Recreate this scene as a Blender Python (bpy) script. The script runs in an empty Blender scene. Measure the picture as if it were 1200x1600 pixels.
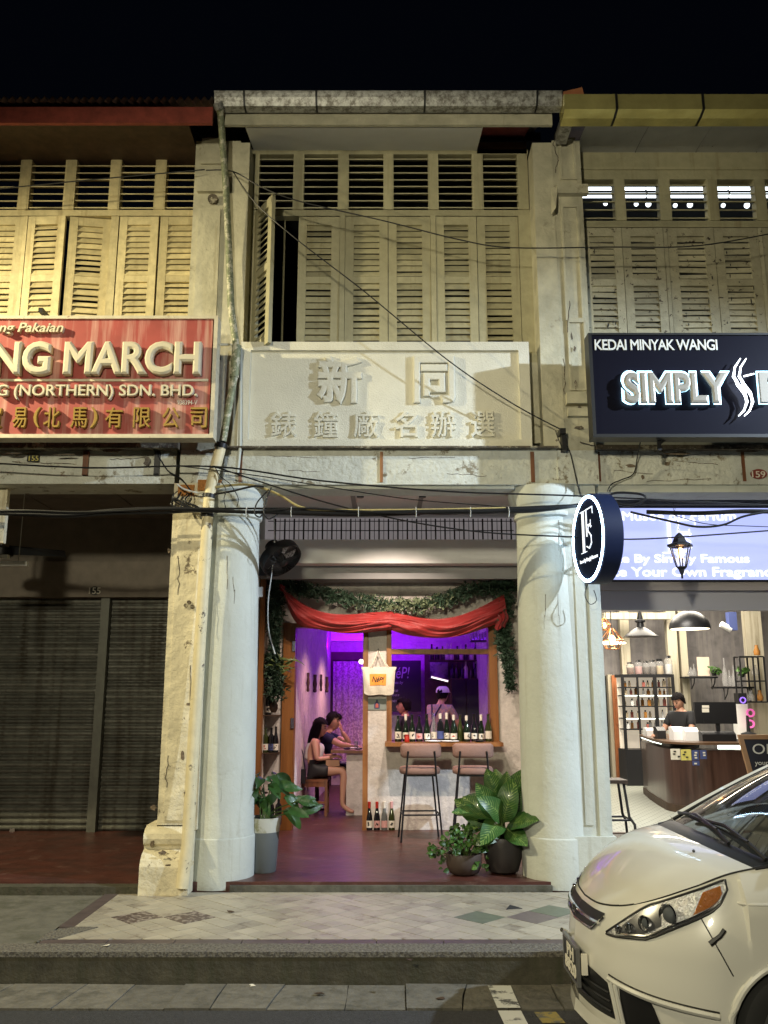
import bpy, bmesh, math, random
from mathutils import Vector, Matrix
random.seed(7)
S = bpy.context.scene
COL = S.collection
PI = math.pi
R = math.radians

# ------------------------------------------------------------------ camera
FPX, PITCH, EYE = 1373.0, R(11.9), 1.53
cd = bpy.data.cameras.new('camera')
cam = bpy.data.objects.new('camera', cd)
COL.objects.link(cam)
cam.location = (0, 0, EYE)
cam.rotation_euler = (PI / 2 + PITCH, 0, 0)
cd.sensor_fit = 'VERTICAL'
cd.sensor_height = 24.0
cd.lens = 24.0 * FPX / 1600.0
cd.clip_start = 0.05
cd.clip_end = 400
S.camera = cam

# ------------------------------------------------------------------ sky (night) and exposure
W = bpy.data.worlds.new('World')
S.world = W
W.use_nodes = True
bg = W.node_tree.nodes['Background']
bg.inputs[0].default_value = (0.20, 0.30, 0.62, 1)
bg.inputs[1].default_value = 0.0032
S.view_settings.view_transform = 'Standard'
S.view_settings.look = 'None'
S.view_settings.exposure = 0.12
S.view_settings.gamma = 1.0
S.view_settings.use_curve_mapping = False
S.render.engine = 'CYCLES'
S.cycles.use_denoising = True
S.cycles.max_bounces = 7
S.cycles.sample_clamp_indirect = 4.0
S.cycles.caustics_reflective = False
S.cycles.caustics_refractive = False

# ------------------------------------------------------------------ lamp energies, all in one place
L_LEFT = 255      # yellow street lamp by the left kerb
L_RIGHT = 540     # whiter street lamp behind the parked car
L_FACE = 480      # wide street lamp across the road
L_SPOT = 270       # two ceiling spots of the arcade
L_PURPLE = 42     # purple LED strip inside the bar
L_BAR = 60        # warm room light inside the bar
L_SHOP = 400      # shop lights on the right


# ------------------------------------------------------------------ pixel of the photograph -> place on a plane of known depth or height
def zf(py, Y):
    a = math.atan((800 - py) / FPX) + PITCH
    return EYE + Y * math.tan(a)


def dep(py, Y):
    return Y * math.cos(PITCH) + (zf(py, Y) - EYE) * math.sin(PITCH)


def xf(px, py, Y):
    return (px - 600) / FPX * dep(py, Y)


def P(px, py, Y):
    return Vector((xf(px, py, Y), Y, zf(py, Y)))


def yz(py, Z):          # depth at which height Z shows on row py
    a = math.atan((800 - py) / FPX) + PITCH
    return (Z - EYE) / math.tan(a)


def PG(px, py, Z=0.0):
    return P(px, py, yz(py, Z))


# ------------------------------------------------------------------ materials
MATS = {}


def mat(name, col, rough=0.6, metal=0.0, var=0.0, vscale=4.0, bump=0.0, bscale=40.0, spec=0.5, col2=None, mix_lo=0.45, mix_hi=0.62,
        streak=None, emit=None, es=0.0, trans=0.0, alpha=1.0, coat=0.0, ior=1.45, dirt=None, dscale=3.0, dlo=.58, dhi=.7, detail=6, orand=0.0):
    if name in MATS:
        return MATS[name]
    m = bpy.data.materials.new(name)
    m.use_nodes = True
    nt = m.node_tree
    b = nt.nodes['Principled BSDF']
    b.inputs['Base Color'].default_value = (*col, 1)
    b.inputs['Roughness'].default_value = rough
    b.inputs['Metallic'].default_value = metal
    b.inputs['Specular IOR Level'].default_value = spec
    b.inputs['IOR'].default_value = ior
    b.inputs['Transmission Weight'].default_value = trans
    b.inputs['Alpha'].default_value = alpha
    b.inputs['Coat Weight'].default_value = coat
    if emit:
        b.inputs['Emission Color'].default_value = (*emit, 1)
        b.inputs['Emission Strength'].default_value = es
    N, Lk = nt.nodes.new, nt.links.new
    geo = N('ShaderNodeNewGeometry')
    oi = N('ShaderNodeObjectInfo')
    src = geo.outputs['Position']
    cur = None

    def noise(scale, det=6, vec=src, rgh=.6):
        n = N('ShaderNodeTexNoise')
        n.inputs['Scale'].default_value = scale
        n.inputs['Detail'].default_value = det
        n.inputs['Roughness'].default_value = rgh
        Lk(vec, n.inputs['Vector'])
        return n.outputs['Fac']

    def ramp(f, lo, hi):
        r = N('ShaderNodeMapRange')
        r.inputs['From Min'].default_value = lo
        r.inputs['From Max'].default_value = hi
        Lk(f, r.inputs['Value'])
        return r.outputs['Result']

    def mixc(f, a, bb):
        x = N('ShaderNodeMix')
        x.data_type = 'RGBA'
        if isinstance(f, float):
            x.inputs[0].default_value = f
        else:
            Lk(f, x.inputs[0])
        for k, v in ((6, a), (7, bb)):
            if isinstance(v, tuple):
                x.inputs[k].default_value = (*v, 1)
            else:
                Lk(v, x.inputs[k])
        return x.outputs[2]
    if col2:
        cur = mixc(ramp(noise(vscale, detail), mix_lo, mix_hi), col, col2)
    if var:
        d = tuple(max(0, c * (1 - var)) for c in col)
        e = tuple(min(1, c * (1 + var)) for c in col)
        base = mixc(ramp(noise(vscale * 1.7 + 1, 7), .3, .7), d, e)
        cur = base if cur is None else mixc(0.5, cur, base)
    if streak:           # vertical stains
        mp = N('ShaderNodeMapping')
        mp.inputs['Scale'].default_value = (9, 9, .55)
        Lk(src, mp.inputs['Vector'])
        f = ramp(noise(1.3, 5, mp.outputs[0]), streak[1], streak[2])
        cur = mixc(f, cur if cur is not None else col, streak[0])
    if dirt:
        f = ramp(noise(dscale, 9, rgh=.72), dlo, dhi)
        cur = mixc(f, cur if cur is not None else col, dirt)
    if orand:            # each piece weathers a little differently
        hs = N('ShaderNodeHueSaturation')
        rv = N('ShaderNodeMapRange')
        rv.inputs['To Min'].default_value = 1 - orand
        rv.inputs['To Max'].default_value = 1 + orand * .5
        Lk(oi.outputs['Random'], rv.inputs['Value'])
        Lk(rv.outputs['Result'], hs.inputs['Value'])
        if cur is not None:
            Lk(cur, hs.inputs['Color'])
        else:
            hs.inputs['Color'].default_value = (*col, 1)
        cur = hs.outputs['Color']
    if cur is not None:
        Lk(cur, b.inputs['Base Color'])
    if bump:
        bp = N('ShaderNodeBump')
        bp.inputs['Strength'].default_value = 1.0
        bp.inputs['Distance'].default_value = bump
        Lk(noise(bscale, 5), bp.inputs['Height'])
        Lk(bp.outputs[0], b.inputs['Normal'])
    MATS[name] = m
    return m


cream = mat('cream plaster', (.48, .455, .34), .8, var=.20, vscale=2.2, bump=.012, bscale=14, streak=((.26, .22, .13), .62, .8), dirt=(.17, .14, .09), dscale=3.4, dlo=.60, dhi=.72)
oldcream = mat('old cream plaster', (.66, .60, .44), .85, var=.18, vscale=3, bump=.02, bscale=11, streak=((.34, .26, .14), .58, .75), dirt=(.16, .13, .09), dscale=6, dlo=.61, dhi=.66)
paint_w = mat('white masonry paint', (.53, .55, .50), .75, var=.06, vscale=1.5, bump=.006, bscale=18, streak=((.38, .37, .30), .58, .82), dirt=(.30, .28, .21), dscale=3.0, dlo=.60, dhi=.80)
panel_m = mat('sign panel plaster', (.66, .64, .54), .8, var=.06, vscale=2, bump=.006, bscale=70, streak=((.36, .33, .22), .66, .9))
beam_m = mat('peeling beam paint', (.55, .56, .50), .8, var=.14, vscale=4, bump=.014, bscale=25, dirt=(.22, .19, .13), dscale=6, dlo=.57, dhi=.63)
ledge_m = mat('blackened ledge', (.12, .10, .075), .9, var=.4, vscale=12, bump=.02, bscale=40, dirt=(.40, .37, .28), dscale=7, dlo=.55, dhi=.6)
shut_m = mat('shutter paint', (.42, .39, .25), .6, var=.12, vscale=5, bump=.004, bscale=30, streak=((.27, .22, .12), .55, .8), orand=.22)
shut_old = mat('old shutter paint', (.44, .41, .29), .75, var=.15, vscale=6, bump=.006, bscale=40, dirt=(.05, .03, .02), dscale=17, dlo=.60, dhi=.63, orand=.28)
shut_y = mat('left shutter paint', (.56, .48, .27), .65, var=.18, vscale=6, bump=.006, bscale=30, streak=((.30, .22, .10), .55, .8), orand=.22)
dark_m = mat('dark room', (.02, .02, .022), .9)
wood_d = mat('dark brown timber', (.06, .035, .02), .6, var=.3, vscale=6)
wood_o = mat('varnished timber', (.30, .125, .035), .38, streak=((.17, .065, .018), .35, .65), bump=.002, bscale=30)
wood_t = mat('table timber', (.20, .08, .035), .4, streak=((.10, .04, .02), .4, .65))
white_p = mat('white paint', (.78, .78, .77), .6, var=.04, vscale=2)
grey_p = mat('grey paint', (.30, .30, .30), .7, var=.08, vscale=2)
plaster = mat('rough white plaster', (.58, .54, .49), .85, var=.14, vscale=6, bump=.008, bscale=26, dirt=(.36, .33, .30), dscale=4, dlo=.52, dhi=.7)
metal_d = mat('dark painted metal', (.02, .02, .022), .4, .3)
iron = mat('grille iron', (.03, .025, .02), .5, .5)
chrome = mat('chrome', (.75, .75, .76), .12, 1.0)
zinc = mat('zinc gutter', (.46, .46, .44), .45, .55, var=.25, vscale=14, dirt=(.16, .15, .13), dscale=16, dlo=.45, dhi=.6)
tin_glare = mat('tin gutter with painted glare', (.78, .70, .28), .22, .6, bump=.02, bscale=2.0, var=.2, vscale=2)  # tin gutter; bright yellow base colour stands in for the street lamp's reflection
rust = mat('rust red board', (.23, .045, .03), .65, var=.3, vscale=5)
tin = mat('corrugated roof tin', (.11, .07, .05), .7, var=.3, vscale=8)
pvc = mat('cream downpipe', (.66, .58, .38), .5, var=.1, vscale=5, dirt=(.10, .08, .06), dscale=11, dlo=.60, dhi=.64)
pipe_g = mat('verdigris downpipe', (.20, .22, .14), .6, .2, var=.4, vscale=18, dirt=(.50, .48, .38), dscale=14, dlo=.52, dhi=.56)
cable_m = mat('black cable rubber', (.012, .012, .013), .45)
cable_y = mat('yellowed conduit', (.34, .28, .12), .6, var=.2, vscale=20)
cable_w = mat('white flex', (.6, .6, .56), .5)
red_floor = mat('red cement floor', (.085, .029, .022), .36, var=.4, vscale=3, col2=(.042, .024, .021), bump=.006, bscale=9, dirt=(.17, .10, .085), dscale=4.5, dlo=.56, dhi=.72)
cement = mat('grey cement', (.11, .105, .085), .85, var=.25, vscale=5, bump=.012, bscale=20, dirt=(.06, .06, .04), dscale=3, dlo=.5, dhi=.65)
kerb_m = mat('kerb concrete', (.066, .060, .042), .9, var=.3, vscale=4, bump=.01, bscale=30, streak=((.05, .05, .03), .5, .7))
granolith = mat('pebble kerb top', (.20, .185, .15), .8, col2=(.09, .08, .07), vscale=60, mix_lo=.42, mix_hi=.60, bump=.03, bscale=55, detail=2)
gutter_m = mat('gutter stone', (.13, .12, .098), .85, orand=.25, var=.25, vscale=6, bump=.02, bscale=18, dirt=(.08, .075, .06), dscale=4, dlo=.52, dhi=.62)
asphalt = mat('asphalt', (.045, .045, .047), .8, var=.3, vscale=30, bump=.02, bscale=120)
tile_m = mat('cream floor tile', (.37, .335, .265), .45, var=.1, vscale=3, dirt=(.20, .17, .13), dscale=5, dlo=.54, dhi=.7, orand=.14)
tile_m2 = mat('greyer floor tile', (.335, .30, .24), .45, var=.1, vscale=3, dirt=(.18, .15, .12), dscale=6, dlo=.52, dhi=.68, orand=.14)
tile_g = mat('green floor tile', (.13, .15, .11), .45, var=.15, vscale=10)
tile_p = mat('mauve grey floor tile', (.15, .125, .12), .45, var=.15, vscale=8)
tile_t = mat('pebble pattern tile', (.09, .065, .055), .5, col2=(.26, .22, .19), vscale=26, mix_lo=.52, mix_hi=.55, detail=1)
tile_e = mat('border tile', (.085, .065, .062), .5, var=.2, vscale=5)
shutter_roll = mat('roller shutter steel', (.15, .15, .13), .5, .35, var=.25, vscale=3, streak=((.06, .05, .035), .48, .7), orand=.3, bump=.05, bscale=2.2)
paint_line = mat('road paint', (.62, .62, .58), .7, dirt=(.10, .10, .10), dscale=9, dlo=.52, dhi=.6)
paint_yel = mat('yellow road paint', (.30, .23, .05), .7, dirt=(.10, .10, .08), dscale=12, dlo=.48, dhi=.56)
glass_b = mat('dark green bottle glass', (.006, .013, .006), .08, coat=.4)
glass_bl = mat('black bottle glass', (.008, .008, .010), .06, coat=.5)
glass_g = mat('olive bottle glass', (.030, .038, .008), .08, coat=.5)
glass_c = mat('clear bottle glass', (.80, .84, .82), .04, trans=.85, ior=1.3)
label_w = mat('cream paper', (.70, .66, .56), .7)
label_k = mat('printed black', (.02, .02, .02), .6)
label_r = mat('red foil', (.45, .03, .02), .35)
label_p = mat('pink paper', (.60, .32, .30), .6)
label_b = mat('blue paper', (.05, .07, .20), .6)
label_y = mat('yellow paper', (.62, .55, .15), .6)
skin_m = mat('skin', (.50, .27, .18), .5)
hair_m = mat('black hair', (.008, .006, .006), .75, spec=.15, bump=.006, bscale=90)
glass_m = mat('window glass', (.9, .92, .95), .02, trans=1.0, ior=1.01, alpha=.25)
leaf_m = mat('glossy leaf', (.032, .085, .018), .38, var=.35, vscale=12, coat=.1, col2=(.07, .10, .02), mix_lo=.6, mix_hi=.75, orand=.4, bump=.004, bscale=40)
leaf_v = mat('variegated leaf', (.030, .090, .018), .35, coat=.2)
nt_ = leaf_v.node_tree
tc_ = nt_.nodes.new('ShaderNodeTexCoord')
sx_n = nt_.nodes.new('ShaderNodeSeparateXYZ')
nt_.links.new(tc_.outputs['Object'], sx_n.inputs[0])


def mth(op, a, b_=None):
    n = nt_.nodes.new('ShaderNodeMath')
    n.operation = op
    for k, v in enumerate((a, b_)):
        if v is None:
            continue
        if isinstance(v, (int, float)):
            n.inputs[k].default_value = v
        else:
            nt_.links.new(v, n.inputs[k])
    return n.outputs[0]


ax_ = mth('ABSOLUTE', sx_n.outputs[0])
ph_ = mth('MULTIPLY', mth('SUBTRACT', sx_n.outputs[1], mth('MULTIPLY', ax_, .9)), 330.0)
vn_ = mth('MULTIPLY', mth('SUBTRACT', mth('SINE', ph_), .25), 1.6)
nz_ = nt_.nodes.new('ShaderNodeTexNoise')
nz_.inputs['Scale'].default_value = 30
nt_.links.new(tc_.outputs['Object'], nz_.inputs['Vector'])
msk = mth('MULTIPLY', mth('MAXIMUM', vn_, mth('SUBTRACT', 1.0, mth('MULTIPLY', ax_, 260.0))), mth('MULTIPLY', mth('SUBTRACT', nz_.outputs['Fac'], .30), 2.6))
msk = mth('MULTIPLY', msk, mth('SUBTRACT', 1.1, mth('MULTIPLY', ax_, 14.0)))
cl_ = nt_.nodes.new('ShaderNodeClamp')
nt_.links.new(msk, cl_.inputs[0])
mx_n = nt_.nodes.new('ShaderNodeMix')
mx_n.data_type = 'RGBA'
nt_.links.new(cl_.outputs[0], mx_n.inputs[0])
mx_n.inputs[6].default_value = (.028, .085, .018, 1)
mx_n.inputs[7].default_value = (.30, .40, .12, 1)
nt_.links.new(mx_n.outputs[2], nt_.nodes['Principled BSDF'].inputs['Base Color'])
leaf_s = mat('small leaf', (.045, .11, .018), .45, var=.3, vscale=15, orand=.5)
pine_m = mat('garland needle', (.035, .070, .040), .6, var=.5, vscale=18)
pine_w = mat('frosted needle', (.16, .20, .11), .6, var=.3, vscale=18)
stem_m = mat('plant stem', (.07, .11, .03), .5, var=.2, vscale=20)
soil_m = mat('potting soil', (.03, .02, .013), .95, var=.4, vscale=40)


# ------------------------------------------------------------------ geometry
class G:
    def __init__(s):
        s.v, s.f = [], []

    def add(s, v, f):
        n = len(s.v)
        s.v += [Vector(p) for p in v]
        s.f += [tuple(n + i for i in q) for q in f]
        return s

    def box(s, x0, x1, y0, y1, z0, z1):
        x0, x1 = min(x0, x1), max(x0, x1)
        y0, y1 = min(y0, y1), max(y0, y1)
        z0, z1 = min(z0, z1), max(z0, z1)
        v = [(x0, y0, z0), (x1, y0, z0), (x1, y1, z0), (x0, y1, z0), (x0, y0, z1), (x1, y0, z1), (x1, y1, z1), (x0, y1, z1)]
        return s.add(v, [(0, 3, 2, 1), (4, 5, 6, 7), (0, 1, 5, 4), (1, 2, 6, 5), (2, 3, 7, 6), (3, 0, 4, 7)])

    def tube(s, pts, r, n=8, cap=True, r2=None):
        pts = [Vector(p) for p in pts]
        k = len(pts)
        up = Vector((0, 0, 1))
        rings = []
        for i, p in enumerate(pts):
            t = (pts[min(i + 1, k - 1)] - pts[max(i - 1, 0)])
            t = t.normalized() if t.length > 1e-9 else Vector((0, 0, 1))
            a = up if abs(t.dot(up)) < .93 else Vector((0, 1, 0))
            u = t.cross(a).normalized()
            w = t.cross(u).normalized()
            rr = r if r2 is None else r + (r2 - r) * i / (k - 1)
            if callable(r):
                rr = r(i / (k - 1))
            rings.append([p + (u * math.cos(2 * PI * j / n) + w * math.sin(2 * PI * j / n)) * rr for j in range(n)])
        v = [q for rg in rings for q in rg]
        f = []
        for i in range(k - 1):
            for j in range(n):
                a, b = i * n + j, i * n + (j + 1) % n
                f.append((a, b, b + n, a + n))
        if cap:
            f.append(tuple(range(n)))
            f.append(tuple(range((k - 1) * n, k * n))[::-1])
        return s.add(v, f)

    def lathe(s, prof, n=24, c=(0, 0, 0), axis='z', sx=1, sy=1, loop=False):
        v, f = [], []
        if loop:
            prof = list(prof) + [prof[0]]
        for (r, z) in prof:
            for j in range(n):
                a = 2 * PI * j / n
                q = (r * math.cos(a) * sx, r * math.sin(a) * sy, z)
                if axis == 'y':
                    q = (q[0], q[2], q[1])
                if axis == 'x':
                    q = (q[2], q[0], q[1])
                v.append((q[0] + c[0], q[1] + c[1], q[2] + c[2]))
        k = len(prof)
        for i in range(k - 1):
            for j in range(n):
                a, b = i * n + j, i * n + (j + 1) % n
                f.append((a, b, b + n, a + n))
        if not loop:
            f.append(tuple(range(n))[::-1])
            f.append(tuple(range((k - 1) * n, k * n)))
        return s.add(v, f)

    def prism(s, poly, y0, y1):            # poly: (x, z) pairs, extruded along y
        n = len(poly)
        v = [(x, y0, z) for x, z in poly] + [(x, y1, z) for x, z in poly]
        f = [tuple(range(n)), tuple(range(n, 2 * n))[::-1]]
        f += [(i, (i + 1) % n, (i + 1) % n + n, i + n) for i in range(n)]
        return s.add(v, f)

    def prismz(s, poly, z0, z1):
        n = len(poly)
        v = [(x, y, z0) for x, y in poly] + [(x, y, z1) for x, y in poly]
        f = [tuple(range(n))[::-1], tuple(range(n, 2 * n))]
        f += [(i, (i + 1) % n, (i + 1) % n + n, i + n) for i in range(n)]
        return s.add(v, f)

    def prismx(s, poly, x0, x1):           # poly: (y, z)
        n = len(poly)
        v = [(x0, y, z) for y, z in poly] + [(x1, y, z) for y, z in poly]
        f = [tuple(range(n)), tuple(range(n, 2 * n))[::-1]]
        f += [(i, (i + 1) % n, (i + 1) % n + n, i + n) for i in range(n)]
        return s.add(v, f)

    def grid(s, fn, nu, nv, thick=None):
        v = [fn(i / nu, j / nv) for j in range(nv + 1) for i in range(nu + 1)]
        f = [(j * (nu + 1) + i, j * (nu + 1) + i + 1, (j + 1) * (nu + 1) + i + 1, (j + 1) * (nu + 1) + i) for j in range(nv) for i in range(nu)]
        return s.add(v, f)

    def ball(s, c, r, n=12, m=8, sx=1, sy=1, sz=1):
        pr = [(max(1e-4, r * math.sin(PI * i / m)), -r * math.cos(PI * i / m)) for i in range(m + 1)]
        g = G().lathe([(a, b * sz) for a, b in pr], n, (0, 0, 0), sx=sx, sy=sy)
        return s.add([(p.x + c[0], p.y + c[1], p.z + c[2]) for p in g.v], g.f)

    def xf(s, M):
        s.v = [M @ p for p in s.v]
        return s


def build_mesh(name, g, m, smooth=False, bevel=0, seg=1):
    bm = bmesh.new()
    vs = [bm.verts.new(p) for p in g.v]
    for q in g.f:
        try:
            bm.faces.new([vs[i] for i in q])
        except ValueError:
            pass
    if bevel:
        bmesh.ops.bevel(bm, geom=[e for e in bm.edges if len(e.link_faces) == 2 and e.calc_face_angle(0) > .6], offset=bevel, segments=seg, affect='EDGES', clamp_overlap=True)
    bmesh.ops.recalc_face_normals(bm, faces=bm.faces)
    if smooth:
        for f in bm.faces:
            f.smooth = True
        for e in bm.edges:
            if len(e.link_faces) == 2 and e.calc_face_angle(0) > R(42):
                e.smooth = False
    me = bpy.data.meshes.new(name)
    bm.to_mesh(me)
    bm.free()
    if m is not None:
        me.materials.append(m)
    return me


WL = {}          # world location of each parent


def wloc(o):
    return WL.get(o.name, Vector((0, 0, 0))) if o is not None else Vector((0, 0, 0))


def link(name, me, parent=None, loc=(0, 0, 0)):
    o = bpy.data.objects.new(name, me)
    COL.objects.link(o)
    if parent is not None:
        o.parent = parent
        o.location = Vector(loc) - wloc(parent)
    else:
        o.location = loc
    WL[o.name] = Vector(loc)
    return o


def tag(o, label=None, cat=None, group=None, kind=None):
    if label:
        o['label'] = label
    if cat:
        o['category'] = cat
    if group:
        o['group'] = group
    if kind:
        o['kind'] = kind
    return o


def obj(name, g, m, parent=None, smooth=False, bevel=0, seg=1):
    """geometry given in world coordinates; the object's origin goes to the middle of its base"""
    xs = [p.x for p in g.v]
    ys = [p.y for p in g.v]
    zs = [p.z for p in g.v]
    c = Vector(((min(xs) + max(xs)) / 2, (min(ys) + max(ys)) / 2, min(zs)))
    g.v = [p - c for p in g.v]
    return link(name, build_mesh(name, g, m, smooth, bevel, seg), parent, c)


def thing(name, label, cat, loc, group=None, kind=None):
    o = bpy.data.objects.new(name, None)
    o.empty_display_size = .1
    COL.objects.link(o)
    o.location = loc
    WL[o.name] = Vector(loc)
    return tag(o, label, cat, group, kind)


def struct(name, g, m, **k):
    return tag(obj(name, g, m, **k), kind='structure')


def local(name, g_or_mesh, m=None, parent=None, loc=(0, 0, 0), rot=(0, 0, 0), smooth=False, bevel=0, seg=1):
    """geometry in the parent's own coordinates"""
    me = g_or_mesh if isinstance(g_or_mesh, bpy.types.Mesh) else build_mesh(name, g_or_mesh, m, smooth, bevel, seg)
    o = bpy.data.objects.new(name, me)
    COL.objects.link(o)
    o.parent = parent
    o.location = loc
    o.rotation_euler = rot
    return o


def copy_tree(o, parent=None):
    c = o.copy()
    COL.objects.link(c)
    c.parent = parent
    for ch in list(o.children):
        copy_tree(ch, c)
    return c


def text_mesh(s, bold=0.0, extrude=.02, shear=0.0, spacing=1.0, res=4, bev_res=1, bevel=0.0):
    c = bpy.data.curves.new('lettering', 'FONT')
    c.body = s
    c.extrude = extrude
    c.offset = bold
    c.bevel_depth = bevel
    c.bevel_resolution = bev_res
    c.shear = shear
    c.space_character = spacing
    c.resolution_u = res
    o = bpy.data.objects.new('lettering', c)
    COL.objects.link(o)
    dg = bpy.context.evaluated_depsgraph_get()
    me = bpy.data.meshes.new_from_object(o.evaluated_get(dg))
    bpy.data.objects.remove(o)
    g = G()
    g.add([v.co.copy() for v in me.vertices], [tuple(p.vertices) for p in me.polygons])
    bpy.data.meshes.remove(me)
    return g


def text_fit(name, s, m, parent, x0, x1, z0, z1, Y, depth=.004, fit=None, **k):
    """lettering on a plane facing the street, scaled to fill the box; front face at Y"""
    g = text_mesh(s, extrude=k.pop('extrude', .02), **k)
    xs = [p.x for p in g.v]
    ys = [p.y for p in g.v]
    zs = [p.z for p in g.v]
    ax, bx, ay, by, az, bz = min(xs), max(xs), min(ys), max(ys), min(zs), max(zs)
    g.v = [Vector((x0 + (p.x - ax) / (bx - ax) * (x1 - x0), Y + depth - (p.z - az) / (bz - az) * depth, z0 + (p.y - ay) / (by - ay) * (z1 - z0))) for p in g.v]
    return obj(name, g, m, parent)


def text_px(name, s, m, parent, px0, px1, pyt, pyb, Y, depth=.004, **k):
    ym = (pyt + pyb) / 2
    return text_fit(name, s, m, parent, xf(px0, ym, Y), xf(px1, ym, Y), zf(pyb, Y), zf(pyt, Y), Y, depth, **k)


def pbox(px0, px1, pyt, pyb, Y, y1, mid=None):
    """a box whose front face at depth Y covers the pixel rectangle"""
    ym = mid if mid is not None else (pyt + pyb) / 2
    return G().box(xf(px0, ym, Y), xf(px1, ym, Y), Y, y1, zf(pyb, Y), zf(pyt, Y))

# ================================================================== ground
ZP, ZG = -0.07, -0.256            # pavement and gutter level; the arcade floors are z = 0
road = struct('road', G().box(-60, 60, -40, 5.63, ZG - .3, ZG - .008), asphalt)
gutter = struct('gutter', G().box(-14, 14, 5.63, 6.10, ZG - .3, ZG - .035), cement)
x = -5.6
k = 0
while x < 4.6:
    w = random.choice([.27, .36, .46, .33])
    j = [random.uniform(-.012, .012) for _ in range(4)]
    sk = .03
    k += 1
    sn = sk + random.uniform(-.05, .05)
    so = sk if k == 1 else so
    poly = [(x + .003, 5.64), (x + w - .003, 5.64 + abs(j[2]) * .4), (x + w - .003 + sn * .4 + j[2], 5.86 + j[0]), (x + w - .003 + sn, 6.085), (x + .003 + so, 6.09), (x + .003 + so * .4, 5.86)]
    so = sn
    g = G().prismz(poly, ZG - .035, ZG + random.uniform(-.006, .003))
    obj('paving_stone', g, gutter_m, gutter, bevel=.010)
    x += w
kerb = struct('kerb', G().box(-14, 14, 6.10, 6.30, ZG - .3, ZP - .012), kerb_m, bevel=.006)
obj('kerb_top', G().box(-14, 14, 6.095, 6.295, ZP - .030, ZP + .001), granolith, kerb, bevel=.008, seg=2)

pave = struct('pavement', G().box(-2.32, 14, 6.30, 7.93, ZG, ZP - .012), cement)
x = -2.30
while x < 4.4:
    obj('border_tile', G().box(x + .002, x + .446, 6.302, 6.398, ZP - .012, ZP - .001), tile_e, pave, bevel=.002)
    x += .45
for i in range(3):
    obj('border_tile', G().box(-2.318, -2.21, 6.74 + i * .39, 6.74 + i * .39 + .386, ZP - .012, ZP - .001), tile_e, pave, bevel=.002)


def clip(poly, ax, v, sgn):
    out = []
    for i in range(len(poly)):
        a, b = poly[i], poly[(i + 1) % len(poly)]
        ia, ib = (a[ax] - v) * sgn >= 0, (b[ax] - v) * sgn >= 0
        if ia:
            out.append(a)
        if ia != ib:
            t = (v - a[ax]) / (b[ax] - a[ax])
            out.append((a[0] + (b[0] - a[0]) * t, a[1] + (b[1] - a[1]) * t))
    return out


d = .098          # half diagonal of a tile
full = build_mesh('tile', G().prismz([(-d + .003, 0), (0, -d + .003), (d - .003, 0), (0, d - .003)], 0, .012), tile_m)
full2 = full.copy()
full2.materials[0] = tile_m2
big = {(-5, 2): tile_t, (-3, 2): tile_t, (7, 2): tile_g, (9, 1): tile_p, (10, 2): tile_g, (-7, 4): tile_m2}
specials = [(xf(214, 1433, yz(1433, ZP)), yz(1433, ZP), tile_t), (xf(300, 1427, yz(1433, ZP)), yz(1433, ZP), tile_t),
            (xf(745, 1440, yz(1440, ZP)), yz(1440, ZP), tile_g), (xf(838, 1441, yz(1440, ZP)), yz(1440, ZP), tile_p), (xf(868, 1421, yz(1421, ZP)), yz(1421, ZP), tile_g)]
x0t, x1t, y0t, y1t = -2.205, 3.2, 6.402, 7.86
gx0, gy0 = specials[0][0], specials[0][1]
cells = []
for i in range(-20, 60):
    for j in range(-16, 18):
        cx, cy = gx0 + i * d, gy0 + (j * 2 + (i % 2)) * d + d
        if cx < x0t - d or cx > x1t + d or cy < y0t - d or cy > y1t + d:
            continue
        cells.append((cx, cy))
snap = []
for sx_, sy_, m_ in specials:          # a special tile takes the place of four
    i = round((sx_ - gx0) / d)
    j = round((sy_ - gy0) / d)
    if (i + j) % 2:
        j += 1
    snap.append((gx0 + i * d, gy0 + j * d, m_))
cells.sort(key=lambda c: (c[0] > 2.05, c[1]))
n_tiles = 0
rest = G()
for cx, cy in cells:
    if any(abs(cx - a) + abs(cy - b) < 1.3 * d for a, b, _ in snap):
        continue
    poly = [(cx - d + .003, cy), (cx, cy - d + .003), (cx + d - .003, cy), (cx, cy + d - .003)]
    q = clip(clip(clip(clip(poly, 0, x0t, 1), 0, x1t, -1), 1, y0t, 1), 1, y1t, -1)
    if len(q) < 3:
        continue
    area = abs(sum(q[t][0] * q[(t + 1) % len(q)][1] - q[(t + 1) % len(q)][0] * q[t][1] for t in range(len(q)))) / 2
    if area < .001:
        continue
    n_tiles += 1
    if n_tiles > 290:
        rest.prismz(q, ZP - .012, ZP)
        continue
    if len(q) == 4 and area > .9 * 2 * d * d:
        o = link('tile', random.choice([full, full, full2]), pave, (cx, cy, ZP - .012 + random.uniform(-.0015, .0005)))
        o.rotation_euler = (random.uniform(-.004, .004), random.uniform(-.004, .004), 0)
    else:
        obj('tile', G().prismz(q, ZP - .012, ZP), random.choice([tile_m, tile_m2]), pave)
tag(obj('more_tiles', rest, tile_m, pave), kind='stuff')
for a, b, m_ in snap:
    e = 2 * d - .004
    q = [(a - e, b), (a, b - e), (a + e, b), (a, b + e)]
    q = clip(clip(clip(clip(q, 0, x0t, 1), 0, x1t, -1), 1, y0t, 1), 1, y1t, -1)
    obj('patterned_tile' if m_ is tile_t else 'coloured_tile', G().prismz(q, ZP - .012, ZP), m_, pave)
cx = xf(803, 1418, yz(1418, ZP))
obj('broken_corner', G().prismz([(cx - .07, 7.25), (cx + .06, 7.28), (cx + .01, 7.36), (cx - .02, 7.40)], ZP - .011, ZP + .003), dark_m, pave)
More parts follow.
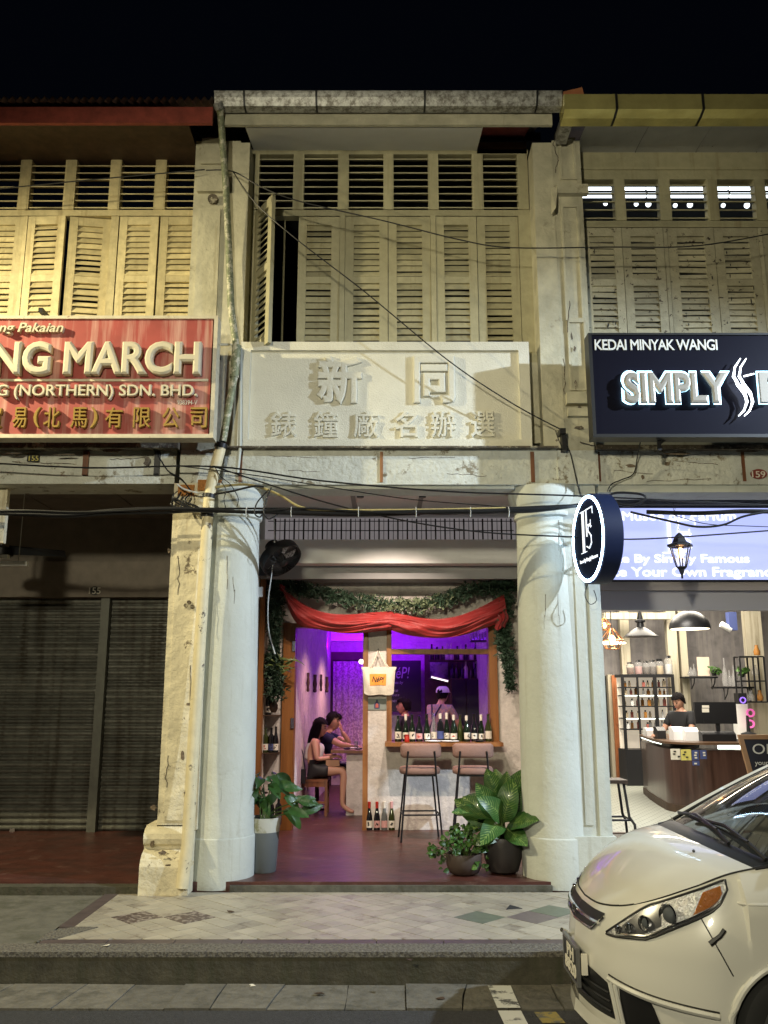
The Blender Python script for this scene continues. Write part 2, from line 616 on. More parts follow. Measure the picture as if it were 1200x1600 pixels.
struct('side_pavement', G().prismz([(-14, 6.30), (-2.335, 6.30), (-2.335, 7.93), (-14, 7.93)], ZG, ZP - .012), cement)
obj('rubble_patch', G().prismz([(-2.33, 6.36), (-2.20, 6.42), (-2.03, 6.72), (-2.2, 6.73), (-2.33, 6.60)], ZP - .01, ZP + .003), granolith, pave)
# road markings
g = G()
g.add([(.655, 6.05, ZG + .004), (.80, 6.05, ZG + .004), (.80, 5.64, ZG + .004), (.665, 5.64, ZG + .004)], [(0, 1, 2, 3)])
g.add([(.665, 5.62, ZG - .004), (.80, 5.62, ZG - .004), (.82, 4.9, ZG - .004), (.69, 4.9, ZG - .004)], [(0, 1, 2, 3)])
struct('road_marking', g, paint_line)
struct('yellow_road_marking', G().add([(.87, 5.60, ZG - .004), (1.0, 5.60, ZG - .004), (1.02, 5.42, ZG - .004), (.89, 5.42, ZG - .004)], [(0, 1, 2, 3)]), paint_yel)

# ================================================================== shophouse helpers
YF = 7.95          # street face of the upper walls
YS = 8.20          # plane of the shutters
XL, XR = -1.60, 1.66


def make_slat(w, dpt, th, ang, m, name='slat'):
    g = G().box(-w / 2, w / 2, -dpt / 2, dpt / 2, -th / 2, th / 2)
    g.xf(Matrix.Rotation(ang, 4, 'X'))
    return build_mesh(name, g, m)


def vent(parent, x0, x1, z0, z1, Y, m, n=8):
    """a fixed louvre: frame part with thin open slats as sub-parts"""
    f = obj('vent', G().box(x0 - .02, x0 + .006, Y - .01, Y + .09, z0, z1), m, parent)
    obj('jamb', G().box(x1 - .006, x1 + .02, Y - .01, Y + .09, z0, z1), m, f)
    me = make_slat(x1 - x0, .075, .011, R(24), m)
    for i in range(n):
        o = link('slat', me, f, ((x0 + x1) / 2, Y + .035, z0 + (i + .5) * (z1 - z0) / n))
        o.rotation_euler = (random.uniform(-.07, .07), 0, 0)
    return f


def shutter(parent, x0, x1, z0, z1, Y, m, swing=0.0, hinge='l', seed=0, old=False, zmid=None, label=None):
    """a louvred shutter leaf: stiles and rails, overlapping slats as sub-parts; local frame at the hinge"""
    rnd = random.Random(seed)
    w = x1 - x0
    h = z1 - z0
    zm = (zmid if zmid is not None else z0 + h * .52) - z0
    sx = 1 if hinge == 'l' else -1
    X = lambda a, b: (min(a * sx, b * sx), max(a * sx, b * sx))
    st = w * .20
    g = G()
    for a, b in ((0, st), (w - st, w)):
        g.box(*X(a, b), 0, .038, 0, h)
    for a, b in ((0, .10), (zm - .035, zm + .035), (h - .09, h)):
        g.box(*X(st, w - st), .003, .035, a, b)
    e = bpy.data.objects.new('shutter', build_mesh('shutter', g, m, bevel=.003))
    COL.objects.link(e)
    e.parent = parent
    loc = Vector((x0 if sx > 0 else x1, Y, z0))
    e.location = loc - wloc(parent)
    e.rotation_euler = (0, 0, swing)
    if label:
        e['label'] = label
    me = make_slat(w - 2 * st + .004, .072, .009, R(66), m)
    for a, b in ((.10, zm - .035), (zm + .035, h - .09)):
        n = max(1, round((b - a) / .066))
        for i in range(n):
            if old and rnd.random() < .05:
                continue
            o = bpy.data.objects.new('slat', me)
            COL.objects.link(o)
            o.parent = e
            o.location = (sx * w / 2, .018, a + (i + .5) * (b - a) / n)
            o.rotation_euler = (rnd.uniform(-.10, .05) - (rnd.random() < .18) * .25, rnd.uniform(-.008, .008) * (4 if old else 1), 0)
    return e


def roundcol(parent, cx, cy, r, z0, z1, m):
    pr = [(r + .014, z0), (r + .014, z0 + .40), (r + .012, z0 + .41), (r + .006, z0 + .415), (r + .006, z0 + .42), (r + .002, z0 + .44), (r - .005, z0 + 1.6), (r - .03, z1 - .36), (r - .03, z1 - .30),
          (r - .005, z1 - .285), (r - .005, z1 - .25), (r - .02, z1 - .24), (r, z1 - .19), (r + .03, z1 - .13), (r + .045, z1 - .07), (r + .045, z1 - .002)]
    return obj('round_column', G().lathe(pr, 64, (cx, cy, 0)), m, parent, smooth=True)


# ================================================================== middle shophouse
mid = thing('shophouse', 'two storey cream shophouse in the middle with raised Chinese characters over its arcade', 'shophouse', (0, 8, 0))
zb0, zb1 = zf(757, YF), zf(703, YF)            # beam
zs0, zs1 = zf(700, 7.92), zf(534, 7.92)          # name panel
obj('beam', G().box(-1.56, 1.62, YF, 8.35, zb0, zb1), beam_m, mid, bevel=.01)
obj('beam_soffit_trim', G().box(-1.15, 1.22, YF + .05, 8.30, zb0 - .03, zb0), paint_w, mid)
for px, wd, mm in ((596, .028, wood_o), (376, .03, wood_t), (832, .035, wood_t)):
    xx = xf(px, 730, YF)
    obj('rusty_strip', G().box(xx - wd / 2, xx + wd / 2, YF - .012, YF + .02, zb0 + .02, zb1 - .02), mm, mid)
obj('ledge', G().box(-1.57, 1.63, 7.86, 8.3, zb1 - .002, zs0 + .004), ledge_m, mid, bevel=.012, seg=2)
px0, px1 = xf(373, 617, 7.92), xf(829, 617, 7.92)
pan = obj('name_panel', G().box(px0, px1, 7.96, 8.10, zs0, zs1).box(px0, px1, 7.92, 7.96, zs1 - .085, zs1).box(px0, px1, 7.92, 7.96, zs0, zs0 + .085)
          .box(px0, px0 + .10, 7.92, 7.96, zs0 + .085, zs1 - .085).box(px1 - .10, px1, 7.92, 7.96, zs0 + .085, zs1 - .085), panel_m, mid, bevel=.008)
for ch, a, b, c, e in (('新', 494, 566, 555, 631), ('同', 646, 711, 555, 629)):
    text_px('raised_character', ch, panel_m, pan, a, b, c, e, 7.920, .042, extrude=.05, bevel=.038, bev_res=2)
for ch, a, b in (('錶', 422, 463), ('鐘', 490, 528), ('廠', 552, 592), ('名', 616, 653), ('辦', 673, 712), ('選', 735, 774)):
    text_px('raised_character', ch, panel_m, pan, a, b, 642, 683, 7.935, .027, extrude=.05, bevel=.014, bev_res=1)

# upper wall pieces
zt = 7.02
obj('pilaster', G().box(-1.45, -1.355, 7.93, 8.6, zs0, zt), cream, mid, bevel=.01)
obj('pilaster', G().box(1.50, 1.70, 7.93, 8.6, zs0, zt), cream, mid, bevel=.01)
# upper floor room
obj('upper_floor', G().box(-1.36, 1.50, 8.16, 12, zs0 - .06, zs0 + .1), dark_m, mid)
obj('upper_room', G().box(-1.55, 1.66, 11.2, 11.3, zs0, 7.4).box(-1.56, -1.46, 8.6, 11.3, zs0, 7.4).box(1.60, 1.70, 8.6, 11.3, zs0, 7.4).box(-1.55, 1.66, 8.3, 11.3, 7.3, 7.4), dark_m, mid)
# window framing: head, vents, mid rail
Y0 = YS
obj('window_frame', pbox(393, 825, 233, 241, Y0, Y0 + .12, 240).box(-1.355, 1.50, Y0 + .002, Y0 + .10, zf(337, Y0), zf(328, Y0)), shut_m, mid, bevel=.004)
vx = [(404, 459), (474, 529), (544, 600), (614, 670), (684, 739), (754, 810)]
zv0, zv1 = zf(328, Y0), zf(241, Y0)
for a, b in vx:
    vent(mid, xf(a, 285, Y0), xf(b, 285, Y0), zv0, zv1, Y0, shut_m)
edges = [-1.355] + [xf(q, 285, Y0) for ab in vx for q in ab] + [1.50]
for i in range(0, len(edges), 2):
    obj('mullion', G().box(edges[i] + .01, edges[i + 1] - .01, Y0 - .012, Y0 + .10, zv0, zv1), shut_m, mid, bevel=.003)
zsh0, zsh1 = zs1 - .04, zf(337, Y0)
leaf = [(465, 530), (539, 606), (606.8, 673), (682, 746), (746.8, 812)]
for i, (a, b) in enumerate(leaf):
    shutter(mid, xf(a, 430, Y0), xf(b, 430, Y0), zsh0, zsh1 - .01, Y0 + (.0 if i % 2 else .004), shut_m, seed=i, zmid=zf(437, Y0))
for a, b in ((530.5, 538.5), (673.5, 681.5)):
    obj('mullion', G().box(xf(a, 430, Y0), xf(b, 430, Y0), Y0 - .006, Y0 + .06, zsh0, zsh1), shut_m, mid, bevel=.003)
obj('mullion', G().box(xf(812.8, 430, Y0), 1.50, Y0 - .006, Y0 + .06, zsh0, zsh1), shut_m, mid, bevel=.003)
obj('mullion', G().box(-1.355, xf(396, 430, Y0), Y0 - .006, Y0 + .06, zsh0, zsh1), shut_m, mid, bevel=.003)
shutter(mid, xf(396, 430, Y0), xf(396, 430, Y0) + .40, zsh0, zsh1 + .02, Y0 - .03, shut_m, swing=R(-57), seed=9, zmid=zf(437, Y0), label='shutter leaf swung open')
obj('iron_bar', G().tube([(xf(441, 430, Y0), Y0 + .1, zsh0), (xf(441, 430, Y0), Y0 + .1, zsh1)], .011), shut_m, mid)
obj('sill', G().box(-1.355, 1.5, 8.10, 8.5, zsh0 - .10, zsh0 - .005), shut_m, mid)
obj('parapet_wall', G().box(-1.355, 1.5, 8.10, 8.4, zs0 + .1, zsh0 - .1), cream, mid)

# eave
def soff(parent, x0, x1, y0, y1, z0, z1, m, name='soffit'):
    return obj(name, G().add([(x0, y0, z0), (x1, y0, z0), (x1, y1, z1), (x0, y1, z1), (x0, y0, z0 + .02), (x1, y0, z0 + .02), (x1, y1, z1 + .02), (x0, y1, z1 + .02)],
               [(0, 1, 2, 3), (4, 5, 6, 7), (0, 1, 5, 4), (1, 2, 6, 5), (2, 3, 7, 6), (3, 0, 4, 7)]), m, parent)


zfas0, zfas1 = zf(197, 7.62), zf(170, 7.62)
obj('fascia_board', G().box(xf(352, 184, 7.62), xf(862, 184, 7.62), 7.60, 7.635, zfas0, zfas1), cream, mid, bevel=.004)
xb = xf(752, 215, 7.8)
soff(mid, -1.36, xb, 7.66, Y0 + .1, zfas0 + .01, zf(232, Y0), white_p)
soff(mid, xb + .01, 1.49, 7.64, Y0 + .1, zfas0 + .16, zf(232, Y0) + .20, rust, 'bare_board')
obj('lath', G().box(xb, 1.49, 8.20, 8.24, zf(240, Y0), zf(222, Y0)), wood_d, mid)
YG = 7.42
zg0, zg1 = zf(171, 7.52), zf(141, YG)
gp = [(7.60, zg1), (YG, zg1), (YG - .012, zg1 - .015), (YG, zg1 - .03), (YG + .01, (zg0 + zg1) / 2), (YG + .05, zg0), (7.57, zg0), (7.595, zg0 + .06)]
gx = [333, 381, 494, 664, 840, 880]
for i in range(5):
    q = obj('gutter_length', G().prismx(gp, xf(gx[i], 156, YG) + .006, xf(gx[i + 1], 156, YG) - .006), zinc, mid, bevel=.01)
    if i:
        xx = xf(gx[i], 156, YG)
        obj('gutter_bracket', G().prismx([(y - .006 if y < 7.5 else y, z) for y, z in gp], xx - .01, xx + .01), metal_d, mid)
zr_ = zg1 - .10
obj('roof', G().add([(-1.6, 7.6, zr_), (1.6, 7.6, zr_), (1.6, 12, 8.9), (-1.6, 12, 8.9), (-1.6, 7.6, zr_ + .05), (1.6, 7.6, zr_ + .05), (1.6, 12, 8.95), (-1.6, 12, 8.95)],
    [(0, 1, 2, 3), (4, 5, 6, 7), (0, 1, 5, 4), (1, 2, 6, 5), (2, 3, 7, 6), (3, 0, 4, 7)]), tin, mid)

# arcade
roundcol(mid, -1.46, 8.22, .30, ZP, zb0 - .0, paint_w)
roundcol(mid, 1.535, 8.22, .30, ZP, zb0 - .0, paint_w)
obj('party_wall', G().box(-1.78, -1.50, 8.3, 17.2, 0, 3.8), paint_w, mid)
obj('party_wall', G().box(1.66, 1.94, 10.3, 17.2, 0, 3.8).box(1.66, 1.94, 8.3, 8.62, 0, 3.8).box(1.66, 1.94, 8.62, 10.3, 3.35, 3.8), paint_w, mid)
flo = obj('arcade_floor', G().box(-1.70, 1.70, 7.93, 10.88, ZP - .02, 0), red_floor, mid, bevel=.012, seg=2)
obj('step_edge', G().box(-1.30, 1.42, 7.895, 7.93, ZP - .015, -.025), cement, mid, bevel=.008)
obj('bar_floor', G().box(-1.50, 1.66, 10.882, 17.2, -.1, -.004), red_floor, mid)
cl = obj('arcade_ceiling', G().box(-1.6, 1.7, 8.35, 11, 3.75, 3.85), white_p, mid)
for xx in (-.35, .42):
    obj('ceiling_batten', G().box(xx - .025, xx + .025, 8.36, 10.7, 3.735, 3.75), grey_p, mid)
# above the shopfront
zw0, zw1, zw2 = zf(880, 10.3), zf(843, 10.3), zf(905, 10.55)
obj('lintel_box', G().box(-1.50, 1.66, 10.3, 10.9, zw0, zw1), white_p, mid, bevel=.008)
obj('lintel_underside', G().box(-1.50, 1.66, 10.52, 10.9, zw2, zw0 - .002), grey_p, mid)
obj('transom_backing', G().box(-1.5, 1.66, 10.90, 11.0, zw1, 3.75), mat('added transom glow', (.6, .58, .58), .6, var=.15, vscale=2, emit=(.75, .68, .70), es=.17), mid)  # backing glows by itself, added to brighten the transom behind the bars
gr = thing('window_grille', 'dark iron grille of close upright bars above the white lintel of the bar', 'grille', (0, 10.8, zw1))
x = -1.36
while x < 1.60:
    obj('bar', G().box(x - .009, x + .009, 10.80, 10.82, zw1, 3.72), iron, gr)
    x += .118
for zz in (.08, .2, .32):
    obj('rail', G().tube([(-1.45, 10.79, zw1 + zz), (1.62, 10.79, zw1 + zz)], .006, 5), iron, gr)
x = -1.30
while x < 1.60:
    obj('thin_rod', G().tube([(x, 10.79, zw1), (x, 10.79, 3.72)], .004, 4), iron, gr)
    x += .118

# shopfront wall with door and window openings, at depth 10.9
YW = 10.90
zd = zf(974, YW)                       # head of door and window
X = lambda px, py=1100: xf(px, py, YW)
dl0, dl1, pl0, pl1 = X(441), X(460), X(567), X(575)
wl0, wl1, wr0, wr1 = X(604), X(612), X(765), X(778)
zsill, ztr = zf(1158, YW), zf(1018, YW)
wallg = G()
wallg.box(-1.50, 1.66, YW, YW + .16, zd, 3.0)
wallg.box(-1.50, dl0, YW, YW + .16, 0, zd)
wallg.box(pl1, wl0, YW, YW + .16, 0, zd)
wallg.box(wl0, wr1, YW, YW + .16, 0, zsill)
wallg.box(wr1, 1.66, YW, YW + .16, 0, zd)
obj('shopfront_wall', wallg, plaster, mid)
df = obj('door_frame', G().box(dl0, dl1, YW - .03, YW + .18, 0, zd).box(pl0, pl1, YW - .03, YW + .18, 0, zd).box(dl1, pl0, YW - .03, YW + .18, zd - .05, zd), wood_o, mid, bevel=.005)
for zz in (zf(1010, YW), zf(1130, YW)):
    obj('hinge', G().box(dl1 - .035, dl1 + .004, YW - .045, YW - .028, zz - .06, zz + .06), chrome, df)
wf = obj('window_frame', G().box(wl0, wl1, YW - .04, YW + .18, zsill - .02, zd).box(wr0, wr1, YW - .04, YW + .18, zsill - .02, zd).box(wl1, wr0, YW - .02, YW + .14, ztr - .03, ztr + .03)
         .box(wl1, wr0, YW - .02, YW + .14, zd - .05, zd), wood_o, mid, bevel=.005)
obj('pane', G().box(wl1 + .005, wr0 - .005, YW + .06, YW + .066, ztr + .03, zd - .05), glass_m, wf)
obj('bar_counter', G().box(wl0 - .02, wr1 + .01, YW - .34, YW + .30, zsill - .045, zsill), wood_o, mid, bevel=.006)
obj('outer_frame', G().box(X(408), X(415.5), YW - .34, YW - .22, 0, zw2), wood_o, mid, bevel=.006)
obj('outer_frame', G().box(X(806), X(811), YW - .60, YW - .48, 0, zw2), wood_o, mid, bevel=.006)
obj('niche_side', G().box(-1.497, X(415.5), YW - .22, YW - .002, 0, zw2), plaster, mid)

# rooms of the bar
obj('side_wall', G().add([(-1.12, 11.09, 0), (-.965, 16.3, 0), (-1.2, 16.3, 0), (-1.3, 11.09, 0), (-1.12, 11.09, 3.6), (-.965, 16.3, 3.6), (-1.2, 16.3, 3.6), (-1.3, 11.09, 3.6)],
    [(0, 1, 2, 3), (4, 5, 6, 7), (0, 1, 5, 4), (1, 2, 6, 5), (2, 3, 7, 6), (3, 0, 4, 7)]), plaster, mid)
obj('back_wall', G().box(-1.3, 1.66, 16.3, 16.45, 0, 3.6), plaster, mid)
obj('bar_ceiling', G().box(-1.5, 1.66, 11.06, 16.45, 3.3, 3.4), white_p, mid)
obj('bar_side_wall', G().box(1.60, 1.659, 11.07, 16.3, 0, 3.3), plaster, mid)
# back doorway with curtain
bd0, bd1, bz = xf(519, 1100, 16.28), xf(583, 1100, 16.28), zf(1032, 16.28)
obj('back_door_frame', G().box(bd0 - .14, bd0, 16.2, 16.3, 0, bz + .15).box(bd1, bd1 + .14, 16.2, 16.3, 0, bz + .15).box(bd0, bd1, 16.2, 16.3, bz, bz + .15), wood_d, mid)
curt = mat('patterned curtain', (.66, .50, .56), .8, col2=(.38, .24, .32), vscale=30, mix_lo=.48, mix_hi=.52)
cg = G().grid(lambda u, v: (bd0 + .02 + u * (bd1 - bd0 - .04), 16.17 + .02 * math.sin(u * 40), .3 + v * (bz - .32)), 60, 2)
tag(obj('curtain', cg, curt, smooth=True), 'pale patterned curtain hanging in the dark doorway at the back of the bar', 'curtain')

# ------------------------------------------------------------------ party pilaster on the left, with its plinth
lp = thing('pilaster', 'weathered cream pilaster with moulded plinth between the closed shop and the bar', 'pilaster', (-1.78, 8, ZP))
zc = zb0
obj('shaft', G().box(-1.94, -1.60, 7.90, 8.6, .42, zc + .0), oldcream, lp, bevel=.015, seg=2)
obj('raised_strip', G().box(-1.885, -1.66, 7.885, 7.90, .50, 3.2), oldcream, lp, bevel=.006)
pl = [(7.90, .46), (7.90, .45), (7.86, .435), (7.825, .40), (7.815, .36), (7.825, .32), (7.86, .295), (7.86, .275), (7.83, .26), (7.79, .24), (7.755, .20), (7.735, .15), (7.735, -.07), (8.5, -.07), (8.5, .46)]
obj('plinth', G().prismx(pl, -2.03, -1.62), oldcream, lp, bevel=.03, seg=2)
obj('upper_shaft', G().box(-1.90, -1.45, 7.93, 8.6, zs0 - .02, zt + .02), cream, lp, bevel=.012)
obj('frieze', G().box(-1.90, -1.56, 7.92, 8.5, zc, zs0 - .02), beam_m, lp, bevel=.01)
# mouldings and console low on the upper shaft
obj('panel_moulding', G().box(-1.84, -1.62, 7.905, 7.93, zf(500, 7.9), zf(325, 7.9)), cream, lp, bevel=.01, seg=2)
obj('panel_moulding', G().box(-1.84, -1.62, 7.905, 7.93, zf(255, 7.9), zf(215, 7.9)), cream, lp, bevel=.01, seg=2)
obj('cap_moulding', G().box(-1.86, -1.60, 7.88, 7.93, zf(300, 7.9), zf(275, 7.9)), cream, lp, bevel=.012, seg=2)
xx, zz = xf(333, 312, 7.9), zf(312, 7.9)
obj('pipe_hole', G().lathe([(.035, 0), (.05, 0), (.05, .03), (.035, .03)], 16, (xx, 7.875, zz), 'y'), ledge_m, lp)
obj('exposed_brick', G().box(-1.72, -1.50, 7.885, 7.90, zf(767, 7.9), zf(750, 7.9)).box(-1.9, -1.75, 7.885, 7.90, zf(775, 7.9), zf(758, 7.9)), mat('exposed brick', (.42, .18, .05), .9, var=.3, vscale=20, bump=.02), lp, bevel=.008)
x0_, z0_ = xf(248, 1265, 7.9), zf(950, 7.88)
for (px, py, rr) in ((290, 946, .02), (300, 948, .02), (295, 941, .018)):
    q = P(px, py, 7.87)
    obj('rusty_bolt', G().lathe([(rr, 0), (rr, .03), (rr * .6, .05)], 8, q, 'y'), ledge_m, lp)

# ------------------------------------------------------------------ party pilaster on the right
rp = thing('pilaster', 'pale moulded pilaster beside the blue ring sign between the bar and the perfume shop', 'pilaster', (1.8, 8, ZP))
obj('shaft', G().box(1.66, 1.97, 7.98, 8.6, ZP, zc), paint_w, rp, bevel=.012, seg=2)
obj('raised_strip', G().box(1.86, 1.925, 7.962, 7.98, ZP, 3.2), paint_w, rp, bevel=.014, seg=3)
obj('raised_strip', G().box(1.74, 1.81, 7.970, 7.98, .45, 3.1), paint_w, rp, bevel=.009, seg=2)
obj('plinth', G().box(1.55, 1.99, 7.93, 8.4, ZP, .36), paint_w, rp, bevel=.015)
obj('frieze', G().box(1.62, 2.0, 7.93, 8.5, zc, zs0 - .02), beam_m, rp, bevel=.01)
obj('upper_shaft', G().box(1.703, 1.985, 7.95, 8.6, zs0 - .02, zt + .04), cream, rp, bevel=.012)
for a, b, c in ((1.76, 1.94, (500, 320)), (1.77, 1.935, (280, 215)), (1.77, 1.95, (610, 500))):
    zz0, zz1 = zf(c[0], 7.93), zf(c[1], 7.93)
    t = .022
    obj('panel_moulding', G().box(a, a + t, 7.93, 7.95, zz0, zz1).box(b - t, b, 7.93, 7.95, zz0, zz1).box(a + t, b - t, 7.93, 7.95, zz0, zz0 + t).box(a + t, b - t, 7.93, 7.95, zz1 - t, zz1), cream, rp, bevel=.005)
obj('cap_moulding', G().box(1.72, 2.03, 7.88, 7.95, zf(303, 7.9), zf(289, 7.9)), cream, rp, bevel=.012, seg=2)
obj('cap_moulding', G().box(1.72, 2.03, 7.86, 7.95, zf(632, 7.9), zf(615, 7.9)), cream, rp, bevel=.012, seg=2)
obj('cap_moulding', G().box(1.73, 2.01, 7.89, 7.95, zf(650, 7.9), zf(638, 7.9)), cream, rp, bevel=.01, seg=2)
# torn sheet and loose bracket
q = P(862, 318, 7.9)
obj('torn_sheet', G().add([q + Vector((0, 0, .17)), q + Vector((.06, -.02, .16)), q + Vector((.02, -.09, -.10)), q + Vector((-.015, -.04, -.14)), q + Vector((.005, .0, .17)), q + Vector((.065, -.015, .16)), q + Vector((.025, -.08, -.10)), q + Vector((-.01, -.03, -.14))],
    [(0, 1, 2, 3), (4, 5, 6, 7), (0, 1, 5, 4), (1, 2, 6, 5), (2, 3, 7, 6), (3, 0, 4, 7)]), cream, rp)
q = P(878, 685, 7.9)
br = obj('cable_anchor', G().box(q.x - .035, q.x + .02, 7.80, 7.95, q.z + .02, q.z + .07).box(q.x - .01, q.x + .03, 7.84, 7.93, q.z - .13, q.z + .02), metal_d, rp, bevel=.006)
random.seed(3)
for pts in ([(868, 205), (865, 225), (872, 250), (867, 270)], [(867, 365), (866, 400), (868, 450), (867, 500), (869, 540), (868, 600)]):
    g = G()
    for i in range(len(pts) - 1):
        a, b = pts[i], pts[i + 1]
        n = 5
        g.tube([P(a[0] + (b[0] - a[0]) * t / n + random.uniform(-1.2, 1.2), a[1] + (b[1] - a[1]) * t / n, 7.949) for t in range(n + 1)], .004, 4)
    obj('crack', g, ledge_m, rp)

# ================================================================== left shophouse (closed)
lef = thing('shophouse', 'closed shophouse on the left with red fascia, yellow lit shutters and dark roller doors', 'shophouse', (-3.6, 8, 0))
XA = -5.6
obj('beam', G().box(XA, -1.945, YF, 8.35, zb0, zb1), beam_m, lef, bevel=.01)
obj('ledge', G().box(XA, -1.91, 7.84, 8.3, zb1 - .01, zb1 + .14), ledge_m, lef, bevel=.02, seg=2)
obj('beam_trim', G().box(XA, -1.945, YF - .03, YF, zb0, zb0 + .07), beam_m, lef, bevel=.008)
for px, mm in ((136, wood_t), (247, metal_d)):
    xx = xf(px, 720, YF)
    obj('rusty_strip', G().box(xx - .028, xx + .022, YF - .035, YF, zb0 + .08, zb1 - .02), mm, lef)
q = P(52, 716, YF - .02)
np_ = obj('number_plate', G().box(q.x - .055, q.x + .055, YF - .03, YF, q.z - .03, q.z + .03), label_k, lef, bevel=.003)
text_px('number', '155', label_y, np_, 45, 60, 712, 720, YF - .034)
obj('upper_wall', G().box(XA, -1.91, 8.08, 8.3, zb1 + .14, zf(520, YS)), cream, lef)
YL = YS
obj('window_frame', G().box(XA, -1.91, YL, YL + .1, zf(337, YL), zf(328, YL)).box(XA, -1.91, YL - .02, YL + .1, zf(241, YL), zf(230, YL)), shut_y, lef, bevel=.004)
xs = []
for k in range(-6, 5):
    a = -11 + 0
vbay = [(313.5 - 70.5 * k - 55, 313.5 - 70.5 * k) for k in range(0, 9)]
zv0, zv1 = zf(328, YL), zf(241, YL)
E_ = []
for a, b in vbay:
    xa, xb = xf(a, 285, YL), xf(b, 285, YL)
    if xb < XA:
        continue
    vent(lef, xa, xb, zv0, zv1, YL, shut_y)
    E_.append((xa, xb))
for i in range(len(E_) - 1):
    obj('mullion', G().box(E_[i + 1][1] + .01, E_[i][0] - .01, YL - .012, YL + .1, zv0, zv1), shut_y, lef, bevel=.003)
obj('mullion', G().box(E_[0][1] + .02, -1.905, YL - .012, YL + .1, zv0, zv1), shut_y, lef, bevel=.003)
zq0, zq1 = zf(530, YL), zf(337, YL) - .01
pan_l = [(247, 309.5, 0, 'l', None), (183, 244, 0, 'r', None), (104, 168, R(8), 'l', 'shutter leaf standing slightly ajar'), (38, 98, R(-3), 'l', None), (-31, 31, 0, 'l', None), (-96, -36, 0, 'l', None), (-170, -106, 0, 'l', None), (-236, -176, 0, 'r', None)]
for i, (a, b, sw, hg, lb) in enumerate(pan_l):
    shutter(lef, xf(a, 410, YL), xf(b, 410, YL), zq0, zq1, YL, shut_y, swing=sw if hg == 'l' else -sw, hinge=hg, seed=30 + i, zmid=zf(435, YL), label=lb)
for a, b in ((169.5, 181.5), (31.5, 37.5), (-105.5, -97), (310, 316)):
    obj('mullion', G().box(xf(a, 410, YL), min(-1.905, xf(b, 410, YL)), YL - .006, YL + .06, zq0, zq1), shut_y, lef, bevel=.003)
obj('upper_room', G().box(XA, -1.95, 10.5, 10.6, zb1, 7.0).box(XA, -1.95, 8.3, 10.6, zb1 + .1, zb1 + .2), dark_m, lef)
# eave
obj('upper_beam', G().box(XA, -1.91, 8.12, 8.3, zf(230, YL), 7.15), grey_p, lef)
YQ = 7.45
obj('fascia_board', G().box(XA, xf(332, 180, YQ), YQ, YQ + .04, zf(192, YQ), zf(167, YQ)), rust, lef, bevel=.004)
obj('soffit_board', G().box(XA, -1.91, YQ + .04, 8.3, zf(192, YQ) + .10, zf(192, YQ) + .12), wood_d, lef)
zr = zf(166, YQ)
rg = G()
n = 400
w_ = (xf(334, 160, YQ) - XA)
rg.grid(lambda u, v: (XA + u * w_, YQ - .10 + v * 4, zr + .015 + v * 1.7 + .022 * math.sin(u * w_ / .076 * 2 * PI)), 640, 1)
rg.grid(lambda u, v: (XA + u * w_, YQ - .10 + v * 4, zr + .003 + v * 1.7 + .022 * math.sin(u * w_ / .076 * 2 * PI)), 640, 1)
obj('roof', rg, tin, lef, smooth=False)

# arcade of the closed shop
obj('arcade_floor', G().box(XA, -1.702, 7.93, 10.95, ZP - .02, 0), red_floor, lef, bevel=.012, seg=2)
obj('step_edge', G().box(XA, -2.04, 7.80, 7.93, ZP - .03, -.015), kerb_m, lef, bevel=.012, seg=2)
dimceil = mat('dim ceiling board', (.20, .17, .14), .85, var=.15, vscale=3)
xs_ = [-4.9, -3.92, -2.92, -1.8]
for i in range(3):
    for j in range(2):
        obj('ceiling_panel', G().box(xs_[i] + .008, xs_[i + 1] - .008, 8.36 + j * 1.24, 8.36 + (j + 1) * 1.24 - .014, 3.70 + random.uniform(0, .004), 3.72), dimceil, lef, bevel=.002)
obj('ceiling_void', G().box(XA, -1.78, 8.35, 10.95, 3.725, 3.8), dark_m, lef)
YR = 10.80
zh = zf(935, YR)
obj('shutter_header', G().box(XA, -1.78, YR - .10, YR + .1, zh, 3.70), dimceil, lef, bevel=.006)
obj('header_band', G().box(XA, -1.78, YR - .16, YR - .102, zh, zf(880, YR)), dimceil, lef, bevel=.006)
q = P(148, 923, YR - .17)
pq = obj('number_plate', G().lathe([(.055, 0), (.055, .008)], 20, (q.x, YR - .172, q.z), 'y'), label_k, lef)
text_px('number', '155', label_w, pq, 139, 157, 918, 928, YR - .176)
xm0, xm1 = xf(151, 1100, YR), xf(165, 1100, YR)
for nm, a, b in (('roller_door', XA, xm0), ('roller_door', xm1, -1.80)):
    rd = obj(nm, G().box(a, b, YR + .03, YR + .05, 0, zh), shutter_roll, lef)
    nn = 38
    hh = zh / nn
    pr = [(YR + .03, 0), (YR + .012, .004), (YR - .006, hh * .35), (YR - .008, hh * .6), (YR + .012, hh * .86), (YR + .03, hh * .9)]
    me = build_mesh('slat', G().prismx([(y - YR, z) for y, z in pr], -(b - a) / 2 + .004, (b - a) / 2 - .004), shutter_roll)
    for i in range(nn):
        o = link('slat', me, rd, ((a + b) / 2, YR, i * hh))
        o.rotation_euler = (random.uniform(-.03, .03), random.uniform(-.0006, .0006), 0)
obj('door_post', G().box(xm0 + .003, xm1 - .003, YR - .09, YR + .06, 0, zh), mat('shutter post steel', (.13, .13, .11), .5, .4, var=.2), lef, bevel=.01)
obj('back_fill', G().box(XA, -1.78, 10.96, 11.1, -.1, 3.8), dark_m, lef)
obj('party_wall', G().box(XA - .3, XA, 7.9, 11, -.1, 7), cream, lef)
# far pilaster base at the frame's left edge (only its inner side shows)
obj('side_pillar', G().box(-3.85, xf(9, 800, 8.1), 8.1, 8.16, zf(848, 8.1), zb0), oldcream, lef, bevel=.01)

